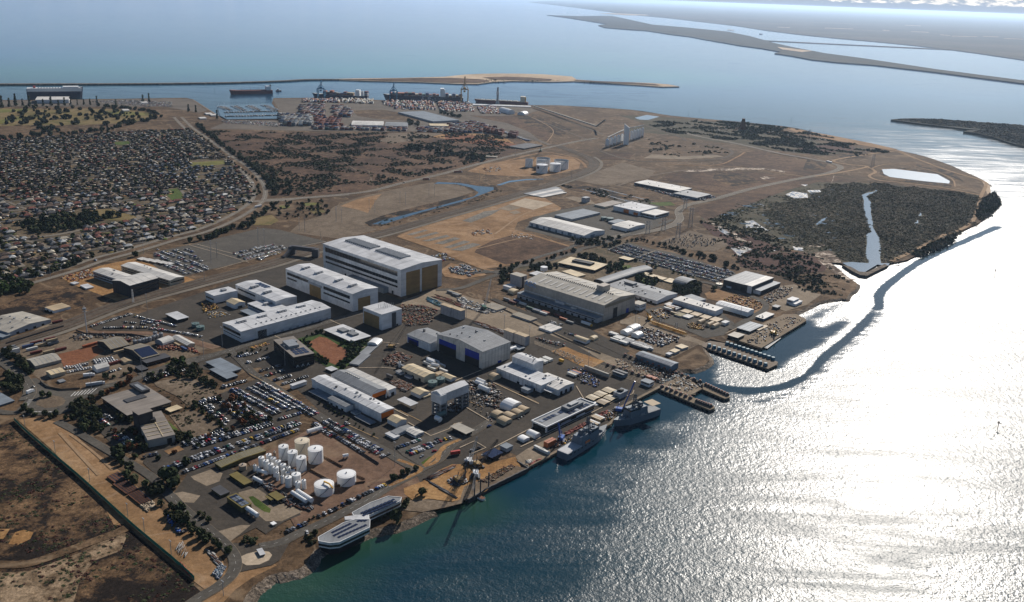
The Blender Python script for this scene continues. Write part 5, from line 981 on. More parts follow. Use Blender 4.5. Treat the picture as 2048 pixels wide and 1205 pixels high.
wo=B_('G4',[(725,548),(808,586),(1130,438),(1048,396)],38,'wharf_office','long white-rimmed office with black glass walls and a vessel-like roof deck on the wharf','office','wall_black','roof_grey','flat',over=1.0,
 ex=[('panel',0,0,1,.86,1.0,'paint_white'),('panel',1,0,1,.88,1.0,'paint_white'),('band',0,.05,.95,.45,.82,6),('band',1,.02,.98,.45,.84,30),('panel',1,0,1,.0,.1,'wall_white'),('panel',0,0,.04,0,.9,'paint_white'),('panel',0,.96,1,0,.9,'paint_white'),('panel',1,.0,.02,0,.9,'paint_white'),('panel',1,.3,.5,.12,.4,'wall_grey'),('panel',1,.62,.8,.12,.4,'wall_white')])
L_,W_,H_=wo['size']
for s in (-1,1): mg=MB(); mg.box(s*(L_/2+.9)-.5,s*(L_/2+.9)+.5,-W_/2-1,W_/2+1,H_+.3,H_+1.4); mg.obj('parapet','paint_white',wo)
for s in (-1,1): mg=MB(); mg.box(-L_/2,L_/2,s*(W_/2+.6)-.5,s*(W_/2+.6)+.5,H_+.3,H_+1.35); mg.obj('parapet','paint_white',wo)
for k in range(12): mg=MB(); y=(-.44+.075*k)*W_; x=-L_*.3 if k < 6 else L_*.1; mg.box(x,x+L_*.28,y,y+W_*.055,H_+.5,H_+.75); mg.obj('solar_panel','solar' if k % 4 else 'tile_blue',wo)
mg=MB(); mg.box(-L_*.45,L_*.1,W_*.06,W_*.38,H_+.5,H_+3.6); mg.obj('roof_plant','roof_grey',wo); mg=MB(); mg.box(-L_*.3,0,W_*.14,W_*.3,H_+3.6,H_+5.2); mg.obj('roof_plant','steel_grey',wo)
for i,(x0,y0,m_) in enumerate([(1078,386,'roof_cream'),(1130,362,'roof_cream'),(1186,337,'roof_cream'),(1148,415,'roof_tan'),(1196,388,'roof_cream')]):
 B_('G4',[(x0,y0),(x0+50,y0+22),(x0+92,y0+3),(x0+42,y0-20)],12,'wharf_tent',['cream flat tent nearest the black glass office','second cream flat tent behind the black glass office','cream flat tent farthest from the black glass office','brown striped flat tent by the wharf road','cream flat tent next to the blue-grey box'][i],'tent','wall_dark',m_,'A',.8,bays=5)
B_('G4',[(1268,350),(1302,366),(1355,343),(1318,320)],36,'substation','blue-grey box building with three roof cowls at the corner of the wharf','substation','wall_grey','roof_blue_grey','flat',ex=[('unit',.3,.4,1.5,4,2,'opening','roof_cowl'),('unit',.5,.45,1.5,4,2,'opening','roof_cowl'),('unit',.7,.5,1.5,4,2,'opening','roof_cowl'),('door',0,.3,.7,0,.4,'opening')])
B_('G4',[(1090,415),(1105,440),(1165,440),(1130,410)],3,'wharf_awning','white sail awning at the end of the black glass office','awning','steel_grey','paint_white','open',snap=False)
ar=[[(505,450),(570,478),(650,445),(585,410)],[(440,505),(482,522),(530,495),(490,475)],[(483,545),(535,568),(580,540),(530,515)],[(520,510),(570,535),(610,508),(560,488)],[(570,488),(620,512),(662,487),(615,466)],[(610,468),(660,492),(700,466),(655,445)]]
for i,q in enumerate(ar): B_('G4',q,12,'arched_tent',['largest white arched tent in the laydown yard','cream arched tent left of the others in the laydown yard','cream arched tent nearest the wharf in the laydown yard','second cream arched tent behind the nearest one','third cream arched tent behind the nearest one','cream arched tent beside the red frame'][i],'tent','wall_cream' if i else 'paint_white','roof_tan' if i else 'paint_white','arcA',6 if i==0 else 2.6)
B_('G4',[(683,632),(740,658),(770,638),(712,612)],10,'arched_tent','white arched tent at the near end of the black glass office','tent','paint_white','paint_white','arcA',3)
B_('G4',[(622,662),(660,680),(700,660),(660,640)],12,'arched_tent','small white arched store beside the tent at the near end of the office','store','paint_white','paint_white','arcA',1.5)
B_('G4',[(378,772),(412,790),(440,775),(408,758)],18,'viewing_deck','small grey deck roof at the landward corner of the purple-roofed pavilion','pavilion','wall_black','roof_grey','open')
B_('G4',[(505,708),(545,732),(586,710),(546,690)],26,'pump_house','blue-grey pump house beside the purple-roofed pavilion','pump house','wall_grey','roof_blue_grey','flat')
B_('G4',[(400,766),(450,786),(512,754),(458,734)],26,'viewing_pavilion','raised dark pavilion with purple-blue solar roof beside the black crane','pavilion','wall_black','solar','flat',over=1.5)
B_('G2',[(282,336),(325,364),(598,258),(555,230)],20,'olive_store','long olive green store between the parked cars and the white tanks','store','wall_olive','roof_olive','A',1.2,bays=6)
B_('G2',[(370,412),(475,470),(515,448),(410,390)],15,'olive_shed','olive roofed loading shed beside the cream tank','shed','wall_olive','roof_olive','flat')
B_('G2',[(262,497),(322,540),(372,512),(308,475)],16,'olive_plant_room','olive plant room with dark panels beside the vent stacks','plant room','wall_olive','roof_dark','flat')
ob=B_('G2',[(355,552),(455,612),(510,590),(410,522)],36,'olive_building','olive building with solar panels on its roof in the gas plant','plant building','wall_olive','roof_olive','flat')
L_,W_,H_=ob['size']
for k in range(12): mg=MB(); x,y=(-.42+.145*(k % 6))*L_,(-.38+.42*(k//6))*W_; mg.box(x,x+L_*.125,y,y+W_*.34,H_+.5,H_+.7); mg.obj('solar_panel','tile_blue' if k % 3 else 'solar',ob)
B_('G2',[(625,530),(672,572),(712,550),(665,508)],22,'olive_canopy','taller of two olive canopies near the green lawn','canopy','wall_olive','roof_olive','open')
B_('G2',[(598,545),(635,568),(655,556),(620,535)],18,'olive_canopy','smaller of two olive canopies near the green lawn','canopy','wall_olive','roof_olive','open')
B_('G2',[(780,520),(805,536),(832,522),(806,508)],8,'green_hut','small green roofed hut among the pipes','hut','wall_dark','cont_green','flat')
B_('G2',[(548,878),(566,912),(592,904),(574,868)],12,'guard_booth','guard booth with a white tilted roof on the pale traffic island','guard booth','wall_dark','roof_white','flat',over=.5,snap=False)
B_('G2',[(630,710),(645,722),(665,714),(650,702)],10,'tank_hut','small white round-ended hut on the soil below the gas plant','hut','wall_cream','tank_white','flat')
g5=B_('G5',[(380,447),(602,560),(920,470),(700,345)],44,'grey_office','large taupe flat roofed office ringed by trees near the roundabout','office','wall_dark','roof_taupe','flat',over=1,
 ex=[('band',0,.03,.97,.45,.7,18),('band',1,.03,.97,.45,.7,18),('unit',.1,.82,26,9,3,'roof_dark','roof_plant'),('unit',.45,.5,9,20,.8,'roof_dark','skylight'),('unit',.15,.8,18,4,3.6,'steel_grey','roof_plant')],bays=2)
g6=B_('G5',[(640,575),(742,757),(940,715),(835,540)],60,'grey_office_wing','taupe roofed wing with pale walls below the large flat roofed office','office','wall_concrete','roof_taupe','flat',over=.5,snap=False,
 ex=[('door',1,.7,.88,0,.7,'wall_black'),('unit',.35,.5,6,5,3,'wall_black','roof_plant')])
L_,W_,H_=g6['size']
for k in range(4): mg=MB(); x=(-.05+.14*k)*L_; mg.box(x,x+.5,-W_*.48,W_*.48,H_+.45,H_+.9); mg.obj('roof_seam','roof_cream',g6)
mg=MB(); mg.box(-L_*.48,L_*.48,W_*.05,W_*.05+.6,H_+.5,H_+.95); mg.obj('roof_seam','roof_cream',g6)
B_('G5',[(628,545),(668,565),(752,545),(735,490)],10,'roof_plant_room','raised plant enclosure where the taupe office meets its wing','plant room','wall_dark','roof_taupe','flat',snap=False,h=19)
B_('G5',[(878,522),(905,550),(985,514),(958,490)],12,'carport','cream roofed carport beside the large taupe office','carport','wall_cream','roof_cream','open',snap=False)
for i,(q,hp,w_) in enumerate([([(632,142),(790,207),(885,172),(730,122)],45,'wall_grey'),([(820,106),(1135,210),(1228,182),(905,82)],36,'wall_cream')]):
 B_('F5',q,hp,'school_wing',['left wing of the new white roofed building on orange earth','long rear wing of the new white roofed building on orange earth'][i],'office',w_,'roof_bright','A',2,ex=[('band',0,.03,.97,.6,.8,14),('band',0,.03,.97,.2,.4,14),('band',1,.05,.95,.5,.75,6)],bays=4,vents=3)
B_('F5',[(762,206),(866,244),(1052,190),(942,153)],80,'school_wing','tall dark-clad front wing of the new building, wrapped in scaffolding','office','wall_dark','roof_bright','B',3,ex=[('joints',0,8),('joints',1,12),('band',1,.04,.96,.6,.75,12),('band',1,.04,.96,.3,.45,12)],bays=4)
B_('F5',[(725,165),(800,200),(860,180),(790,148)],20,'building_link','half-roofed grey link between the wings of the new building','office','steel_grey','roof_blue_grey','flat')
B_('F5',[(305,387),(358,410),(470,381),(412,356)],18,'cream_shed','lone cream roofed shed on the dry paddock','shed','wall_white','roof_tan','flat',ex=[('doors',0,2,.3,.7,.5,'opening')])
B_('F5',[(-120,500),(55,560),(330,470),(150,410)],26,'big_warehouse','wide beige roofed warehouse cut by the left edge of the view','warehouse','wall_grey','roof_beige','A',3,bays=4,vents=9,ex=[('doors',1,4,.2,.8,.6,'opening')])
B_('F5',[(-80,560),(20,590),(60,572),(-30,540)],16,'warehouse_annex','blue-grey annex in front of the wide beige warehouse at the left edge','annex','wall_blue','roof_blue_grey','flat')
B_('F5',[(650,612),(742,668),(876,634),(770,586)],26,'brown_workshop','brown-grey gabled workshop left of the solar roofed workshop','workshop','wall_dark','roof_brown','B',4,bays=5)
s79=B_('F5',[(835,662),(960,735),(1068,698),(930,625)],28,'solar_workshop','brown-grey workshop with one roof slope full of solar panels','workshop','wall_dark','roof_brown','B',4,bays=5)
L_,W_,H_=s79['size']; mg=MB(); z0=H_+.6
mg.faces([(1,-W_*.45,z0+3.9),(L_*.46,-W_*.45,z0+.3),(L_*.46,W_*.45,z0+.3),(1,W_*.45,z0+3.9),(1,-W_*.45,z0+4.1),(L_*.46,-W_*.45,z0+.5),(L_*.46,W_*.45,z0+.5),(1,W_*.45,z0+4.1)],[(3,2,1,0),(4,5,6,7),(0,1,5,4),(1,2,6,5),(2,3,7,6),(3,0,4,7)]); mg.obj('solar_array','solar',s79)
B_('F5',[(955,740),(985,768),(1128,712),(1095,688)],22,'depot_office','dark two-storey office on the road side of the solar roofed workshop','office','wall_black','roof_dark','flat',ex=[('band',1,.05,.95,.4,.8,10)])
B_('F5',[(905,787),(950,812),(990,795),(945,772)],12,'dark_kiosk','small dark roofed kiosk by the road below the solar roofed workshop','kiosk','wall_black','roof_dark','flat')
B_('F5',[(1053,622),(1092,642),(1152,616),(1112,590)],10,'arch_shelter','grey-white arched shelter among orange machines','shelter','wall_grey','roof_bright','arcB',5)
B_('F5',[(1145,590),(1265,642),(1308,625),(1190,573)],18,'tent_hall','long cream-white tent hall above the orange machines','tent hall','wall_cream','roof_bright','A',1.5,bays=8)
B_('F5',[(180,737),(235,782),(405,737),(350,692)],20,'grey_barn','tan-grey gabled barn by the roundabout road','barn','wall_concrete','roof_beige','B',3,bays=6)
B_('F5',[(308,817),(350,842),(435,812),(395,790)],24,'cream_store','cream store with three roof bays left of the block of white vans','store','wall_cream','roof_cream','B',1,bays=3)
B_('F5',[(614,782),(650,802),(735,780),(692,758)],24,'white_barn','white gabled barn between the two blocks of white vans','barn','wall_white','roof_bright','B',3)
B_('F5',[(805,735),(840,756),(885,742),(850,722)],12,'hut','tan roofed hut between the brown-grey workshops','hut','wall_cream','roof_tan','A',1)
B_('F5',[(-120,1010),(-40,1050),(55,1028),(15,928)],10,'blue_roof_building','blue-grey roofed building cut by the left edge below the roundabout road','warehouse','wall_blue','roof_blue_grey','flat',snap=False)
B_('F5',[(1113,432),(1195,470),(1258,450),(1180,415)],20,'dark_pavilion','dark walled pavilion with white flat roof beside the curved car park','pavilion','wall_black','roof_white','flat',over=1)
B_('F5',[(385,875),(400,890),(437,880),(422,866)],8,'tin_hut','small grey tin hut on the dry lot by the roundabout','hut','wall_grey','roof_grey','flat')
for i,q in enumerate([[(540,238),(575,262),(622,250),(590,228)],[(475,222),(497,232),(525,222),(503,213)]]): B_('F5',q,8,'site_cabin',['white site cabins beside the new building','white round tank shed on the orange earth'][i],'site cabin','wall_white','roof_white','flat')
for i in range(5): B_('F5',[(920+45*i,60+8*i),(950+45*i,70+8*i),(985+45*i,60+8*i),(955+45*i,50+8*i)],8,'site_cabin',nth(i)+' white roofed site cabin in the row beside the big car park','site cabin','wall_cream','roof_bright','flat')
B_('G7',[(425,492),(683,498),(683,465),(430,458)],16,'port_warehouse','bright cream roofed warehouse in front of the container port','warehouse','wall_white','roof_bright','A',3,snap=False)
B_('G7',[(700,500),(888,507),(880,475),(700,468)],16,'port_warehouse','blue-grey roofed warehouse right of the bright cream one','warehouse','wall_grey','roof_grey','A',3,snap=False)
B_('G7',[(840,388),(1070,470),(1285,450),(1010,378)],14,'wool_store','huge low grey roof in the middle of the container port','warehouse','wall_grey','roof_blue_grey','flat',snap=False,bays=7)
B_('G7',[(1058,500),(1222,502),(1222,485),(1065,483)],10,'port_warehouse','small cream roofed shed in front of the huge low grey roof','warehouse','wall_white','roof_cream','flat',snap=False)
B_('G7',[(1410,330),(1890,345),(1890,337),(1420,320)],5,'berth_shed','very long low white conveyor shed along the bulk carrier berth','shed','wall_grey','roof_white','flat',snap=False)
B_('G7',[(1650,378),(1700,400),(1735,395),(1690,372)],8,'fabric_dome','larger white fabric dome behind the bulk carrier berth','dome','paint_white','paint_white','arcA',12,snap=False)
B_('G7',[(1790,405),(1845,412),(1862,402),(1810,396)],5,'fabric_dome','smaller white fabric dome behind the bulk carrier berth','dome','paint_white','paint_white','arcB',9,snap=False)
B_('F3',[(1222,497),(1290,515),(1368,490),(1300,474)],6,'black_roof_shed','black roofed shed beside the highway near the silos','shed','wall_dark','roof_dark','flat',snap=False,bays=3)
B_('F3',[(1048,545),(1080,552),(1145,565),(1110,555)],5,'hut_row','low hut among trees beside the highway bushland','hut','wall_cream','roof_brown','flat',snap=False)
B_('G8',[(295,300),(300,330),(570,325),(565,305)],14,'passenger_terminal','long white terminal building in front of the car carrier','terminal','wall_white','roof_bright','flat',snap=False,h=12)
for i,(x,y) in enumerate([(1000,405),(1150,342),(1630,470),(1720,445),(1680,435)]): B_('G8',[(x,y),(x+8,y+12),(x+60,y+10),(x+50,y-2)],8,'quay_shed',nth(i)+' pale shed from the left along the land side of the old quay and marina','shed','wall_white','roof_bright','flat',snap=False)

# TANKS AND SILOS
def tank(fr,cx,ty,r,by,label,mat='tank_white',dome=0.08,name='storage_tank',group=None,open_top=False,stair=True):
 """cx, ty: middle of the top; by: middle of the base"""
 b=G(cx,by,0,fr); h=height_of(fr,(cx,by),(cx,ty)); R=r/FR[fr][2]/pscale(b)*1.03*(1900/1850)
 t=thing(name,label,'tank',(b.x,b.y,0),0,group); n=32 if R > 6 else 18
 m=MB(); m.cyl(0,0,.2,h,R,n,cap=False); o=m.obj('shell',mat,t); o.data.polygons.foreach_set('use_smooth',[True]*len(o.data.polygons))
 if open_top:
  m=MB(); m.cyl(0,0,h-3.5,h-3.2,R*.985,n); m.obj('floating_roof','steel_dark',t); m=MB(); m.cyl(0,0,h-.2,h+.4,R*1.015,n,cap=False); m.obj('rim',mat,t)
 else:
  m=MB()
  for k in range(4): m.cyl(0,0,h+dome*R*(1-(1-k/4)**2),h+dome*R*(1-(1-(k+1)/4)**2),R*(1-k/4)*1.01,n,0,max(R*(1-(k+1)/4),.01)*1.01,cap=False)
  m.obj('roof',mat,t)
  m=MB(); m.box(-.5,.5,-.5,.5,h+dome*R,h+dome*R+1); m.obj('hatch','steel_grey',t)
 if R > 4:
  m=MB()
  for k in range(n): a0,a1=2*PI*k/n,2*PI*(k+1)/n; m.bar((R*.99*math.cos(a0),R*.99*math.sin(a0),h+1),(R*.99*math.cos(a1),R*.99*math.sin(a1),h+1),.12)
  m.obj('handrail','steel_grey',t)
  if stair:
   m=MB(); a_=-2.0
   for k in range(12): a0,a1=a_+1.1*k/12,a_+1.1*(k+1)/12; m.bar(((R+.5)*math.cos(a0),(R+.5)*math.sin(a0),.3+h*k/12),((R+.5)*math.cos(a1),(R+.5)*math.sin(a1),.3+h*(k+1)/12),.4)
   m.obj('stair','steel_grey',t)
 return t,R,h
TK=[(707,262,75,475,'tall white tank, leftmost of the large five in the gas plant'),(852,350,75,570,'tall white tank second from left among the large five'),(990,440,77,660,'tall white tank in front of the two widest tall ones'),
  (1218,300,114,510,'broad white tank right of the cream topped one'),(1712,705,145,850,'squat white domed tank nearest the parked cars by the river'),
  (1355,868,149,1010,'squat white domed tank with a yellow pipe bent over its roof'),
  (468,395,43,540,'slim white tank at the back of the slim group, left one'),(543,450,43,580,'slim white tank second in the back row of the slim group'),(620,500,43,635,'slim white tank third in the back row of the slim group'),(700,552,43,690,'slim white tank fourth in the back row of the slim group'),
  (350,440,45,590,'slim white tank, left end of the front row of four'),(425,494,43,645,'slim white tank, second in the front row of four'),(500,548,43,700,'slim white tank, third in the front row of four'),(582,598,43,752,'slim white tank, right end of the front row of four'),
  (780,600,33,700,'thin white tank at the far right of the back row'),(690,630,33,730,'thin white tank behind the very thin pair'),(850,645,33,740,'thin cream-white tank in front of the tall middle tanks'),(768,682,33,760,'thin cream-white tank beside the very thin pair'),
  (242,568,24,665,'very thin white tank, leftmost of all near the pipes'),(294,598,22,695,'very thin white tank next to the leftmost one'),(610,690,25,815,'very thin white tank, left of the front pair'),(686,740,27,865,'very thin white tank, right of the front pair'),
  (783,758,52,915,'white tank at the near end of the slim group'),(908,710,70,870,'broader white tank right of the near end tank'),(935,837,40,975,'small grey-white tank nearest the tanker lorries'),(1028,808,35,950,'small grey tank with a spiral stair beside the tanker lorries')]
for cx,ty,r,by,lb in TK: T_=tank('H3',cx,ty,r,by,lb)
T6=None
tank('H3',1005,172,112,385,'tall broad tank with a cream roof, farthest in the gas plant','tank_cream'); tank('H3',48,562,57,640,'squat tan tank beside the olive store','tank_tan'); tank('H3',558,358,22,420,'tiny tan tank behind the slim white tanks','tank_tan')
yt=[o for o in C.objects if o.get('label','').endswith('bent over its roof')][0]; hT=height_of('H3',(1355,1010),(1355,868)); m=MB(); m.bar((0,0,hT+2.3),(5,-3,hT+2),1); m.bar((5,-3,hT+2),(9,-8,hT+.9),1); m.obj('roof_pipe','paint_yellow',yt)
tank('G3',1222,412,31,440,'round green-grey tank left of the pair near the gantry','tank_teal',.02); tank('G3',1275,390,29,416,'round green-grey tank right of the pair near the gantry','tank_teal',.02)
tank('G3',1003,282,8,318,'slender white silo by the cream store','tank_white')
tank('F5',1310,492,23,515,'white topped teal tank beside the dark pavilion','tank_teal',.02); tank('F5',1342,512,25,535,'teal tank right of the white topped one','tank_teal',.02)
tank('F3',1742,902,16,918,'left of two small dark round tanks in the business park','tank_teal',.02); tank('F3',1778,907,20,925,'right of two small dark round tanks in the business park','tank_teal',.02)
tank('F8',798,293,22,303,'cream round tank at the corner of the dark walled warehouse','tank_cream',.02)
for i,(x,y) in enumerate([(905,628),(935,625),(958,618),(980,612),(1005,608),(1030,598),(1052,590),(1040,572),(1080,580)]): tank('F5',x,y-22,12,y+4,nth(i)+' of the small grey silos from the left behind the solar workshop','steel_grey',.1,'small_silo','small grey silos behind the solar workshop')
for i,(cx,ty,r,by,op) in enumerate([(300,325,128,585,1),(785,290,230,560,1),(722,388,150,640,1),(1402,362,240,640,1),(745,505,190,780,0),(1195,465,185,730,0)]):
 T_,R_,H_=tank('J2',cx,ty,r,by,['narrow open-topped oil tank, leftmost at the railway bend','wide open-topped oil tank at the back at the railway bend','open-topped oil tank half hidden behind the front one','wide open-topped oil tank, rightmost at the railway bend','front oil tank with a white roof and a round dark emblem','white roofed oil tank right of the one with the emblem'][i],open_top=bool(op))
 if i==4: m=MB(); a=-2.35; m.bar(((R_+.1)*math.cos(a),(R_+.1)*math.sin(a),H_*.7),((R_+.5)*math.cos(a),(R_+.5)*math.sin(a),H_*.7),5.5); m.obj('emblem','hull_navy',T_)
gs=thing('grain_silo_block','white grain silos with cone tops in two rows and a tall slanted tower between','grain silos',(*G(110,160,0,'F4'),0)); base=G(110,160,0,'F4')
def silo_at(x,by,ty,r):
 b=G(x,by,0,'F4')-base; h=height_of('F4',(x,by),(x,ty)); R=.95*r/2.415/pscale(b+base); m=MB(); m.cyl(b.x,b.y,6,h,R,20); o=m.obj('silo','tank_white',gs)
 m=MB(); m.cyl(b.x,b.y,h,h+R*.9,R,20,0,.3); m.obj('cone','tank_white',o)
 for k in range(4): m=MB(); m.box(b.x+(k-1.5)*R*.5-.8,b.x+(k-1.5)*R*.5+.8,b.y-R*.6,b.y+R*.6,0.2,6); m.obj('footing','wall_concrete',o)
for x,by,ty,r in [(34,182,145,10),(53,178,138,9),(70,172,131,8.5),(88,167,126,8.5),(104,160,121,7.5),(150,152,106,7),(164,148,101,7),(178,144,97,7),(190,140,94,6.5),(204,134,90,6)]: silo_at(x,by,ty,r)
b=G(124,168,0,'F4')-base; h_=height_of('F4',(124,168),(124,68)); m=MB(); s_=12/2.415/pscale(base); m.faces([(b.x-s_,b.y-s_,0),(b.x+s_,b.y-s_,0),(b.x+s_,b.y+s_,0),(b.x-s_,b.y+s_,0),(b.x-s_,b.y-s_,h_),(b.x+s_,b.y-s_,h_*.82),(b.x+s_,b.y+s_,h_*.82),(b.x-s_,b.y+s_,h_)],[(3,2,1,0),(4,5,6,7),(0,1,5,4),(1,2,6,5),(2,3,7,6),(3,0,4,7)]); m.obj('tower','tank_white',gs)
a=G(20,150,0,'F4')-base; c=G(210,100,0,'F4')-base
for p,q in (((34,145),(110,100)),((140,95),(208,75))): P0=G(p[0],p[1]+40,0,'F4')-base; P1=G(q[0],q[1]+62,0,'F4')-base; m=MB(); m.bar((P0.x,P0.y,h_*.5),(P1.x,P1.y,h_*.66),2.5); m.obj('gallery','roof_bright',gs)
cv=thing('grain_conveyor','long inclined grain conveyor from the berth to the silos','conveyor',(0,0,0)); P0=G(1340,275,0,'F3'); P1=G(1700,400,0,'F3'); P2=G(1745,420,0,'F3')
m=MB(); m.bar((P0.x,P0.y,6),(P1.x,P1.y,10),4); m.obj('gallery','roof_beige',cv); m=MB(); m.bar((P1.x,P1.y,10),(P2.x,P2.y,40),4); m.obj('gallery','roof_beige',cv)

# TALL YARD EQUIPMENT
def lattice(mb,p,q,w,n,t,mi=0):
 p,q=Vector(p),Vector(q); d=(q-p); a=d.cross(Vector((0,0,1)));
 if a.length < .1: a=Vector((1,0,0))
 a.normalize(); b=d.cross(a).normalized(); cs=[(a*sx+b*sy)*w/2 for sx,sy in ((-1,-1),(1,-1),(1,1),(-1,1))]
 for c in cs: mb.bar(p+c,q+c*.6,t,mi)
 for k in range(n):
  f0,f1=k/n,(k+1)/n
  for i in range(4): mb.bar(p+d*f0+cs[i]*(1-.4*f0),p+d*f1+cs[(i+1) % 4]*(1-.4*f1),t*.7,mi)
J='J1'; hb=height_of(J,(300,790),(300,540)); l0,l1=G(180,790,0,J),G(345,780,0,J); r0,r1=G(535,600,0,J),G(685,632,0,J)
gt=thing('gantry_tower','white enclosed bridge beam carried on two open steel stair towers','gantry',(*((l0+r1)/2),0)); go=(l0+r1)/2
ld=(r0+r1)/2-(l0+l1)/2; ang=GRID+PI/2; u_=Vector((math.cos(ang),math.sin(ang))); v_=Vector((-u_.y,u_.x)); Ls=abs(ld.dot(u_)); ce=((l0+l1)/2+(r0+r1)/2)/2
gt.location=(ce.x,ce.y,0); gt.rotation_euler=(0,0,ang); ht=hb+9
for s in (-1,1):
 for i in range(4):
  m=MB(); x,y=s*(Ls/2)+(-4 if i % 2 else 4),(-5.2 if i < 2 else 5.2); m.box(x-.8,x+.8,y-.8,y+.8,0.2,hb); m.obj('leg','steel_grey',gt)
 for k in range(8): m=MB(); z=hb*(k+.5)/8; m.box(s*Ls/2-5,s*Ls/2+5,-6,-1 if k % 2 else 6,z,z+.4); m.obj('landing','steel_dark' if k % 2 else 'steel_grey',gt)
 m=MB()
 for k in range(8): z0,z1=hb*k/8,hb*(k+1)/8; y=6.5 if k % 2 else-6.5; m.bar((s*Ls/2-4,y*.8,z0),(s*Ls/2-4,-y*.8,z1),.5); m.bar((s*Ls/2+4,-y*.8,z0),(s*Ls/2+4,y*.8,z1),.5)
 m.obj('brace','steel_dark',gt)
m=MB(); m.prism([(-6,hb),(6,hb),(6,ht),(0,ht+2.5),(-6,ht)],-Ls/2-4,Ls/2+4); m.obj('beam','roof_white',gt); m=MB(); m.box(-Ls/2-5,-Ls/2+3,-7,7,hb-1,ht-.5); m.obj('beam_head','wall_white',gt)
def crane(fr,base,tip,label,col='crane_blue',body='paint_yellow',hz=None,cat='crane',mast=None,lat=True,name='mobile_crane'):
 """a crawler or mobile crane: base pixel on the ground, tip pixel with the boom tip's height in metres"""
 b=G(*base,0,fr); t=thing(name,label,cat,(b.x,b.y,0)); g=G(*tip,hz,fr)-b; a=math.atan2(g.y,g.x) if g.length > 3 else 0.5; t.rotation_euler=(0,0,a); L=g.length
 m=MB(); m.box(-4,4,-4.2,-2.4,.3,1.7); m.obj('track','steel_dark',t); m=MB(); m.box(-4,4,2.4,4.2,.3,1.7); m.obj('track','steel_dark',t)
 m=MB(); m.box(-5.5,2.5,-2.6,2.6,1.7,4.6,0,.2,.2); m.obj('machine_deck',body,t); m=MB(); m.box(1,3.4,-2.8,-1,1.8,4.8,0,.3,.1); m.obj('cab','glass',t); m=MB(); m.box(-7,-5.2,-2.5,2.5,1.8,4.4); m.obj('counterweight','steel_dark',t)
 m=MB(); (lattice(m,(1.5,0,3),(L,0,hz),2.0,16,.22) if lat else m.bar((1.5,0,3),(L,0,hz),1.3)); m.obj('boom',col,t)
 m=MB(); m.bar((L,0,hz),(L,0,hz*.35),.15); m.obj('hoist_rope','steel_dark',t); m=MB(); m.bar((-4,0,4.4),(L*.97,0,hz),.2); m.bar((-4,0,4.4),(-2,0,10),.5); m.obj('back_stay',col,t)
 return t
crane('H6',(1050,640),(1310,265),'black lattice crawler crane reaching over the purple-roofed pavilion','steel_dark','crane_yellow',42)
crane('H6',(935,600),(1030,235),'white lattice crawler crane standing on the shore works','roof_white','tank_white',46)
crane('H6',(800,850),(880,690),'yellow piling rig on the orange earth of the shore works','steel_dark','crane_yellow',16,name='piling_rig',cat='piling rig')
crane('H6',(1010,770),(975,940),'white bodied rig at the edge of the shore works','steel_dark','tank_white',24,name='piling_rig',cat='piling rig')
crane('H7',(490,860),(465,650),'blue wharf crane between the black glass office and the nearer ship','paint_blue','paint_blue',24,lat=False)
crane('H7',(1215,510),(1385,140),'blue mobile crane with a long dark boom beside the farther ship','paint_blue','paint_blue',36,lat=False)
crane('F7',(565,400),(610,195),'tall white lattice crane in the yard between the halls','roof_white','paint_green',58)
crane('F6',(1290,830),(1440,570),'thin dark lattice crane leaning over the red fenced pit','steel_dark','crane_yellow',50)
crane('H8',(440,460),(410,350),'small yellow crane in the east yard','paint_yellow','paint_yellow',14,lat=False)
crane('F8',(1165,640),(1185,600),'yellow crane on the eastern wharf','paint_yellow','paint_yellow',10,lat=False)
crane('J2',(700,60),(690,-80),'dark crane in the tank farm at the railway bend','steel_dark','paint_green',40)
def quay_crane(fr,base,top,col,label,boom_up=True):
 b=G(*base,0,fr); h=height_of(fr,base,top); t=thing('quay_crane',label,'container crane',(b.x,b.y,0)); hp=h*.52; w=13; dpt=22
 for sx in (-1,1):
  for sy in (-1,1): m=MB(); m.box(sx*w-1.4,sx*w+1.4,sy*dpt/2-1.4,sy*dpt/2+1.4,0,hp); m.obj('leg',col,t)
  m=MB(); m.box(sx*w-1.2,sx*w+1.2,-dpt/2,dpt/2,hp*.25,hp*.25+2); m.box(sx*w-1.2,sx*w+1.2,-dpt/2,dpt/2,hp,hp+2.5); m.obj('portal_beam',col,t)
 m=MB(); m.box(-w,w,-2,2,hp-1,hp+3); m.box(-5,5,-8,8,hp+2,hp+8); m.obj('machine_house',col,t)
 m=MB()
 for sx in (-1,1): m.bar((sx*w,0,hp+2),(0,0,h*.82),1.8)
 m.obj('a_frame',col,t); m=MB(); lattice(m,(-3,6,hp),(0,10,h),4.5,9,.8); m.obj('boom',col,t); m=MB(); m.box(-3.5,3.5,-16,4,hp-8,hp-3); m.obj('trolley',col,t)
quay_crane('G7',(175,270),(175,128),'crane_blue','blue container crane, left one, over the smaller container ship'); quay_crane('G7',(768,290),(768,146),'crane_blue','blue container crane, right one, over the bow of the large container ship')
quay_crane('G7',(1347,315),(1345,98),'crane_yellow','tall ochre container crane with its boom raised at the stern of the large ship')
b=G(1617,322,0,'G7'); st=thing('ship_loader','pale grey tower ship loader standing at the bulk carrier','ship loader',(b.x,b.y,0)); h_=height_of('G7',(1617,322),(1617,183)); m=MB(); m.box(-8,8,-8,8,0,h_*.2,0,3,3); m.obj('base','steel_grey',st); m=MB(); lattice(m,(0,0,h_*.2),(0,0,h_),8,8,1.2); m.box(-2.5,2.5,-2.5,2.5,h_*.2,h_*.98); m.obj('tower','steel_grey',st); m=MB(); m.box(-5,5,-5,5,h_*.55,h_*.75); m.obj('machine_house','roof_white',st)

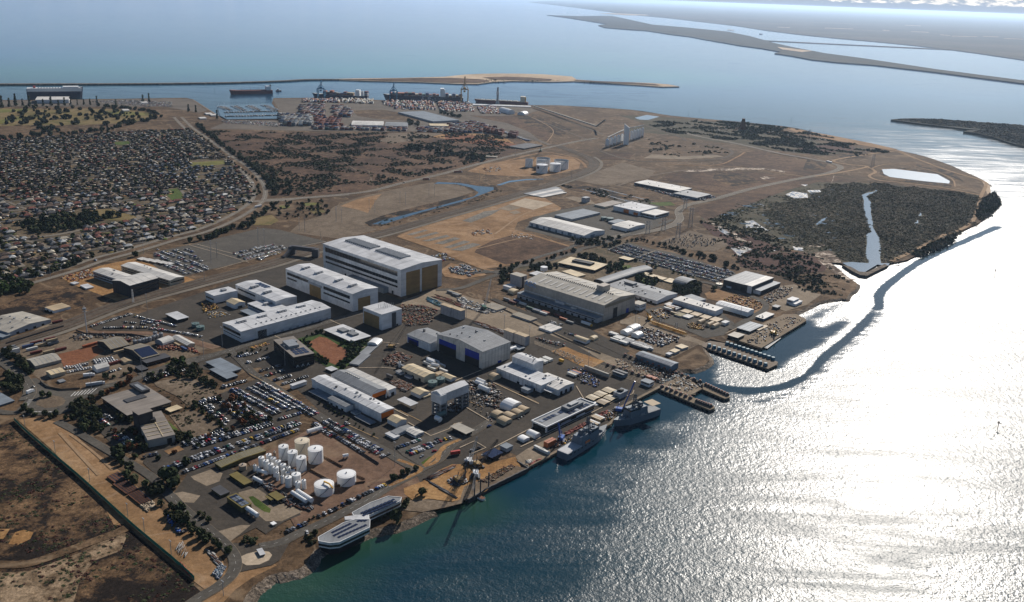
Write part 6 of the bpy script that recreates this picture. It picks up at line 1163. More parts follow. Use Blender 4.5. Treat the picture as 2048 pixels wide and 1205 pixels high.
# SHIPS
def hull(mb,L,Bm,D,draft=1.0,bow=.22,stern=.92,flare=.72,sheer=.25,mi=0,n=18):
 """bow at +x; waterline z=0, deck z=D"""
 rows=[]
 for i in range(n+1):
  t=i/n; x=-L/2+L*t
  if t > 1-bow: k=(t-(1-bow))/bow; hb_=(1-k**2.0)
  elif t < .12: hb_=stern+(1-stern)*t/.12
  else: hb_=1
  k=max(0,(t-.6)/.4); zd=D*(1+sheer*k*k); wl=hb_*(flare+(1-flare)*min(1,(1-k)*1.2)); rk=L*.035*k*k
  rows.append([(x,-Bm/2*hb_,zd),(x-rk,-Bm/2*wl,-draft),(x-rk,Bm/2*wl,-draft),(x,Bm/2*hb_,zd)])
 for a,b in zip(rows[:-1],rows[1:]):
  for j in range(3): mb.poly([a[j],b[j],b[j+1],a[j+1]],mi)
  mb.poly([a[3],b[3],b[0],a[0]],mi+1)
 mb.poly(rows[0][::-1],mi); mb.poly(rows[-1],mi)
def ship_at(fr,stern,bow,h=0.0):
 s,b=G(*stern,water_z+h,fr),G(*bow,water_z+h,fr); d=b-s; return (s+b)/2,math.atan2(d.y,d.x),d.length
def patrol(fr,stern,bow,label,B=13,cover=False):
 c,a,L=ship_at(fr,stern,bow); t=thing('patrol_ship',label,'naval ship',(c.x,c.y,water_z),a); D=6.5
 m=MB(); hull(m,L,B,D,bow=.38); m.obj('hull',['navy_grey','deck_grey'],t)
 def bx(nm,x0,x1,w,z0,z1,mt='navy_grey',tx=.6,ty=.8): m=MB(); m.box(x0*L,x1*L,-w*B/2,w*B/2,z0,z1,0,tx,ty); return m.obj(nm,mt,t)
 bx('flight_deck',-.495,-.20,.96,D,D+.5,'roof_white' if not cover else 'roof_grey',0,0); bx('superstructure',-.20,.20,.92,D,D+5.5); br=bx('bridge',.02,.20,.82,D+5.5,D+9); bx('hangar',-.2,-.03,.8,D+5.5,D+8)
 m=MB(); m.box(.03*L,.201*L,-.40*B,.40*B,D+7,D+8.2); m.obj('bridge_window','glass',br)
 m=MB(); lattice(m,(.05*L,0,D+9),(.03*L,0,D+22),3,6,.5); m.bar((.04*L,-4,D+16),(.04*L,4,D+16),.5); m.obj('mast','navy_dark',t); bx('funnel',-.13,-.06,.4,D+8,D+12,'navy_dark'); bx('breakwater',.28,.31,.7,D,D+2.2)
 m=MB(); m.cyl(.25*L,0,D,D+2.6,1.8,10); m.bar((.25*L,0,D+2),(.31*L,0,D+3),.4); m.obj('gun','navy_grey',t)
 for s in (-1,1): m=MB(); m.box(-.12*L,-.02*L,s*B*.43-1,s*B*.43+1,D+.4,D+2.2,0,.3,.3); m.obj('ship_boat','paint_orange' if s < 0 else 'deck_grey',t)
 for k in range(9): m=MB(); x,y=random.uniform(-.18,.2)*L,random.uniform(-.3,.3)*B; s=random.uniform(.6,1.6); m.box(x-s,x+s,y-s,y+s,D+5.5,D+5.5+random.uniform(2,6)); m.obj('deck_locker',random.choice(['navy_dark','deck_grey','tan_x','navy_grey']) if False else random.choice(['navy_dark','deck_grey','navy_grey']),t)
 for s in (-1,1):
  m=MB()
  for k in range(24): x0=(-.48+.035*k)*L; m.bar((x0,s*B*.47,D+1.4),(x0+.035*L,s*B*.47,D+1.4),.12); m.bar((x0,s*B*.47,D),(x0,s*B*.47,D+1.4),.12)
  m.obj('guard_rail','deck_grey',t)
 m=MB()
 for k in range(7): x0=(-.45+.08*k)*L; m.box(x0,x0+2.4,-B*.5-.05,-B*.5+.15,D-2.3,D-.9)
 m.obj('hull_opening','hull_black',t)
 if cover: m=MB(); m.box(-.42*L,-.22*L,-B*.2,B*.75,D+9,D+9.4); m.obj('work_cover','roof_tan',t)
 return t
patrol('H7',(505,1075),(1045,745),'grey naval patrol ship with empty pale flight deck, nearer to the camera'); patrol('H7',(1640,520),(1120,690),'grey naval patrol ship with tan cover over its stern, farther one',cover=True)
def cargo(name,fr,stern,bow,B,D,label,cat,hullm,deck,sup=None):
 c,a,L=ship_at(fr,stern,bow); t=thing(name,label,cat,(c.x,c.y,water_z),a); m=MB(); hull(m,L,B,D,bow=.12); m.obj('hull',[hullm,deck],t); return t,L
def bxs(t,nm,x0,x1,y0,y1,z0,z1,mt,tx=0,ty=0): m=MB(); m.box(x0,x1,y0,y1,z0,z1,0,tx,ty); return m.obj(nm,mt,t)
def containers_on(t,L,B,D,spans,lo,hi):
 for x0,x1 in spans:
  x=x0*L
  while x < x1*L-12:
   n=random.randint(lo,hi)
   for k in range(n):
    if k < n-1 or True: bxs(t,'container_tier',x,x+12,-B*.46,B*.46*random.uniform(.6,1),D+k*2.6,D+k*2.6+2.5,'cont_'+wpick(CONTCOL).replace(' ','_'))
   x+=13.3
t,L=cargo('container_ship','G7',(557,283),(100,262),30,12,'smaller container ship with white deckhouse, left in the port','container ship','hull_navy','deck_grey'); containers_on(t,L,30,12,[(-.25,.3)],3,6); bxs(t,'deckhouse',-.36*L,-.29*L,-13,13,12,34,'paint_white'); bxs(t,'funnel',-.42*L,-.38*L,-4,4,12,30,'paint_white'); containers_on(t,L,30,12,[(-.5,-.42)],7,8)
t,L=cargo('container_ship','G7',(1335,307),(680,288),42,19,'large dark container ship with the letters APL on its side','container ship','hull_navy','deck_grey'); containers_on(t,L,42,19,[(-.49,-.27),(-.2,.42)],3,5); bxs(t,'deckhouse',-.26*L,-.215*L,-19,19,19,50,'paint_white'); bxs(t,'funnel',-.275*L,-.262*L,-5,5,19,46,'paint_white')
mm=[]
for i,ch in enumerate('APL'): pass
def hull_letters(t,text,x0,step,y,z,size,mat,mirror):
 segs={'A': [(0,0,.5,1),(.5,1,1,0),(.22,.42,.78,.42)],'P': [(0,0,0,1),(0,1,.8,1),(.8,1,.9,.75),(.9,.75,.8,.5),(.8,.5,0,.5)],'L': [(0,1,0,0),(0,0,.9,0)]}
 for i,ch in enumerate(text):
  m=MB()
  for a0,b0,a1,b1 in segs[ch]: m.bar((x0+mirror*(i*step+a0*size),y,z+b0*size),(x0+mirror*(i*step+a1*size),y,z+b1*size),size*.18)
  m.obj('letter',mat,t)
hull_letters(t,'APL',.02*L,26,21.2,6,10,'paint_white',-1)
t,L=cargo('bulk_carrier','G7',(1868,327),(1427,305),28,10,'low rust-brown bulk carrier with a cream deckhouse at its stern','bulk carrier','hull_red','tile_brown'); bxs(t,'deckhouse',-.44*L,-.36*L,-12,12,10,30,'tank_cream'); bxs(t,'funnel',-.46*L,-.44*L,-3,3,10,28,'paint_yellow')
for k in range(7): bxs(t,'hatch_cover',(-.3+.1*k)*L,(-.3+.1*k+.075)*L,-9,9,10,12.5,'roof_beige')
t,L=cargo('car_carrier','G8',(226,318),(690,313),34,32,'boxy dark blue and white car carrier moored at the left quay','car carrier','hull_navy','roof_white'); bxs(t,'upper_band',-.49*L,.47*L,-17.3,17.3,25,36,'paint_white'); bxs(t,'deckhouse',.14*L,.42*L,-15,15,36,41,'paint_white'); bxs(t,'funnel',-.38*L,-.34*L,-5,5,36,43,'paint_red')
for k in range(12): bxs(t,'deck_fan',(-.3+.05*k)*L,(-.3+.05*k)*L+4,-12,-8,36,38.5,'steel_grey')
t,L=cargo('tanker','F2',(1560,192),(1316,197),30,13,'dark red tanker under way with white deckhouse at its stern','tanker','hull_red','tile_red'); bxs(t,'deckhouse',-.46*L,-.36*L,-12,12,13,28,'paint_white'); bxs(t,'funnel',-.48*L,-.455*L,-3,3,13,34,'hull_black'); bxs(t,'deck_pipe',-.34*L,.38*L,-1.5,1.5,13,15,'tile_red')
for k in range(3): bxs(t,'deck_mast',(-.2+.2*k)*L,(-.2+.2*k)*L+1,-.5,.5,13,22,'hull_red')
t,L=cargo('tug','F2',(1612,180),(1582,181),10,4,'small red tug following the tanker','tug','hull_red','deck_grey'); bxs(t,'wheelhouse',-.05*L,.2*L,-3,3,4,10,'paint_white')
t,L=cargo('work_boat','H6',(1050,1040),(1130,1080),4,1.5,'small white work boat beside the sheet pile wall','boat','paint_white','rust')
t,L=cargo('speed_boat','F1',(1000,138),(990,138),20,8,'small dredger on the far salt lagoon','boat','hull_black','deck_grey')
P_=smooth_line([G(x,y,water_z) for x,y in [(30,20),(60,22),(120,28),(200,36),(300,45)]])
mar=thing('marina_jetty','floating marina jetties with rows of moored yachts','jetty',(0,0,0))
rowsM=[((1262,268),(1320,290)),((1345,266),(1400,292)),((1425,264),(1490,292)),((1515,262),(1580,290)),((1285,303),(1590,296)),((1290,326),(1600,319))]
boats=[]
for a,b in rowsM: A_,Bq=G(*a,0,'F2'),G(*b,0,'F2'); m=MB(); m.bar((A_.x,A_.y,.6),(Bq.x,Bq.y,.6),3); m.obj('pontoon','timber',mar); boats+=along([A_,Bq],9,3)
yb=MB(); hull(yb,10,3,1.0,.2,.5); yb.box(-3,1.5,-1.2,1.2,1.5,2.5,0,.3,.2); yb.bar((1,0,1.5),(1,0,14),.22); ym=yb.mesh('yacht',['paint_white','paint_white'])
yb2=MB(); hull(yb2,9.5,3,1.1,.2,.5); yb2.box(-2.5,2,-1.4,1.4,1.7,3.6,0,.5,.2); ym2=yb2.mesh('motor_boat',['paint_white','deck_grey'])
bi=0
for i,(p,d) in enumerate(boats):
 for s in (-1,1):
  if random.random() < .62:
   k=random.random() < .6; o=link('yacht' if k else 'motor_boat',ym if k else ym2,None,(p.x-d.y*9*s,p.y+d.x*9*s,.4),math.atan2(d.x,-d.y)); bi+=1; tag(o,'white %s, %s moored boat counted left to right, far jetty first' % ('yacht with a mast' if k else 'motor boat without mast',nth(bi)),'boat','boats moored in the marina')

# JETTIES AND MARINE WORKS
def deck(name,fr,pts,label,mat='concrete',z0=-1.0,z1=0.7,piles=True,cat='jetty',fh=0.0):
 P=[G(x,y,0,fr) for x,y in pts]; t=thing(name,label,cat,(0,0,0)); m=MB(); m.extrude(P,z0,z1); m.obj('deck',mat,t)
 if piles:
  mp=MB()
  for a,b in zip(P,P[1:]+P[:1]):
   for p,d in along([a,b],6): mp.cyl(p.x,p.y,-8,z0,.7,6)
  o=mp.obj('piles','steel_dark',t); o['kind']='stuff'
 return t
fj=deck('finger_jetty','F8',[(685,700),(735,680),(830,695),(1190,820),(1185,838),(1125,868),(685,718)],'wide jetty lined on both sides with rows of blue-green pile caps','timber')
for side in (((715,712),(1125,852)),((838,700),(1172,812))):
 A_,Bq=G(*side[0],0,'F8'),G(*side[1],0,'F8'); n=12
 for k in range(n): p=A_.lerp(Bq,(k+.5)/n); m=MB(); m.box(p.x-2.2,p.x+2.2,p.y-2.2,p.y+2.2,.7,4.2,0,.5,.5); m.obj('pile_cap','pile_teal',fj)
for a,b in (((760,700),(1150,835)),((790,695),(1165,822))): ribbon('timber_rail',[G(*a,0,'F8'),G(*b,0,'F8')],1.0,'concrete',.75).parent=fj
sp=deck('ship_lift_pier','F8',[(400,985),(580,1040),(765,1118),(768,1130),(735,1143),(400,1003)],'southern pier of the ship lift with a row of winches'); npier=deck('ship_lift_pier','F8',[(560,905),(690,962),(868,1045),(868,1060),(835,1068),(685,1003)],'northern pier of the ship lift with a row of winches')
pf=deck('ship_lift_platform','F8',[(385,985),(560,905),(690,962),(688,1000),(600,1046),(580,1042)],'ship lift platform between the two winch piers','concrete',cat='platform')
plain('winch_red',(0.24,0.08,0.045),0.7,0.3); wb=MB(); wb.box(-1.5,1.5,-1.8,1.8,0,2.2,0,.2,.2); wb.box(-.9,.9,-.8,.8,2.2,3.2,1); wb.cyl(0,2.4,0,1.6,.8,8,2); wme=wb.mesh('winch',['steel_dark','winch_red','steel_grey'])
wl=0
for rn,A0,B0,n in (('from the west beside the solar shed tracks',(150,775),(690,965),14),('from the west on the office side tracks',(30,840),(410,960),9),('from land on the southern ship lift pier',(400,985),(620,1075),7),('from land on the outer southern pier',(640,1085),(750,1125),7),('from land on the outer northern pier',(700,975),(860,1050),9)):
 A_,Bq=G(*A0,0,'F8'),G(*B0,0,'F8'); r=math.atan2(*(Bq-A_).yx)
 for k in range(n): p=A_.lerp(Bq,(k+.5)/n); o=link('winch',wme,None,(p.x,p.y,.7),r); tag(o,'dark orange-topped winch, %s %s' % (nth(k),rn),'winch','winches of the ship lift')
for off in (-6,0,6,12): A_,Bq=G(560,715,0,'F7'),G(1674,900,0,'F7'); ribbon('transfer_rail',[G(900,620+off,0,'F7'),G(1300,770+off*1.5,0,'F7'),G(1674,900+off*1.5,0,'F7'),G(640,1030+off,0,'F8')],.5,'concrete_pale',.39)
ew=deck('eastern_wharf','F8',[(930,678),(1065,722),(1082,727),(1380,545),(1375,530),(1300,500),(1235,530),(1100,600)],'concrete wharf deck at the east end with yellow machines','concrete',-1.2,.68,cat='wharf')
pb=thing('pontoon_barge','dark floating pontoon moored along the eastern wharf','barge',(*G(1145,695,water_z,'F8'),water_z),GRID+PI/2+.12); bxs(pb,'hull',-24,24,-4,4,-1,1.6,'hull_black'); bxs(pb,'deck_plate',-23,23,-3,3,1.6,1.9,'deck_grey')
qd=deck('wharf_edge','N',[(1057,935.5),(1120,902.7),(1222,849.5),(1240,818.5),(1320,776.5),(1318,773),(1238,815),(1219,846),(1118,899),(1055,932)],'long concrete quay edge beneath the two naval ships','concrete',-1.2,.66,cat='quay')
sw=thing('sheet_pile_wall','dark steel sheet pile wall along the shore works','sea wall',(0,0,0)); Pw=[G(x,y,0,'H6') for x,y in [(920,1075),(1000,1030),(1180,920),(1720,655),(1545,545)]]
for (p,d),(q,_) in zip(along(Pw,1.6),along(Pw,1.6)[1:]): 
 if (q-p).length < 3: m=MB(); m.bar((p.x,p.y,-1.4),(q.x,q.y,-1.4),.5) if False else m.box(p.x-.7,p.x+.7,p.y-.5,p.y+.5,-6,1.2+.12*math.sin(p.x)); m.obj('sheet_pile','steel_dark',sw) if len(sw.children) < 160 else None
for i,(x,y0,y1) in enumerate([(995,1030,925),(1075,990,935),(1185,900,850),(870,800,690)]): b=G(x,y0,0,'H6'); m=MB(); m.cyl(0,0,-6,14,.6,8); o=m.obj('steel_pile','steel_dark',None,(b.x,b.y,0)); tag(o,nth(i)+' upright steel pile from the left at the shore works','pile','upright steel piles at the shore works')
rc=thing('riverside_centre','white angular two-winged building with rows of roof solar panels on the river bank','visitor centre',(0,0,0))
def prism_part(t,fr,pts,z0,z1,mat,name): P=[G(x,y,z1,fr) for x,y in pts]; m=MB(); m.extrude(P,z0,z1); return m.obj(name,mat,t)
wA=[(1140,648),(1255,585),(1365,545),(1450,552),(1440,575),(1252,662),(1150,665)]; wB=[(928,802),(1085,712),(1160,690),(1252,690),(1250,740),(1060,832),(1000,838),(930,825)]
for pts,hh in ((wA,8.5),(wB,9.5)):
 P=[G(x,y,hh,'G2') for x,y in pts]; c=sum(P,Vector((0,0)))/len(P)
 m=MB(); m.extrude(P,hh-4.6,hh); m.obj('wall','wall_white',rc); m=MB(); m.extrude(P,hh+.02,hh+.45); m.obj('roof','roof_grey',rc)
 m=MB(); m.extrude([c+(p-c)*.86+Vector((-1.5,2)) for p in P],-3,hh-4.62); m.obj('undercroft_shade','wall_black',rc); m=MB()  # inset black block standing in for the shade beneath the raised floor
 for a,b in zip(P,P[1:]+P[:1]): m.bar((a.x,a.y,hh+.6),(b.x,b.y,hh+.6),.45)
 m.obj('parapet','paint_white',rc); c=sum(P,Vector((0,0)))/len(P)
 m=MB(); m.extrude([c+(p-c)*1.006 for p in P],hh-3.4,hh-1.5); m.obj('window_strip','glass',rc)
prism_part(rc,'G2',[(1092,668),(1245,650),(1250,685),(1095,688)],5,9.8,'roof_white','link')
for (x0,y0),(x1,y1),n in (((1190,650),(1405,560),9),((1205,662),(1420,572),9),((1020,790),(1170,715),7),((1050,800),(1230,720),8),((1010,770),(1130,712),6),((1170,700),(1230,697),3)):
 for k in range(n):
  x,y=x0+(x1-x0)*k/n,y0+(y1-y0)*k/n; q=[(x-3,y+1),(x+15,y-10),(x+29,y-5),(x+10,y+6)]; P=[G(a,b,9.6,'G2') for a,b in q]; m=MB(); m.extrude(P,9.95,10.25); m.obj('solar_panel','solar',rc)
b=G(1640,790,0,'N')
for i,(fr,bx_,tx_) in enumerate([('N',(1995,858),(1997,840)),('N',(1989,551),(1989,541)),('F1',(750,440),(750,428)),('F1',(1118,480),(1118,468)),('F1',(706,455),(706,447)),('F1',(391,430),(391,418)),('F1',(134,362),(134,343)),('F2',(1232,180),(1232,155)),('F2',(255,165),(255,145))]):
 g=G(*bx_,water_z,fr); h=10 if i else 8.5; t=thing('channel_beacon',nth(i)+' channel beacon pile, counted from the near river outward','beacon',(g.x,g.y,water_z)); m=MB(); m.cyl(0,0,-3,h,.35,8); m.obj('pile','steel_dark',t); m=MB(); m.box(-1.4,1.4,-1.4,1.4,h-2.2,h-1.9); m.cyl(0,0,h-1.9,h,.8,8); m.obj('light_platform','steel_dark',t)

# CARS
GZ=0.55
def car_mesh(kind):
 L,W=(4.7,1.85) if kind !='van' else (5.3,2.0); m=MB()
 m.box(-L/2,L/2,-W/2,W/2,.35,.95,0,.1,.05)
 if kind=='car': m.box(-L*.32,L*.24,-W*.44,W*.44,.95,1.48,1,.55,.12); m.box(-L*.19,L*.10,-W*.36,W*.36,1.48,1.52,0)
 elif kind=='suv': m.box(-L*.44,L*.20,-W*.45,W*.45,.95,1.62,1,.35,.1); m.box(-L*.36,L*.12,-W*.38,W*.38,1.62,1.70,0)
 elif kind=='ute': m.box(-L*.12,L*.24,-W*.45,W*.45,.95,1.6,1,.3,.1); m.box(-L*.05,L*.16,-W*.38,W*.38,1.6,1.66,0); m.box(-L*.46,-L*.16,-W*.45,W*.45,.95,1.15,2)
 else: m.box(-L*.49,L*.25,-W*.48,W*.48,.95,2.1,0,.1,.05); m.box(L*.25,L*.38,-W*.44,W*.44,.95,1.7,1,.1,.1)
 for sx in (-1,1):
  for sy in (-1,1): m.box(sx*L*.31-.33,sx*L*.31+.33,sy*W*.5-.12,sy*W*.5+.1,0,.66,2)
 return m
KINDS=[('car','',45),('suv','',30),('ute','',17),('van','',8)]; KL=dict(car='hatchback',suv='SUV',ute='pickup',van='van')
CT={k: tpl(car_mesh(k)) for k,_,_ in KINDS}
def split_part(mbx,idx):
 out=MB()
 for f,mi in zip(mbx.f,mbx.m):
  if mi in idx: out.poly([mbx.v[i] for i in f],idx.index(mi))
 return out
CM={}
for k,_,_ in KINDS:
 full=car_mesh(k); gl=split_part(full,[1]).mesh('window',['glass']); wh=split_part(full,[2]).mesh('wheels',['black_rubber'])
 for cn,_,_ in CARCOL: CM[k,cn]=(split_part(full,[0]).mesh('body',['car_'+cn]),gl,wh)
cars=[]
def row(fr,a,b,where,fill=.9,sp=2.75,cols=None,nose=None,off=0.0,kinds=None):
 A_,Bq=G(*a,0,fr),G(*b,0,fr); d=(Bq-A_); n=int(d.length/sp); d=d.normalized() if n else d; q=Vector((-d.y,d.x)); ang=math.atan2(q.y,q.x)
 idx=0
 for k in range(n):
  if random.random() > fill: continue
  p=A_+d*(sp*(k+.5))+q*(off+random.uniform(-.25,.25)); cn=wpick(cols or CARCOL); kd=wpick(kinds or KINDS)
  cars.append((p,ang+(PI if random.random() < .35 else 0)+random.uniform(-.03,.03),cn,kd,where,idx)); idx+=1
def double(fr,a,b,where,fill=.9,**kw): row(fr,a,b,'near side of '+where,fill,off=-2.6,**kw); row(fr,a,b,'far side of '+where,fill,off=2.6,**kw)
def block(fr,poly,a,b,where,pitch=16.0,fill=.9,sp=2.75,cols=None,kinds=None,dbl=True):
 """rows parallel to a-b filling a polygon"""
 P=[G(x,y,0,fr) for x,y in poly]; d=(G(*b,0,fr)-G(*a,0,fr)).normalized(); q=Vector((-d.y,d.x)); o=G(*a,0,fr); us=[(p-o).dot(d) for p in P]; vs_=[(p-o).dot(q) for p in P]
 v=min(vs_)+pitch*.3; ri=0
 while v < max(vs_):
  for s in ((-2.6,2.6) if dbl else (0,)):
   u=min(us); idx=0; gap=0
   while u < max(us):
    p=o+d*u+q*(v+s); u+=sp
    if gap > 0: gap-=1; continue
    if random.random() < .02: gap=random.randint(1,4)
    if inpoly(p,P) and random.random() < fill: cars.append((p,math.atan2(q.y,q.x)+(PI if random.random() < .35 else 0),wpick(cols or CARCOL),wpick(kinds or KINDS),'row %d of %s' % (ri+1,where),idx)); idx+=1
   ri+=1
  v+=pitch
row('G2',(728,772),(872,706),'the riverside row nearest the roundabout'); row('G2',(925,675),(1065,612),'the middle riverside row'); row('G2',(1075,602),(1360,468),'the long riverside row',.8)
row('G3',(432,698),(775,905),'the row along the tank yard fence',.95); row('G3',(420,705),(560,790),'the inner tank yard fence row',.9)
double('G3',(505,680),(930,925),'the avenue row',.85); double('G3',(60,425),(445,648),'the long row beside the avenue',.93); double('G3',(0,455),(285,608),'the second long row',.93); double('G3',(-10,525),(195,638),'the third long row',.93)
double('G5',(1380,378),(1560,480),'the row by the yellow cars',.92); double('G3',(-60,580),(140,690),'the fourth long row',.8)
row('G3',(190,672),(348,628),'the short row by the olive store road'); double('G5',(1420,795),(1883,625),'the row behind the olive store',.93); double('G5',(940,950),(1390,800),'the row in front of the grey office wing',.9)
row('G5',(1000,1005),(1883,678),'the row along the olive store',.9); row('G5',(835,990),(960,945),'the short row by the big dark tree',.9); double('G5',(985,800),(1330,685),'the row edging the dry garden',.8); double('G5',(1090,810),(1680,630),'the row with autumn trees',.9)
row('G5',(1290,368),(1490,308),'the row below the floating roof office'); row('G5',(700,895),(830,855),'the row below the office wing',.9); double('G5',(265,548),(430,665),'the row west of the grey office',.75); row('G5',(400,565),(480,610),'the shaded row of the grey office',.7); double('G5',(500,725),(620,795),'the row among trees by the wing',.6)
double('G5',(1110,490),(1260,440),'the upper garden car park row',.8); double('G5',(1180,500),(1340,650),'the garden car park row',.6); double('G5',(1290,470),(1460,600),'the autumn garden row',.75); double('G5',(1400,470),(1600,610),'the long autumn garden row',.75)
double('G5',(720,320),(960,230),'the roadside row under trees',.7)
for a,b,w in (((250,890),(390,858),'the first row west of the dark office block'),((300,935),(470,890),'the second row west of the dark office block'),((400,985),(560,940),'the third row west of the dark office block'),((435,1018),(568,975),'the fourth row west of the dark office block'),((490,1048),(640,1005),'the fifth row west of the dark office block'),((550,1073),(750,1008),'the sixth row west of the dark office block'),((150,1088),(320,1045),'the row by the podium office')): row('F6',a,b,w,.85)
row('G3',(985,862),(1160,800),'the upper eastern lot row',.7); double('G3',(1060,900),(1230,835),'the eastern lot row',.9); row('G3',(1200,840),(1350,795),'the far eastern lot row',.9); row('G3',(1480,885),(1545,860),'the three bays inside the white painted frame',.8)
row('F5',(605,518),(885,432),'the railway edge row',.9); row('F5',(690,527),(1000,525),'the curved row above the soil bank',.95); row('F5',(1000,530),(1225,562),'the curved row, middle part',.95); row('F5',(1225,562),(1365,588),'the curved row, end part',.9)
row('F5',(830,488),(1070,515),'the inner curved row',.7); row('F5',(900,447),(1190,520),'the upper curved row',.85); row('F5',(920,478),(1060,500),'the inner short row',.6)
WH=[('white',0,92),('silver',0,8)]
block('F5',[(418,792),(590,760),(610,795),(435,832)],(420,800),(600,765),'white vans left of the white barn',6.2,.95,2.6,WH,None,False); block('F5',[(612,748),(745,722),(790,750),(640,775)],(612,750),(750,725),'white vans behind the white barn',6.2,.95,2.6,WH,None,False)
row('F5',(710,830),(830,795),'the row right of the white barn',.8); double('F5',(960,885),(1240,800),'the shaded road verge row',.6)
block('F2',[(885,1110),(1090,1085),(1200,1205),(1080,1240),(900,1170)],(885,1115),(1200,1240),'the big car park, left half',17,.75); block('F2',[(1330,1110),(1560,1060),(1680,1085),(1500,1150),(1400,1150)],(1330,1112),(1660,1030),'the big car park, right half',17,.7)
block('F8',[(50,70),(195,25),(345,75),(215,122)],(50,72),(215,122),'the eastern car park, west block',15.5,.93); block('F8',[(225,128),(385,78),(880,218),(900,235),(790,285),(560,232)],(225,130),(790,285),'the eastern car park, main block',15.5,.92)
block('F7',[(330,125),(430,100),(540,145),(470,180),(350,160)],(330,150),(540,110),'the sandy lot behind the largest hall',12,.8)
block('F7',[(200,40),(300,20),(360,70),(260,80)],(200,50),(350,20),'the strip behind the largest hall',14,.5); block('F4',[(140,362),(300,400),(500,440),(560,425),(545,415),(420,440),(180,372)],(150,370),(500,445),'the lot in front of the long low factory',10,.7)
row('G6',(1160,125),(1310,70),'the row at the squarish white warehouse',.8); double('F7',(1000,488),(1090,515),'the yard row below the ASC hall',.8); row('F7',(1100,560),(1180,580),'the short dark row in the yard',.9); block('H8',[(540,800),(620,760),(790,780),(640,830)],(540,800),(790,785),'the white vans in the east yard',6,.9,2.6,WH,None,False)
block('G8',[(700,345),(1000,330),(1400,345),(1420,385),(1200,385),(900,360)],(700,350),(1400,385),'the old quay car park',26,.6); block('F2',[(1260,350),(1500,352),(1700,375),(1600,385),(1300,365)],(1260,355),(1600,372),'the port road lot',16,.5)
for fr,x,y in [('G3',640,695),('G3',655,705),('G4',430,583),('F5',222,925),('F5',640,72),('H6',495,265),('H6',295,500),('H6',460,430),('F2',905,1092),('F2',550,1155),('G2',860,775),('F3',720,690),('F3',595,707),('F6',690,850)]: cars.append((G(x,y,0,fr),random.uniform(0,6),wpick(CARCOL),'car','single cars out on the tarmac and roads',len(cars) % 40))
cars.sort(key=lambda c:-pscale(c[0]))
seen={}
for i,(p,a,cn,kd,w,idx) in enumerate(cars[:300]):
 key=w; seen[key]=seen.get(key,0)+1
 t=thing('parked_car','%s %s, %s in %s' % (cn,KL[kd],nth(idx),w),'car',(p.x,p.y,GZ),a,'cars parked around the shipyard'); b_,g_,w_=CM[kd,cn]; link('body',b_,t); link('window',g_,t); link('wheels',w_,t)
kk=[k for k,_,_ in KINDS]; xf=[]
cmat=['car_'+c[0] for c in CARCOL]+['glass','black_rubber']; nC=len(CARCOL)
tps=[]
for k in kk:
 for ci in range(nC): v,f,mi=CT[k]; tps.append((v,f,np.where(mi==0,ci,np.where(mi==1,nC,nC+1))))
cidx={c[0]: i for i,c in enumerate(CARCOL)}
for p,a,cn,kd,w,idx in cars[300:]: xf.append((kk.index(kd)*nC+cidx[cn],p.x,p.y,GZ,a,1,1,1,0))
stuff(merge('parked_cars_far',tps,xf,cmat),'hundreds of cars standing in the car parks farther off','cars')
def truck(fr,x,y,rz,L,col,label,cab=None,name='lorry',h=2.8):
 p=G(x,y,0,fr); t=thing(name,label,'lorry',(p.x,p.y,GZ),rz); bxs(t,'box_body',-L/2,L/2,-1.25,1.25,.9,.9+h,col,.05,.05); bxs(t,'chassis',-L/2,L/2,-1,1,.3,.9,'steel_dark')
 if cab: bxs(t,'cab',L/2+.2,L/2+2.4,-1.2,1.2,.5,2.9,cab,.3,.1)
 return t
def cyl_tank(fr,x,y,rz,L,R,label,mat='tank_white',z=1.2,name='horizontal_tank'):
 p=G(x,y,0,fr); t=thing(name,label,'tank',(p.x,p.y,GZ),rz); m=MB(); m.cyl(0,0,-L/2,L/2,R,12); m.v=[(zz,xx,yy+R+z) for xx,yy,zz in m.v]; m.obj('vessel',mat,t)
 for s in (-1,1): bxs(t,'cradle',s*L*.3-.3,s*L*.3+.3,-R*.8,R*.8,0,z+R*.5,'steel_grey')
 return t
GA,GB=GRID,GRID+PI/2
for args in [('F5',632,912,.5,16,'roof_white','white lorry trailer on the road by the roundabout','car_white'),('F5',590,852,.4,9,'paint_white','white box lorry on the dry lot by the roundabout','car_white'),('F6',640,1064,GB,0.1,'roof_white','x',None)][:2]: truck(args[0],args[1],args[2],args[3],args[4],args[5],args[6],args[7])
truck('F5',198,965,1.2,6,'paint_white','small white lorry leaving the roundabout','car_white'); truck('F7',1245,505,GA,15,'paint_white','white lorry with a yellow cab below the ASC hall','paint_yellow'); truck('G4',400,75,GA,12,'roof_white','white trailer near the yellow skip by the white workshop'); truck('F7',1080,755,GA,6,'paint_yellow','yellow skip lorry behind the tall white block')
truck('G4',1148,228,GA,34,'roof_beige','long grey-beige barge section by the rail tracks',None,'barge_section',4); truck('F2',1482,848,1.0,16,'paint_white','white bus on the highway bend',None,'bus'); truck('F3',905,648,.4,18,'cont_red_brown','long red lorry on the port highway','car_white'); truck('F3',722,690,.4,14,'cont_red_brown','red and white lorry on the port highway','car_white')
truck('F4',1107,256,2.0,18,'paint_white','white lorry rounding the far road bend','car_white'); truck('F6',1270,1028,GA,9,'steel_dark','dark flatbed by the rusty steel racks'); truck('H6',740,470,.4,9,'paint_red','red and white trailer beside the shore works',None)
cyl_tank('H3',1200,55,.7,15,2,'white horizontal tank behind the cream roofed tank'); cyl_tank('H3',360,725,GA+.2,12,1.6,'white horizontal tank below the slim white tanks'); cyl_tank('H3',290,860,GA+.1,11,1.6,'white horizontal tank beside the olive shed')
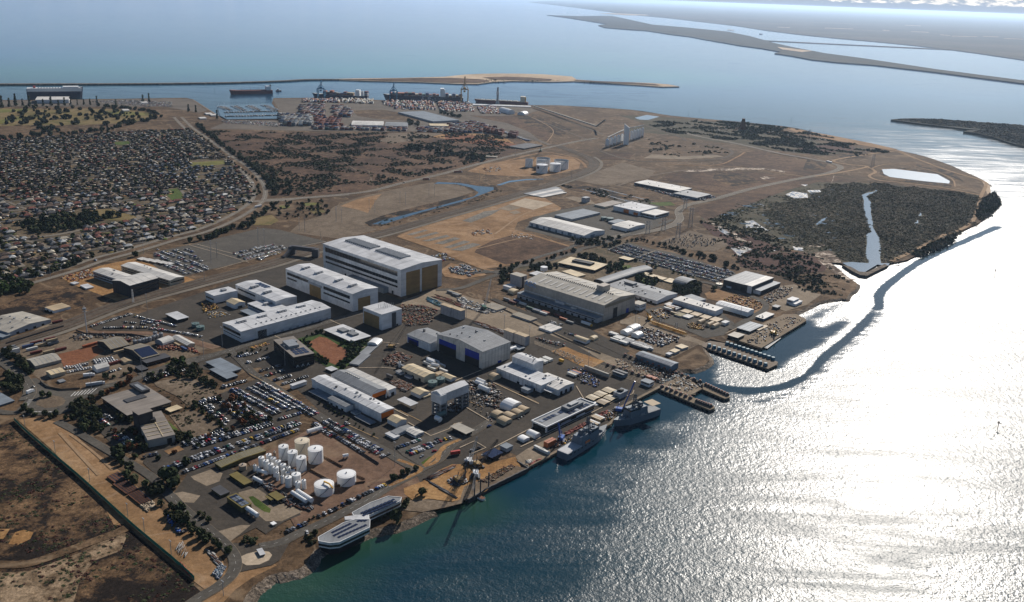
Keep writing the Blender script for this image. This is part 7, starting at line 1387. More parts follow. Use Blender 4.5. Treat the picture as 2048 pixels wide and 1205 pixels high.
cyl_tank('H3',950,1135,GA,20,1.7,'left one of two white tanker vessels side by side','tank_white'); cyl_tank('H3',1040,1125,GA,20,2.1,'right one of two white tanker vessels side by side')
cyl_tank('G2',505,655,GA,11,1.8,'left twin white vessel behind the solar roofed olive building'); cyl_tank('G2',525,668,GA,11,1.8,'right twin white vessel behind the solar roofed olive building')
cyl_tank('G4',40,165,GA,12,2,'white cylinder lying left of the blue-doored hall'); cyl_tank('G4',375,295,GA,12,2,'upper white cylinder in the yard near the gantry'); cyl_tank('G4',365,312,GA,12,2,'lower white cylinder in the yard near the gantry'); cyl_tank('G4',395,350,GA,14,2.6,'cylinder with red ends in the yard near the gantry','tank_white'); cyl_tank('G4',580,80,GB,14,2,'white cylinder behind the tall white block')
cyl_tank('G3',1210,290,GA,12,2,'white cylinder behind the cream store'); cyl_tank('G3',1240,325,GA+.4,9,2,'short white cylinder behind the cream store'); cyl_tank('J1',225,905,GA,7,2.4,'white vessel in the shadow of the gantry tower'); cyl_tank('J1',285,825,GB,9,2.6,'grey green vessel at the foot of the gantry tower','tank_teal'); cyl_tank('G3',640,930,.4,5,1.5,'small white object lying on the tank yard soil')
cyl_tank('H6',905,575,.3,6,1.2,'small white vessel by the piling works')

# CONTAINERS AND CARGO
def cont_mesh(mt,L=12.2):
 m=MB(); m.box(-L/2,L/2,-1.22,1.22,0,2.6); return m.mesh('container',['cont_'+mt.replace(' ','_')])
CMM={c[0]: cont_mesh(c[0]) for c in CONTCOL}; conts=[]
def cpoly(fr,poly,ang,where,fill=.7,tiers=(1,3),L=12.6,gap=2.9,aisle=0.0,cols=None):
 P=[G(x,y,0,fr) for x,y in poly]; u=Vector((math.cos(ang),math.sin(ang))); q=Vector((-u.y,u.x)); o=P[0]; us=[(p-o).dot(u) for p in P]; vv=[(p-o).dot(q) for p in P]; x=min(us)+L/2; r=0
 while x < max(us):
  v=min(vv); n=0
  while v < max(vv):
   p=o+u*x+q*v; v+=gap; n+=1
   if aisle and n % 6==0: v+=aisle
   if inpoly(p,P) and random.random() < fill:
    cn=wpick(cols or CONTCOL)
    for k in range(random.randint(*tiers)): conts.append((p,k,ang,cn if random.random() < .6 else wpick(cols or CONTCOL),where))
  x+=L+(6 if r % 3==2 else .6); r+=1
cpoly('G7',[(0,345),(190,335),(200,430),(100,430),(0,400)],0.1,'stacks left of the port lane',.8,(2,4)); cpoly('G7',[(265,350),(360,350),(430,395),(430,430),(290,430)],.1,'stacks right of the port lane',.8,(2,4))
cpoly('G7',[(-180,425),(90,425),(95,500),(-120,505)],.1,'white and mixed stacks behind the marina',.75,(2,5),cols=[('white',0,40),('grey',0,20),('beige',0,15),('red brown',0,15),('blue',0,10)]); cpoly('G7',[(130,440),(330,450),(340,510),(130,505)],.1,'orange stacks near the cream warehouse',.7,(2,4),cols=[('orange',0,40),('blue',0,20),('red brown',0,30),('grey',0,10)])
cpoly('G7',[(100,515),(880,528),(880,545),(110,532)],-.02,'line in front of the port warehouses',.85,(1,3)); cpoly('G7',[(960,520),(1500,540),(1500,560),(980,552)],-.05,'long line east of the port warehouses',.8,(1,3)); cpoly('G7',[(1200,500),(1400,470),(1600,520),(1500,555),(1250,545)],-.1,'mixed stacks by the railway sidings',.6,(1,3))
cpoly('G7',[(1510,540),(1590,540),(1590,565),(1515,565)],-.1,'first red stack by the sidings',1,(3,5),cols=[('red brown',0,70),('orange',0,30)]); cpoly('G7',[(1605,555),(1675,555),(1675,580),(1610,580)],-.1,'second red stack by the sidings',1,(3,5),cols=[('red brown',0,80),('orange',0,20)]); cpoly('G7',[(1718,575),(1785,575),(1785,600),(1720,600)],-.1,'third red stack by the sidings',1,(3,5),cols=[('red brown',0,100)])
cpoly('G7',[(20,290),(320,285),(320,312),(20,308)],1.4,'rows along the small container ship',.7,(1,3)); cpoly('G7',[(340,285),(600,292),(600,320),(340,312)],1.4,'rows between the two container ships',.5,(1,3),cols=[('white',0,50),('grey',0,20),('beige',0,20),('red brown',0,10)])
cpoly('G7',[(680,300),(1100,305),(1110,375),(780,365),(680,325)],1.2,'rows along the large container ship',.55,(1,3),aisle=8); cpoly('G7',[(1120,310),(1380,315),(1430,385),(1150,385)],1.2,'long rows beneath the ochre crane',.75,(1,3),aisle=8); cpoly('G7',[(1450,350),(1600,345),(1640,405),(1480,400)],1.2,'rows behind the white conveyor shed',.75,(1,2),aisle=8)
for k in range(7): cpoly('G7',[(1440+62*k,470+22*k),(1500+62*k,488+22*k),(1500+62*k,497+22*k),(1440+62*k,479+22*k)],-.35,'train of dark wagons on the sidings',.9,(1,1),cols=[('grey',0,60),('blue',0,40)])
cpoly('F5',[(30,680),(130,655),(150,690),(60,710)],GB,'white stacks by the railway at the left',.8,(1,2),cols=[('white',0,60),('grey',0,30),('beige',0,10)]); cpoly('F5',[(150,660),(270,625),(290,655),(190,690)],GB,'mixed containers on the pale slab',.45,(1,2)); cpoly('F5',[(215,630),(390,605),(395,630),(230,655)],GB,'containers along the railway fence',.6,(1,2))
for x,y,c in [(408,675,'red brown'),(243,695,'red brown'),(385,490,'red brown'),(590,650,'orange'),(620,640,'orange'),(770,765,'red brown'),(800,690,'beige'),(845,620,'red brown'),(330,690,'beige')]: conts.append((G(x,y,0,'F5'),0,GB,c,'single containers in the depot yards'))
cpoly('F7',[(335,280),(410,312),(395,325),(320,292)],GA,'grey containers at the north end of the yard',.9,(1,1),cols=[('grey',0,60),('beige',0,40)]); cpoly('G4',[(955,230),(1010,215),(1075,245),(1030,268)],GA,'orange and grey containers by the white workshop',.9,(1,1)); cpoly('F7',[(0,770),(10,800),(40,820),(60,800)],GA,'containers by the cream store',.8,(1,1),cols=[('white',0,80),('grey',0,20)])
cpoly('F6',[(1480,935),(1560,915),(1650,950),(1640,1000),(1560,985)],GA,'white containers behind the cream store',.6,(1,1),cols=[('white',0,70),('beige',0,30)]); cpoly('H8',[(70,770),(180,780),(460,880),(440,930),(250,880),(80,800)],GA,'white container line in the east yard',.9,(1,1),cols=[('white',0,60),('grey',0,40)])
cpoly('H8',[(150,860),(320,920),(300,950),(130,890)],GA,'grey container line above the solar shed',.7,(1,1),cols=[('white',0,50),('grey',0,50)]); cpoly('H8',[(660,310),(760,290),(860,370),(760,380)],GA,'red and cream containers beside the tan huts',.7,(1,2),cols=[('red brown',0,50),('beige',0,30),('white',0,20)]); cpoly('H8',[(780,260),(840,240),(900,280),(850,310)],GA,'grey containers by the ribbed workshop',.8,(1,1))
cpoly('H7',[(185,935),(265,975),(245,1000),(175,965)],GA,'white containers at the near quay',.9,(1,1),cols=[('white',0,90),('grey',0,10)]); cpoly('H7',[(250,965),(335,1005),(300,1030),(230,990)],GA,'second white group at the near quay',.9,(1,1),cols=[('white',0,90),('grey',0,10)]); cpoly('H7',[(210,1040),(290,1070),(270,1095),(200,1060)],GA,'white group by the red barrier',.9,(1,1),cols=[('white',0,100)])
cpoly('H7',[(850,625),(975,690),(960,720),(835,655)],GA,'white containers between the two naval ships',.8,(1,1),cols=[('white',0,80),('beige',0,20)]); cpoly('H7',[(890,570),(990,570),(990,620),(890,620)],GA,'white containers near the wharf fence',.5,(1,1),cols=[('white',0,70),('beige',0,30)]); cpoly('H7',[(315,905),(380,905),(380,945),(315,945)],GB,'orange containers by the blue wharf crane',.6,(1,2),cols=[('orange',0,100)])
cpoly('H7',[(1540,90),(1600,90),(1600,120),(1540,120)],GA,'orange containers by the control cabin',.9,(1,1),cols=[('orange',0,100)]); cpoly('F7',[(1000,740),(1010,720),(960,730),(940,760)],GA,'white containers by the tall white block',.9,(1,1),cols=[('white',0,80),('grey',0,20)]); cpoly('F7',[(1140,500),(960,440),(700,340),(720,325),(980,420),(1160,480)],GA,'containers in the shade of the ASC hall',.35,(1,1)); cpoly('F7',[(1410,560),(1500,590),(1674,650),(1674,680),(1500,640),(1400,600)],GA,'white container line near the tents',.7,(1,1),cols=[('white',0,60),('grey',0,40)])
cpoly('F5',[(1180,640),(1330,680),(1340,700),(1200,665)],GA,'crates among the orange machines',.3,(1,1),L=7)
conts.sort(key=lambda c:-pscale(c[0])); cnt={}
for p,k,a,cn,w in conts[:300]:
 cnt[w,cn]=cnt.get((w,cn),0)+1; o=link('shipping_container',CMM[cn],None,(p.x,p.y,GZ+k*2.6),a); tag(o,'%s %s container%s, %s' % (nth(cnt[w,cn]-1),cn,' on top of another' if k else '',w),'container','shipping containers')
m=MB(); m.box(-6.1,6.1,-1.22,1.22,0,2.6); ct=tpl(m); stuff(merge('container_stacks_far',[ct],[(0,p.x,p.y,GZ+k*2.6,a,1,1,1,[c[0] for c in CONTCOL].index(cn)) for p,k,a,cn,w in conts[300:]],['cont_'+c[0].replace(' ','_') for c in CONTCOL]),'mass of stacked shipping containers in the port','containers')

MUTE={}
def clutter(fr,poly,n,where,mats,smin=.6,smax=3.0,hmax=2.2,longf=1.0,cat='materials',name='laydown_clutter',ang=None):
 P=[G(x,y,0,fr) for x,y in poly]; x0,x1=min(p.x for p in P),max(p.x for p in P); y0,y1=min(p.y for p in P),max(p.y for p in P); xf=[]; n=int(n*1.3); smin*=.6; smax*=.68; hmax*=.8; mats=[MUTE.get(q,q) for q in mats]; m=MB(); m.box(-.5,.5,-.5,.5,0,1); t0=tpl(m); m=MB(); m.box(-.5,.5,-.5,.5,0,1,0,.2,.2); t1=tpl(m); k=0; guard=0
 while k < n and guard < n*40:
  guard+=1; p=Vector((random.uniform(x0,x1),random.uniform(y0,y1)))
  if not inpoly(p,P): continue
  s=random.uniform(smin,smax); a=(GA+random.choice((0,PI/2))+random.gauss(0,.12)) if ang is None else ang+random.gauss(0,.04); xf.append((k % 2,p.x,p.y,GZ-.05,a,s*random.uniform(1,2.2)*longf,s,random.uniform(.4,hmax),random.randrange(len(mats)))); k+=1
 return stuff(merge(name,[t0,t1],xf,mats),where,cat)
plain('dull_white',(0.42,0.41,0.38),0.7,0.3); plain('dull_orange',(0.26,0.09,0.03),0.7,0.4); plain('dull_red',(0.22,0.04,0.025),0.7,0.4); MUTE=dict(paint_white='dull_white',paint_orange='dull_orange',paint_red='dull_red')
MIX=['steel_dark','rust','steel_grey','roof_taupe','timber','steel_dark','black_rubber','tile_blue','roof_tan','steel_dark','rust','paint_white','hull_black']
clutter('F7',[(440,880),(620,900),(680,960),(640,1060),(560,1040),(450,960)],190,'scattered dark machinery and frames in the laydown yard by the arched tents',MIX,1,3.5)
clutter('F7',[(440,1010),(620,960),(760,1000),(880,1060),(820,1130),(700,1180),(600,1160)],90,'small crates between the arched tents',MIX,.8,2); clutter('G4',[(955,200),(1030,180),(1170,280),(1160,320),(1060,300),(980,240)],110,'grey pipes and dark fittings beside the white workshop',['steel_dark','steel_grey','rust','paint_blue','steel_dark'],.8,2.5)
clutter('H8',[(300,560),(560,620),(900,730),(860,800),(620,860),(420,800),(280,720)],260,'rows of parked plant, pallets and cabins in the east yard',MIX,1,4,2.8); clutter('H8',[(470,320),(600,300),(760,400),(700,450),(560,420)],130,'heaps of yellow and white marine gear in the east yard',['paint_yellow','paint_white','rust','crane_yellow','steel_grey'],.8,3)
clutter('H8',[(1000,540),(1100,500),(1280,560),(1260,610),(1050,590)],150,'rows of stacked yellow and rusty drums in the east yard',['paint_yellow','rust','crane_yellow','steel_dark'],.7,1.8); clutter('F8',[(830,400),(900,370),(1060,410),(1100,450),(1000,490),(880,440)],220,'yellow steel frames heaped on the earth north of the fabric hall',['paint_yellow','crane_yellow','rust','steel_dark','paint_orange'],.8,2.8)
clutter('F8',[(1090,390),(1230,310),(1290,330),(1250,380),(1130,430)],170,'mixed stores on the concrete beside the dark warehouse',MIX,.8,2.6); clutter('F8',[(1090,580),(1330,500),(1360,540),(1180,640),(1080,700),(960,690)],120,'fenders, blocks and hoses on the eastern wharf',MIX+['paint_yellow'],.8,3)
clutter('F8',[(100,800),(250,820),(560,900),(700,970),(600,1010),(380,960),(130,870)],340,'small blocks, carts and cable drums along the ship lift tracks',['timber','cont_white','rust','roof_tan','steel_dark','paint_orange','paint_white'],.6,1.8,1.4); clutter('F8',[(420,990),(570,930),(680,980),(600,1035)],60,'white boxes and carts on the ship lift platform',['paint_white','roof_tan','timber','paint_white'],.8,3)
clutter('F7',[(240,300),(330,330),(420,370),(400,385),(230,325)],30,'long rust-red pipes lying at the north of the yard',['rust','paint_red','rust'],.8,1.2,1,12,ang=GA); clutter('F7',[(500,485),(560,490),(700,550),(690,565),(500,500)],34,'long rusty and grey pipes beside the blue-doored hall',['rust','steel_grey','rust'],.8,1.2,1,9,ang=GA); clutter('F7',[(180,330),(220,325),(280,360),(270,390),(190,350)],26,'teal steel girders in rows',['cont_green','pile_teal','crane_blue'],.8,1.4,1.4,10,ang=GA)
clutter('F7',[(0,370),(60,365),(260,400),(200,500),(60,520),(0,480)],260,'red barriers and formwork around the dug pit beside the paint hall',['paint_red','rust','timber','concrete','steel_dark','rust','steel_dark','sandy_soil'],.8,3); clutter('F7',[(360,300),(440,330),(700,420),(560,430),(420,390)],140,'girders and pale sheets stacked below the lattice crane',['paint_white','steel_grey','steel_dark','roof_bright'],.8,2.2,1.4,3)
clutter('F7',[(1015,690),(1060,665),(1230,745),(1200,770)],120,'bristling rows of pale reinforcement caps in the excavation',['paint_white','roof_bright','concrete_pale'],.5,.8,1.8); clutter('F7',[(960,620),(1080,650),(1120,640),(900,590)],60,'machines along the yard fence above the excavation',MIX+['paint_red'],.8,3)
clutter('G3',[(895,270),(985,215),(1085,250),(1060,275),(960,310),(905,300)],150,'rusty steel racks and frames behind the cream store',['rust','rust','tile_red','steel_dark','timber'],.8,2.6,2,2); clutter('G3',[(930,420),(1000,405),(1100,450),(1030,490)],160,'rusty steel grids stacked beside the cream gabled shed',['rust','rust','steel_dark','timber'],.8,2,1.6,2.5)
clutter('J1',[(370,640),(500,560),(600,660),(560,740),(420,720)],110,'ring of dark steel segments under the gantry tower',['steel_dark','rust','black_rubber','steel_grey'],.7,2.4,3); clutter('F6',[(0,540),(90,530),(130,560),(30,590)],60,'yellow lifting frames in the factory yard',['paint_yellow','crane_yellow','rust'],.6,1.2,3,3); clutter('F6',[(40,580),(180,590),(200,610),(60,630)],60,'orange racks and pale bars in the factory yard',['paint_yellow','steel_grey','paint_white'],.5,1,1,4)
clutter('F6',[(330,825),(440,795),(470,800),(360,835)],40,'yellow frames on the grass beside the dark office',['paint_yellow','crane_yellow','paint_orange'],.6,1.4,1,3); clutter('F5',[(1020,650),(1130,640),(1230,655),(1330,670),(1340,700),(1230,680),(1060,670)],130,'orange farm and hire machines on the depot yard',['paint_orange','paint_orange','paint_red','steel_dark'],1,2.6,2.4)
clutter('F5',[(400,190),(560,140),(620,130),(640,180),(500,220)],90,'red and orange stores around the new building',['paint_red','paint_orange','paint_white','timber'],.8,2.6); clutter('F5',[(640,560),(900,570),(960,600),(860,620),(640,590)],80,'scrap and small tanks along the depot fence',MIX,.8,2.2); clutter('F5',[(460,585),(600,560),(620,600),(500,610)],40,'dark vehicles and skips on the pale slab',MIX,1,3)
for nm,q,n in (('uppermost',[(612,445),(668,487),(738,458),(672,418)],12),('middle',[(645,487),(722,543),(790,515),(712,460)],15),('lower',[(728,545),(800,603),(866,580),(795,520)],15)):
 P=[G(x,y,0,'K1') for x,y in q]; t=thing('beam_stack',nm+' stack of parallel rusty brown beams beside the roadside tree line','steel beams',(0,0,0))
 for k in range(n): a,b=P[0].lerp(P[3],k/n),P[1].lerp(P[2],k/n); m=MB(); m.bar((a.x,a.y,1.2),(b.x,b.y,1.2),1.0); m.obj('beam',('rust','hull_black')[k % 3==2],t)
clutter('G1',[(830,625),(900,600),(930,640),(870,665)],40,'pale concrete blocks stacked below the rusty beams',['concrete_pale','concrete'],1,1.8,1.2,2.4); clutter('G1',[(1055,975),(1080,975),(1150,1050),(1130,1060)],40,'bright orange-red barriers stacked along the green fence',['paint_red','paint_orange'],.7,1.3,1.2,3,ang=GA); clutter('G1',[(1265,1040),(1310,985),(1345,1000),(1300,1075)],160,'heap of blue-grey stone blocks by the road bend',['tile_blue','steel_grey','wall_blue'],.6,1.6,1.4)
clutter('G1',[(1040,880),(1080,860),(1120,920),(1100,940)],22,'row of thin posts lying on the sandy strip',['steel_grey','timber'],.3,.5,.6,16,ang=GA-.8); clutter('G1',[(1220,890),(1260,900),(1320,970),(1290,985)],50,'rusty bars by the end of the tree line',['rust','steel_dark','paint_white'],.5,1,1,6,ang=GA); clutter('G1',[(980,700),(1020,690),(1110,790),(1060,810)],30,'dark pallets in the shade of the tree line',['steel_dark','paint_blue','hull_black'],1,2.6)
clutter('H6',[(400,760),(640,650),(680,680),(440,800)],60,'stack of long rusty piles on the orange earth',['rust','steel_dark'],.6,1,1.4,16,ang=GB-.02); clutter('H6',[(430,870),(460,865),(690,1000),(660,1010)],14,'three long dark beams laid across the shore works',['steel_dark','hull_black'],.5,.8,.8,30,ang=GA); clutter('H6',[(620,830),(860,750),(900,840),(760,900)],60,'steel pieces around the piling rig',['steel_dark','steel_grey','rust'],.6,2,1.6,2)
clutter('H6',[(1050,830),(1400,640),(1500,600),(1540,640),(1200,850)],200,'broken rubble and boulders along the shore works',['riprap','rust','concrete'],.6,1.8,1.2); clutter('H7',[(540,770),(840,600),(1000,510),(1075,500),(1060,540),(860,640),(560,800)],130,'red steel trusses laid along the wharf',['paint_red','tile_red','paint_red'],.4,.7,1.6,9,ang=GB-.04); clutter('H7',[(400,880),(560,860),(700,760),(760,700),(820,740),(640,860),(430,960)],110,'cables, bins and stores on the wharf by the nearer ship',MIX+['paint_blue','paint_yellow'],.7,2.2)
clutter('H7',[(1000,540),(1200,440),(1230,500),(1100,600),(1010,620)],90,'stores and bins on the wharf by the farther ship',MIX+['paint_yellow'],.7,2.2); clutter('H7',[(120,1140),(230,1080),(240,1090),(130,1155)],14,'red barrier along the quay edge',['paint_red'],.5,.6,1,12,ang=GB-.03); clutter('H7',[(60,1110),(140,1090),(150,1120),(70,1140)],14,'white beams lying on the quay corner',['paint_white'],.6,1,.8,6)
clutter('G2',[(520,440),(560,430),(800,580),(760,620),(700,570)],220,'dark pipe racks and pumps below the white tanks',['steel_dark','steel_grey','rust','steel_dark'],.4,1.2,2,4); clutter('G2',[(760,600),(860,580),(900,620),(850,640)],60,'pipes behind the two tanker vessels',['steel_dark','rust','steel_grey'],.4,1,1.6,5)
clutter('F3',[(970,990),(1080,975),(1100,1000),(1000,1010)],40,'white and orange stores on the construction land',['paint_white','paint_orange','steel_grey'],1,3); clutter('F3',[(1220,990),(1350,1010),(1340,1035),(1200,1020)],30,'pale sheets and stores at the construction land gate',['paint_white','roof_bright','timber'],1,3.5,1); clutter('F3',[(1040,620),(1150,610),(1160,640),(1060,645)],40,'site huts and stores beside the tank farm',['paint_white','rust','steel_grey'],1,4)
clutter('F8',[(400,20),(600,-40),(800,0),(780,40),(560,60)],200,'grey switchgear racks in the electricity substation',['steel_grey','steel_dark','steel_dark'],.5,1.4,4); clutter('F4',[(520,75),(700,90),(1000,130),(1150,150),(1000,150),(760,115),(560,100)],160,'ruined blocks and pale heaps around the brick stack',['concrete','roof_beige','rust','concrete_pale'],2,7,3)
A_,Bq=G(460,510,0,'H8'),G(985,690,0,'H8'); fm=MB()
for s in (-1,1): fm.bar((s*1.6,-2.6,0),(0,-2.6,3.6),.45); fm.bar((s*1.6,2.6,0),(0,2.6,3.6),.45)
fm.bar((0,-2.6,3.6),(0,2.6,3.6),.5); fme=fm.mesh('support_frame',['paint_yellow'])
for k in range(22): p=A_.lerp(Bq,(k+.5)/22); o=link('support_frame',fme,None,(p.x,p.y,GZ),GA+1.2); tag(o,'yellow steel support frame, %s in the long row from the north' % nth(k),'frame','yellow frames in the east yard')
for i,(x,y) in enumerate([(605,520),(845,590)]):
 p=G(x,y,0,'H8'); m=MB(); lattice(m,(0,0,0),(0,0,height_of('H8',(x,y),(x,y-90))),3.5,6,.4); o=m.obj('lattice_tower','steel_grey',None,(p.x,p.y,GZ)); tag(o,['left','right'][i]+' grey lattice tower behind the row of yellow frames','tower')
p=G(688,98,0,'F4'); h_=height_of('F4',(688,98),(688,42)); o=MB(); o.box(-9,9,-9,9,0,h_*.75,0,3,3); o.box(-5,5,-5,5,h_*.75,h_,0,1,1); o=o.obj('brick_stack','rust',None,(p.x,p.y,0)); tag(o,'brown ruined tower alone on the far wooded point','tower')

# HOUSES
houses=[]
sub=[G(x,y,0,'F2') for x,y in [(-60,460),(100,455),(280,445),(480,425),(700,420),(1040,400),(1100,410),(1240,520),(1330,590),(1420,690),(1445,770),(1400,840),(1280,900),(1130,965),(980,1010),(780,1070),(560,1130),(400,1180),(200,1240),(-60,1330)]]
holes=[[G(x,y,0,'F2') for x,y in q] for q in ([(20,960),(100,930),(330,910),(440,880),(560,855),(640,855),(800,905),(700,935),(520,960),(300,1020),(100,1030)],[(1080,575),(1300,570),(1310,612),(1090,615)],[(960,740),(1050,730),(1050,808),(970,808)],[(655,465),(750,465),(750,492),(655,490)])]
ROOFS=[('brown tiled','tile_brown',30),('dark grey','tile_grey',30),('red tiled','tile_red',20),('white tin','tin_white',10),('cream tin','tin_cream',14)]
SA=math.atan2(*(G(1250,500,0,'F2')-G(1000,520,0,'F2')).yx); su=Vector((math.cos(SA),math.sin(SA))); sv=Vector((-su.y,su.x)); so=G(700,700,0,'F2')
us=[(p-so).dot(su) for p in sub]; vs_=[(p-so).dot(sv) for p in sub]; v=min(vs_); ri=0
streets=[]
while v < max(vs_):
 for s in (0,21):
  u=min(us)+random.uniform(0,8); hi=0; blk=0
  while u < max(us):
   blk+=1; u+=11 if blk % 11==0 else 0
   p=so+su*u+sv*(v+s+9*math.sin(u/160)); u+=random.uniform(13.5,18.5); p=p+Vector((random.gauss(0,1.6),random.gauss(0,1.6)))
   if inpoly(p,sub) and not any(inpoly(p,h) for h in holes) and random.random() < .88:
    blue=inpoly(p,[G(x,y,0,'F2') for x,y in [(780,630),(960,595),(1180,600),(1290,595),(1375,660),(1290,670),(1120,690),(960,690),(900,665)]])
    houses.append((p,SA+random.gauss(0,.10)+(PI/2 if random.random() < .42 else 0),random.uniform(9,14.5),random.uniform(6.5,9.5),('pale blue tin','tile_blue') if blue else next((a,b) for a,b,_ in [random.choices(ROOFS,[r[2] for r in ROOFS])[0]]),ri,hi)); hi+=1
  ri+=1
 streets.append(v+21+15.5); v+=21+31
def house_parts(L,W,kind=0):
 w=MB(); w.box(-L/2,L/2,-W/2,W/2,0,2.9); r=MB(); e=.6; a,b=L/2+e,W/2+e; rl=max(L/2-W/2,.8)
 r.faces([(-a,-b,2.9),(a,-b,2.9),(a,b,2.9),(-a,b,2.9),(-rl,0,5.6),(rl,0,5.6)],[(3,2,1,0),(0,1,5,4),(1,2,5,5),(2,3,4,5),(3,0,4,4)]); return w,r
def hip(L,W):
 w,r=house_parts(L,W); r.f=[(3,2,1,0),(0,1,5,4),(1,2,5),(2,3,4,5),(3,0,4)]; r.m=[0]*5; return w,r
houses.sort(key=lambda h:-pscale(h[0])); HM={}
for p,a,L,W,(rn,rm),ri,hi in houses[:300]:
 L2,W2=round(L/1.5)*1.5,round(W/1.5)*1.5
 if (L2,W2,rm) not in HM: w,r=hip(L2,W2); HM[L2,W2,rm]=(w.mesh('wall',['house_wall']),r.mesh('roof',[rm]))
 t=thing('house','house with a %s roof, %s from the west on the %s suburban street' % (rn,nth(hi),nth(ri)),'house',(p.x,p.y,GZ-.2),a,'houses of the suburb'); link('wall',HM[L2,W2,rm][0],t); link('roof',HM[L2,W2,rm][1],t)
w,r=house_parts(14,10.5); hm=MB(); hm.faces(w.v,w.f,0); hm.faces(r.v,[(3,2,1,0),(0,1,5,4),(1,2,5,5),(2,3,4,5),(3,0,4,4)],1); tv,tf,tm=tpl(hm)
RM=['tile_brown','tile_grey','tile_red','tin_white','tin_cream','tile_blue']; tp2=[(tv,tf,np.where(tm==1,1+i,0)) for i in range(6)]
if len(houses) > 300: stuff(merge('suburb_houses_far',tp2,[(RM.index(h[4][1]),h[0].x,h[0].y,GZ-.2,h[1],h[2]/14,h[3]/10.5,random.uniform(.9,1.2),0) for h in houses[300:]],['house_wall']+RM),'hundreds of small suburban houses farther back','houses')
m=MB(); m.box(-2,2,-1.6,1.6,0,2.3); st_=tpl(m); stuff(merge('garden_sheds',[st_],[(0,p.x+random.uniform(-10,10),p.y+random.uniform(-10,10),GZ-.2,a,random.uniform(.7,2.2),random.uniform(.7,1.6),1,random.randrange(3)) for p,a,*_ in houses for _k in range(2)],['tin_white','tin_cream','tile_grey']),'garden sheds and carports behind the houses','sheds')
m=MB(); m.box(-1,1,-1,1,0,.12); lw=tpl(m); stuff(merge('garden_lawns',[lw],[(0,h[0].x+random.uniform(-11,11),h[0].y+random.uniform(-11,11),.5+random.uniform(0,.12),h[1],random.uniform(2,6),random.uniform(2,5),1,random.randrange(4)) for h in houses for _k in range(2)],['green_grass','golf_grass','sandy_soil','concrete']),'small lawns, driveways and bare yards between the houses','gardens')
for v in streets:
 P=[]; u=min(us)
 while u < max(us)+40:
  p=so+su*u+sv*(v+9*math.sin(u/160))
  if inpoly(p,sub) and not any(inpoly(p,h) for h in holes): P.append(p)
  else:
   if len(P) > 2: ribbon('street',P,8.5,'asphalt_old',.27)
   P=[]
  u+=20
 if len(P) > 2: ribbon('street',P,8.5,'asphalt_old',.27)

# TREES
def crown(n,seed,shape='round',q=1.0):
 """leaf clumps through the volume of an uneven crown, radius 1, height about 1.6; only quads"""
 r=random.Random(seed); m=MB(); lobes=[(r.uniform(-.45,.45),r.uniform(-.45,.45),r.uniform(.55,1.2),r.uniform(.35,.62)) for _ in range(6)]
 for _ in range(n):
  if shape=='round':
   lx,ly,lz,lr=r.choice(lobes); d=Vector((r.gauss(0,1),r.gauss(0,1),r.gauss(0,1))).normalized()*lr*r.uniform(.65,1.05); c=Vector((lx,ly,lz))+d
  elif shape=='cone': t=r.random()**1.3; a=r.uniform(0,2*PI); rad=(1-t)*r.uniform(.5,1)*.62*(1-.35*(int(t*9) % 2)); c=Vector((rad*math.cos(a),rad*math.sin(a),.3+t*3.1)); d=Vector((math.cos(a),math.sin(a),.6))
  else: a=r.uniform(0,2*PI); rad=math.sqrt(r.random()); c=Vector((rad*math.cos(a),rad*math.sin(a),r.uniform(.1,.75)*(1.1-rad*.5))); d=Vector((math.cos(a)*rad,math.sin(a)*rad,.8))
  nrm=(d.normalized()+Vector((r.gauss(0,.35),r.gauss(0,.35),r.gauss(.25,.35)))).normalized(); a=nrm.orthogonal().normalized(); b=nrm.cross(a); s=q*r.uniform(.16,.34); a*=s; b*=s*r.uniform(.6,1.1)
  m.faces([c-a-b,c+a-b*.7,c+a*.8+b,c-a+b*.9],[(0,1,2,3)])
 return m
def trunkm(h=.7,r0=.09):
 m=MB(); m.cyl(0,0,0,h,r0,6,0,r0*.6,cap=False)
 for a in (0.3,2.2,4.3): m.bar((0,0,h*.8),(.35*math.cos(a),.35*math.sin(a),h+.35),r0*.9)
 return m
trees=[]      # (p, radius, kind, leaf, where)
def tree(p,r,leaf='leaf_dark',kind='round',where=''): trees.append((p,r,kind,leaf,where))
def tline(fr,pts,step,r,where,leaf=('leaf_dark','leaf_olive'),jit=2.0,kind='round',fill=.9):
 for p,d in along([G(x,y,0,fr) for x,y in pts],step):
  if random.random() < fill: tree(p+Vector((random.gauss(0,jit),random.gauss(0,jit))),r*random.uniform(.6,1.25),random.choice(leaf),kind,where)
def tpoly(fr,poly,n,r,where,leaf=('leaf_dark','leaf_olive'),kind='round'):
 P=[G(x,y,0,fr) for x,y in poly]; x0,x1=min(p.x for p in P),max(p.x for p in P); y0,y1=min(p.y for p in P),max(p.y for p in P); k=0; g=0
 while k < n and g < n*50:
  g+=1; p=Vector((random.uniform(x0,x1),random.uniform(y0,y1)))
  if inpoly(p,P): tree(p,r*random.uniform(.55,1.3),random.choice(leaf),kind,where); k+=1
for x,y,r in [(1010,490,8),(985,475,7),(1030,520,7),(690,335,6),(715,355,5),(1110,390,4)]: tree(G(x,y,0,'G1'),r,'leaf_dark','round','by the entrance to the gas plant road')
tline('G1',[(730,400),(780,440),(850,490),(900,540),(960,570)],7,4.2,'in the upper part of the roadside tree line',jit=3); tline('G1',[(880,540),(940,600),(1020,650),(1090,710),(1170,750)],6,3.8,'in the middle of the roadside tree line',jit=2.5); tline('G1',[(1000,680),(1080,740),(1160,790),(1240,850),(1300,890),(1335,925)],6.5,3.4,'in the lower part of the roadside tree line',jit=2)
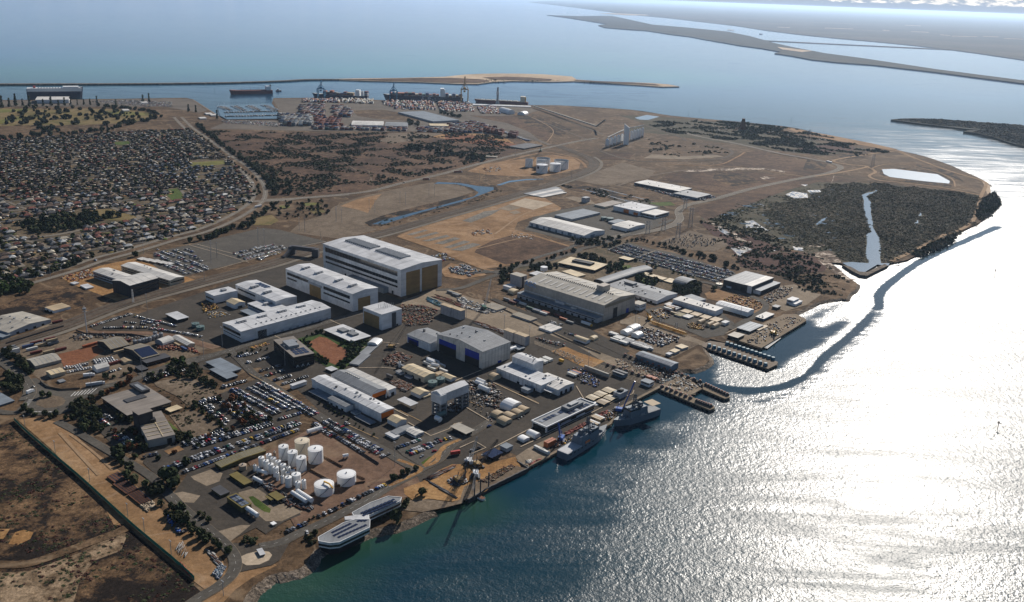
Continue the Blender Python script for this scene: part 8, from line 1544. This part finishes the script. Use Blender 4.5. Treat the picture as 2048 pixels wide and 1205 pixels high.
tline('G1',[(150,70),(200,90),(330,95),(440,130)],6,3,'along the edge below the roundabout',jit=2); tpoly('G1',[(420,30),(520,10),(600,60),(590,180),(500,190),(440,130)],34,3.1,'in the thicket west of the grey office'); tline('G5',[(270,470),(400,410),(560,340),(640,310)],6,3.6,'between the grey office and the road',('leaf_dark','leaf_olive','leaf_autumn'),3)
tpoly('G5',[(150,500),(260,440),(330,480),(350,560),(430,670),(380,700),(240,680),(180,560)],44,2.9,'in the belt west of the office'); tpoly('G5',[(400,620),(560,560),(680,640),(740,820),(640,900),(520,830),(430,760)],34,2.7,'around the grey office wing',('leaf_dark','leaf_dark','leaf_autumn','leaf_olive'))
tpoly('G5',[(380,520),(580,570),(650,680),(560,700),(460,620)],10,2.6,'in the office shade'); tpoly('G5',[(940,700),(1080,750),(1000,790),(930,760)],14,3,'beside the office wing lawn',('leaf_dark','leaf_olive')); tline('G5',[(1090,480),(1160,560),(1300,640),(1340,660)],6,2.6,'on the garden edge of the car park',('leaf_dark','leaf_olive'),2)
tpoly('G5',[(1250,430),(1400,440),(1620,590),(1600,650),(1440,640),(1330,560)],38,2.8,'among the garden car park rows',('leaf_autumn','leaf_dark','leaf_olive','leaf_autumn')); tline('G5',[(1080,790),(1300,700),(1500,650),(1660,600)],11,2.8,'between two long car park rows',('leaf_autumn','leaf_olive','leaf_dark')); tline('G5',[(830,900),(1000,850),(1240,760)],12,2.6,'in the rows below the office wing',('leaf_autumn','leaf_dark'))
tpoly('G5',[(680,300),(880,220),(1100,200),(1240,330),(1260,400),(1100,300),(900,290),(760,320)],60,3,'along the road past the dry garden'); tpoly('G5',[(900,150),(1010,150),(1000,180),(920,200)],12,3.4,'in front of the depot office',('leaf_dark','leaf_green')); tline('G5',[(420,290),(560,270),(600,240)],8,3.6,'on the verge of the dry lot by the roundabout',('leaf_dark','leaf_olive'))
tpoly('F5',[(0,820),(60,810),(150,880),(140,960),(80,990),(20,930)],28,4,'left of the roundabout'); tpoly('F5',[(90,740),(140,740),(200,800),(240,850),(200,850),(120,790)],20,3.6,'between the barn and the road'); tpoly('F5',[(0,690),(90,680),(80,730),(10,740)],8,4,'at the left edge by the white containers')
for x,y in [(285,990),(330,985),(160,1075),(210,1095)]: tree(G(x,y,0,'F5'),3.5,'leaf_dark','round','on and beside the roundabout')
tpoly('F5',[(0,240),(140,215),(230,240),(190,290),(0,310)],60,4.2,'in the grove below the highway',('leaf_dark','leaf_green')); tpoly('F5',[(0,160),(120,150),(400,120),(520,70),(560,80),(400,150),(200,190),(0,220)],70,3.6,'between the suburb and the highway'); tree(G(905,45,0,'F5'),5,'leaf_dark','round','above the new building')
tpoly('F6',[(660,775),(700,760),(860,925),(840,950),(760,900)],30,2,'in the reed garden, west side',('leaf_green','leaf_olive')); tpoly('F6',[(940,800),(1120,770),(1130,790),(960,970),(920,950),(1000,870)],60,2.4,'in the reed garden, east side',('leaf_green','leaf_dark')); tline('F6',[(720,750),(820,720)],7,3,'in the four-tree row by the brown square field',('leaf_dark',),.5)
tline('F6',[(200,880),(330,850),(480,830)],7,2,'on the verge beside the dark office',('leaf_olive','leaf_dark')); tline('G3',[(470,560),(830,780)],7,1.6,'in the low hedge along the orange-doored workshop',('leaf_dark',),.6); tline('G2',[(1480,395),(1560,380)],8,3,'by the junction of the wharf road',('leaf_dark',)); tline('G2',[(700,770),(900,680),(1350,470)],5,1,'in the fence hedge of the tank yard',('leaf_dark',),.4)
tpoly('G2',[(840,800),(930,760),(920,830),(870,850)],14,2,'beside the riverside centre ramp'); tpoly('G2',[(1260,690),(1450,600),(1500,560),(1490,610),(1300,690)],34,2,'behind the riverside centre',('leaf_dark','leaf_olive')); tree(G(1418,705,0,'G2'),6,'leaf_dark','round','at the water edge'); tree(G(300,1010,0,'H6'),4.5,'leaf_dark','round','leaning at the shore works corner')
tpoly('G2',[(430,810),(540,810),(530,845),(470,850)],8,2.4,'above the pale traffic island'); tpoly('G2',[(190,650),(260,690),(240,720),(170,670)],6,2.2,'on the soil patch by the gas plant gate'); tpoly('G3',[(940,1060),(1030,1020),(1020,1060),(960,1085)],7,3,'on the corner island of the wharf road')
tpoly('G6',[(700,330),(880,330),(1000,400),(920,430),(760,360)],34,3.6,'behind the flat cream roofed office'); tpoly('G6',[(990,400),(1120,400),(1180,480),(1000,510)],38,3.4,'around the small lawn by the long curved roof',('leaf_green','leaf_dark')); tpoly('G6',[(1240,520),(1420,520),(1480,600),(1300,600)],40,3.4,'behind the long narrow office',('leaf_green','leaf_dark')); tpoly('G6',[(1600,620),(1720,640),(1854,590),(1854,690),(1700,700),(1600,660)],44,4,'around the curved grey roofed hall')
tline('G6',[(0,450),(60,470),(250,400),(420,370),(700,290)],9,3.6,'along the office park road, north side',('leaf_dark','leaf_olive')); tpoly('G6',[(270,420),(400,400),(500,400),(560,470),(440,500),(260,460)],30,3.4,'around the white water tank'); tpoly('G6',[(0,460),(130,470),(100,560),(0,600)],26,3.2,'left of the tall grey tower block')
tline('G6',[(1000,250),(1120,210)],6,4,'by the office park corner'); tline('G6',[(1140,215),(1300,190),(1500,240),(1700,310),(1854,370)],7,3.4,'along the eastern car park, far side'); tline('G6',[(1240,380),(1400,430),(1854,560)],9,2.8,'along the eastern car park, near side',('leaf_green','leaf_olive')); tpoly('G6',[(640,180),(960,180),(1130,140),(1100,180),(900,240),(700,230)],46,3.4,'before the longest warehouse')
tline('F8',[(640,90),(740,130),(840,170),(940,210)],7,4.4,'between the car park and the salt marsh',jit=5); tpoly('F8',[(480,300),(520,320),(680,300),(640,340),(540,360)],24,4,'below the curved grey roofed hall'); tree(G(765,340,0,'F8'),5,'leaf_dark','round','alone beside the dark warehouse'); tpoly('F8',[(1160,80),(1400,120),(1500,200),(1480,330),(1340,350),(1250,240)],60,2.8,'on the scrub point beside the dark warehouse',('leaf_scrub','leaf_dark'))
tpoly('F3',[(600,490),(900,520),(1060,560),(1060,590),(900,570),(620,515)],60,5.5,'in the dark thicket of the bushland',('leaf_dark',)); tpoly('F2',[(1560,640),(1700,760),(1640,790),(1560,780),(1500,700)],40,4.6,'in the bushland corner by the highway',('leaf_dark','leaf_olive')); tline('F2',[(1130,370),(1200,430),(1300,510),(1400,580),(1470,640),(1540,700),(1580,780)],7.5,4.8,'in the long tree belt beside the highway',('leaf_dark',),3); tline('F2',[(1200,1030),(1260,1000),(1400,950),(1500,880),(1560,840)],8,4.8,'between the highway and the big car park',('leaf_dark',),3)
tline('F2',[(1100,1045),(1140,1040),(1200,1020),(1280,990),(1330,965),(1440,965)],9,4.5,'at the top edge of the big car park',('leaf_dark',),2); tpoly('F2',[(1580,820),(1880,800),(1890,890),(1640,920),(1560,870)],60,3,'in the small park by the gravel field',('leaf_dark','leaf_olive','leaf_scrub')); tline('F2',[(1080,400),(1160,450),(1240,520),(1330,590),(1400,640),(1480,700),(1490,780)],18,3,'in the median of the highway',('leaf_dark','leaf_olive'),1)
tpoly('F2',[(60,950),(330,905),(560,880),(700,900),(520,950),(300,1010),(200,1000)],150,5,'in the dark wood inside the suburb',('leaf_dark',)); tpoly('G8',[(0,430),(60,430),(300,390),(640,400),(1000,410),(1200,450),(1330,470),(1160,530),(700,545),(300,545),(0,530)],130,6.5,'on the golf course',('leaf_dark','leaf_olive')); tline('G8',[(820,380),(1000,400),(1200,420),(1300,450)],9,6,'along the far edge of the golf course',('leaf_dark',)); tline('G8',[(0,650),(200,640),(440,620),(700,600),(900,570),(1200,500)],13,6.5,'along the top of the suburb',('leaf_dark',),5)
tpoly('G8',[(300,560),(500,560),(500,610),(300,600)],12,8,'in the clump above the suburb',('leaf_dark',))
for x,by,ty in [(18,395,310),(78,385,312),(130,378,275),(188,380,315),(245,385,300),(300,375,330),(355,378,318),(420,378,305),(480,375,320),(530,376,310),(580,375,315),(635,372,330),(688,368,318),(740,370,312),(797,365,306),(950,372,320),(1172,350,284),(1222,345,284),(1545,425,356),(1605,430,372),(1780,490,420),(835,610,540),(885,612,538),(50,520,470)]:
 b=G(x,by,0,'G8'); h=height_of('G8',(x,by),(x,ty)); tree(b,max(h,14)/3.4,'leaf_dark','cone','near the old quay and suburb')
for h in houses:
 for _ in range(3):
  if random.random() < .62: tree(h[0]+Vector((random.uniform(-14,14),random.uniform(-14,14))),random.uniform(1.5,2.6)+2.2*random.random()**3,random.choice(('leaf_dark','leaf_dark','leaf_olive','leaf_green')),'round','between suburban houses')
tpoly('G7',[(880,460),(980,470),(970,510),(880,500)],14,7,'between the port warehouses',('leaf_dark',)); tline('G7',[(1155,400),(1320,435)],14,7,'by the huge low roof in the port',('leaf_dark',)); tpoly('F4',[(700,70),(820,80),(900,100),(820,110),(700,95)],30,5,'around the ruined stack',('leaf_dark',))
trees.sort(key=lambda t:-pscale(t[0])*t[1]); TM={}; WN={}
KN=dict(round='spreading',cone='tall conical',low='low'); LN=dict(leaf_dark='dark green',leaf_olive='olive green',leaf_green='bright green',leaf_autumn='autumn red',leaf_scrub='grey-green')
for kd,n in (('round',150),('cone',150)):
 for lf in LN:
  for sd_ in range(3): TM[kd,lf,sd_]=crown(n,sd_*7+3,kd,1.0 if kd=='round' else .8).mesh('crown',[lf])
tkm=trunkm().mesh('trunk',['bark'])
for i,(p,r,kd,lf,w) in enumerate(trees[:300]):
 WN[w,lf]=WN.get((w,lf),0)+1; t=thing('pine_tree' if kd=='cone' else 'tree','%s %s tree, %s largest %s' % (KN[kd],LN[lf],nth(WN[w,lf]-1),w),'tree',(p.x,p.y,GZ-.3),random.uniform(0,6),'trees of the shipyard district'); t.scale=(r,r,r*random.uniform(.85,1.2)); link('crown',TM[kd,lf,i % 3],t); link('trunk',tkm,t)
LM=list(LN); tps=[]
for kd,n in (('round',54),('cone',60)):
 for sd_ in range(3):
  cr=crown(n,40+sd_,kd,1.5 if kd=='round' else 1.2); cr.box(-.07,.07,-.07,.07,0,.8,5); v,f,mi=tpl(cr); tps.append((v,f,mi))
xf=[]
for p,r,kd,lf,w in trees[300:]:
 xf.append(((0 if kd=='round' else 3)+random.randrange(3),p.x,p.y,GZ-.3,random.uniform(0,6),r,r,r*random.uniform(.85,1.15),LM.index(lf)))
def merge_leaf(name,tps,xf,mats): return merge(name,[(v,f,np.where(mi==5,0,mi)) for v,f,mi in tps],xf,mats)
stuff(merge_leaf('trees_far',tps,xf,LM),'many smaller and farther trees of the suburb, golf course and roadsides','trees')
SB=[tpl(crown(14,80+k,'low',1.7)) for k in range(4)]
def scrub(name,fr,poly,n,r,label,mats,cat='shrubs',clump=None,hs=1.0,avoid=(),jit=False):
 P=[G(x,y,0,fr) for x,y in poly]; px,py=np.array([p.x for p in P]),np.array([p.y for p in P]); X=rng.uniform(px.min(),px.max(),n*3); Y=rng.uniform(py.min(),py.max(),n*3); k=np_inpoly(X+9*np.sin(Y/13)+rng.normal(0,5,n*3),Y+9*np.sin(X/11)+rng.normal(0,5,n*3),P) if jit else np_inpoly(X,Y,P)
 if clump: k &=(np.sin(X/clump+1.7*np.sin(Y/clump/1.3))*np.cos(Y/clump*.8+1.3*np.sin(X/clump/1.7))+rng.uniform(-.75,.35,len(X))) > 0
 for fr2,q in avoid: k &=~np_inpoly(X,Y,[G(x,y,0,fr2) for x,y in q])
 X,Y=X[k][:n],Y[k][:n]; m_=len(X); R=rng.uniform(.5,1.4,m_)**1.3*r
 xf=list(zip(rng.integers(0,4,m_),X,Y,np.full(m_,.15),rng.uniform(0,6.28,m_),R,R,R*rng.uniform(.8,1.3,m_)*hs,rng.integers(0,len(mats),m_))); return stuff(merge(name,SB,xf,mats),label,cat)
creek=[('F4',[(1300,745),(1278,700),(1284,600),(1308,590),(1270,480),(1262,410),(1290,396),(1330,386),(1350,388),(1292,420),(1312,450),(1320,560),(1352,620),(1362,745)])]
scrub('bushland_shrubs','N',[(415,262),(560,266),(700,268),(850,262),(1000,272),(1045,295),(960,322),(800,362),(700,384),(600,392),(548,390),(538,370),(500,330),(440,280)],9000,2.6,'grey-green scrub dotted over the bushland between suburb and port',['leaf_scrub','leaf_dark','leaf_olive'],clump=28)
PW2=[('F4',q) for q in ([(1535,515),(1548,488),(1558,492),(1556,518)],[(1512,553),(1530,528),(1545,530),(1542,552)],[(1365,535),(1378,532),(1376,540)])]
scrub('mangrove_thicket','F4',[(1300,352),(1430,368),(1640,388),(1840,418),(1815,500),(1775,556),(1690,598),(1550,658),(1420,718),(1370,738),(1300,738),(1270,700),(1200,600),(1210,450)],13000,2.2,'dense low mangroves filling the tidal marsh east of the creek',['leaf_mangrove','leaf_mangrove','leaf_scrub'],'mangroves',hs=.6,avoid=creek+PW2,jit=True)
PW=[('F4',q) for q in ([(880,400),(930,390),(1010,400),(1010,430),(940,432)],[(690,535),(745,530),(820,590),(760,580)],[(990,385),(1070,385),(1075,402),(1005,404)],[(1035,556),(1070,525),(1102,514),(1085,540),(1050,565)])]
scrub('mangrove_thicket','F4',[(860,450),(1040,410),(1090,365),(1230,352),(1300,370),(1290,560),(1280,735),(1180,732),(1150,690),(1000,650),(870,590),(800,500)],9000,2.2,'low mangroves between the pools west of the creek',['leaf_mangrove','leaf_scrub'],'mangroves',hs=.5,avoid=creek+PW,jit=True)
scrub('mangrove_thicket','F4',[(560,520),(700,450),(860,420),(1060,370),(1180,380),(1100,560),(1160,700),(1000,680),(860,640),(700,600)],3400,2.0,'sparse low mangroves fading into the salt flats',['leaf_mangrove','leaf_scrub','leaf_dark'],'mangroves',hs=.5,clump=18,avoid=creek+PW,jit=True)
scrub('mangrove_thicket','F4',[(1850,440),(1900,402),(1925,425),(1932,455),(1895,498),(1840,535),(1818,520),(1835,470)],900,3.6,'dark mangroves outside the levee at the river corner',['leaf_dark','leaf_mangrove'],'mangroves',hs=1.3); scrub('mangrove_thicket','F4',[(1500,702),(1640,632),(1715,600),(1712,632),(1620,675),(1545,705)],700,3.2,'dark mangroves outside the levee near the creek mouth',['leaf_dark','leaf_mangrove'],'mangroves',hs=1.2)
scrub('marsh_shrubs','F4',[(480,540),(600,500),(760,560),(900,640),(1100,730),(1120,780),(1220,840),(1180,900),(1000,880),(860,800),(680,760),(560,640)],1500,2.0,'scattered low shrubs on the salt marsh by the creek mouth',['leaf_scrub','leaf_dark'],clump=16); scrub('marsh_shrubs','F4',[(200,60),(520,50),(800,75),(950,95),(1100,130),(1300,180),(1400,205),(1200,230),(900,200),(640,150),(330,110)],6500,3.4,'dark low scrub covering the wooded point',['leaf_dark','leaf_scrub'],clump=30)
scrub('marsh_shrubs','F4',[(230,140),(560,180),(640,210),(400,230),(240,210)],300,3,'sparse shrubs inside the rail loop',['leaf_scrub','leaf_dark'],clump=25); scrub('marsh_shrubs','G1',[(0,170),(100,150),(300,300),(600,620),(770,780),(1000,960),(1200,1140),(1150,1205),(0,1205)],2600,1.0,'low dark samphire bushes on the burnt marsh',['leaf_scrub','leaf_dark','samphire'],clump=14,hs=.5)
scrub('garden_shrubs','G5',[(780,320),(1040,290),(1240,380),(1320,670),(1100,740),(900,570)],420,1.1,'little bushes in the dry garden beds',['leaf_dark','leaf_scrub'],clump=9); scrub('verge_shrubs','F3',[(380,930),(700,860),(1000,800),(1140,740),(1160,755),(1020,815),(700,900),(420,975)],500,1.4,'scrub along the banks of the long drain',['leaf_scrub','leaf_dark'],clump=12)
scrub('dune_shrubs','N',[(690,160.6),(830,157.8),(960,160),(1100,160.5),(1262,166.3),(1310,170),(1200,167),(1100,163.2),(955,167),(840,164.5),(760,162.5)],2200,3.4,'dark scrub on the sand spit',['leaf_scrub','leaf_dark'],clump=60,hs=.7); scrub('verge_shrubs','F3',[(1480,720),(1700,740),(2000,800),(2040,880),(1860,830),(1640,760)],500,2.4,'scrub along the wet channel behind the business park',['leaf_scrub','leaf_dark'],clump=14)
scrub('island_mangroves','F1',[(1530,482),(1700,482),(2048,508),(2200,520),(2200,620),(2048,588),(1900,545),(1850,533),(1900,522),(1700,504)],9000,4.5,'mangroves covering the two river islets',['leaf_mangrove'],'mangroves',hs=.8)
for o in [o for o in C.objects if o.name.startswith('island_mangroves')]: o.location.z=2.8

# POLES, FENCES
pm=MB(); pm.cyl(0,0,0,24,.22,6); pm.box(-1.6,1.6,-.3,.3,24,24.4); pme=pm.mesh('mast_pole',['steel_grey']); pi=0
for fr,L_ in (('F3',[(28,990),(207,932),(240,935),(397,875),(430,880),(574,828),(605,835),(740,780),(771,785),(890,740),(920,745),(1030,700),(1066,703),(1557,690),(1235,570)]),('F2',[(1718,985),(1750,990),(1482,1045),(1518,1055),(825,1115),(1212,1125),(1245,1135),(1930,920)]),('F6',[(75,265),(115,220),(30,375),(390,130),(432,130)]),('F7',[(697,560),(865,640),(965,640),(1258,820),(445,460),(1575,490)]),('F8',[(430,575),(940,520)]),('H8',[(230,500),(265,700)]),('G3',[(970,985),(235,310)]),('F5',[(340,188),(1415,60),(1370,210),(988,420),(618,970),(955,860),(1490,650),(1367,740)]),('G1',[(150,165),(330,320),(535,490),(762,700),(860,790),(1020,925),(1330,1170)])):
 for x,y in L_: p=G(x,y,0,fr); o=link('lighting_mast',pme,None,(p.x,p.y,.3),GA); o.scale=(1,1,1 if fr not in ('G1',) else .5); pi+=1; tag(o,'thin grey lighting mast, %s counted from the northern fields inward' % nth(pi-1),'mast','thin lighting masts')
p=G(583,555,0,'F5'); m=MB(); hh=height_of('F5',(583,555),(571,375)); t=thing('radio_mast','tall pale radio mast with antennas beside the curved car park','radio mast',(p.x,p.y,0)); m.cyl(0,0,0,hh,.7,8,0,.4); m.obj('pole','roof_white',t); m=MB(); m.cyl(0,0,hh*.86,hh*.92,2.2,8); m.box(-2.4,2.4,-.4,.4,hh*.78,hh*.8); m.obj('antenna','steel_grey',t)
p=G(893,355,0,'F5'); t=thing('lattice_mast','pale lattice mast in front of the new dark-clad building','mast',(p.x,p.y,0)); m=MB(); hh=height_of('F5',(893,355),(890,265)); lattice(m,(0,0,0),(0,0,hh),1.8,8,.18); m.obj('tower','roof_white',t)
def pylon(fr,x,y,ty,label):
 p=G(x,y,0,fr); h=height_of(fr,(x,y),(x,ty)); t=thing('pylon',label,'pylon',(p.x,p.y,0)); m=MB(); lattice(m,(0,0,0),(0,0,h),7,7,.35); m.obj('tower','steel_grey',t); m=MB()
 for k in (.7,.82,.94): m.bar((-6,0,h*k),(6,0,h*k),.4)
 m.obj('crossarm','steel_grey',t)
for i,(fr,x,y,ty) in enumerate([('F4',435,570,470),('F4',410,480,425),('F4',1315,275,215),('F4',375,620,545),('F4',305,585,520),('F4',1010,130,95),('F4',230,600,535)]): pylon(fr,x,y,ty,nth(i)+' grey lattice pylon along the salt marsh power line')
def fence(fr,pts,h,mat,label,step=3.0):
 P=smooth_line([G(x,y,0,fr) for x,y in pts],8); t=thing('fence',label,'fence',(0,0,0)); al=along(P,step*6); m=None
 for i in range(len(al)-1):
  a,b=al[i][0],al[i+1][0]; m=MB(); d=(b-a).normalized(); q=Vector((-d.y,d.x))*.04
  m.faces([(a.x-q.x,a.y-q.y,.3),(b.x-q.x,b.y-q.y,.3),(b.x-q.x,b.y-q.y,h),(a.x-q.x,a.y-q.y,h),(a.x+q.x,a.y+q.y,.3),(b.x+q.x,b.y+q.y,.3),(b.x+q.x,b.y+q.y,h),(a.x+q.x,a.y+q.y,h)],[(0,1,2,3),(7,6,5,4),(3,2,6,7),(0,3,7,4),(1,5,6,2)]); m.obj('fence_panel',mat,t)
  m=MB(); m.box(a.x-.12,a.x+.12,a.y-.12,a.y+.12,.2,h+.3); m.obj('post','steel_dark',t)
fence('G1',[(85,125),(150,190),(300,320),(460,455),(620,600),(790,755),(950,890),(1080,1000),(1220,1135)],3.6,'fence_green','long green screened fence between the sandy works strip and the dark marsh')
fence('F5',[(270,890),(330,930),(450,945),(560,930)],2.2,'timber','brown fence curving along the dry lot by the roundabout'); fence('F5',[(510,548),(600,575),(700,572),(900,575),(1000,600),(1100,610)],2.6,'steel_dark','dark fence along the soil bank below the curved car park'); fence('F5',[(40,635),(200,585),(330,545),(490,500)],2.4,'steel_dark','dark fence around the concrete yard at the left edge')
fence('G3',[(420,690),(640,830),(885,985)],2.2,'steel_dark','dark fence between the parked cars and the tank yard'); fence('F7',[(560,340),(860,480),(1150,620),(1400,720)],1.6,'timber','low brown barrier along the main yard road')
for fr,pts,w in (('G2',[(955,290),(1080,360)],1.2),('G2',[(1000,490),(1220,455),(1225,440),(1170,415)],1.2),('G2',[(1000,490),(880,545)],1.2),('G2',[(760,465),(880,380)],1.2),('G2',[(880,380),(1010,450)],1.2)): P=[G(x,y,0,fr) for x,y in pts]; ribbon('bund_wall',P,w,'tank_yard_soil',.2,z1=1.6)

# AIR
def make_haze():
 mbh=MB(); mbh.box(-130000,130000,-3000,160000,-8,412)
 m=bpy.data.materials.new('haze_air'); m.use_nodes=True; nt=m.node_tree; nt.nodes.remove(nt.nodes['Principled BSDF'])
 v=nt.nodes.new('ShaderNodeVolumePrincipled'); v.inputs['Color'].default_value=(0.56,0.75,1.0,1); v.inputs['Density'].default_value=0.000017
 v.inputs['Anisotropy'].default_value=0.5
 nt.links.new(v.outputs[0],nt.nodes['Material Output'].inputs['Volume']); M['haze_air']=m
 o=mbh.obj('haze','haze_air'); stuff(o,'thin pale haze lying over the sea, the port and the far shore','haze')
make_haze()
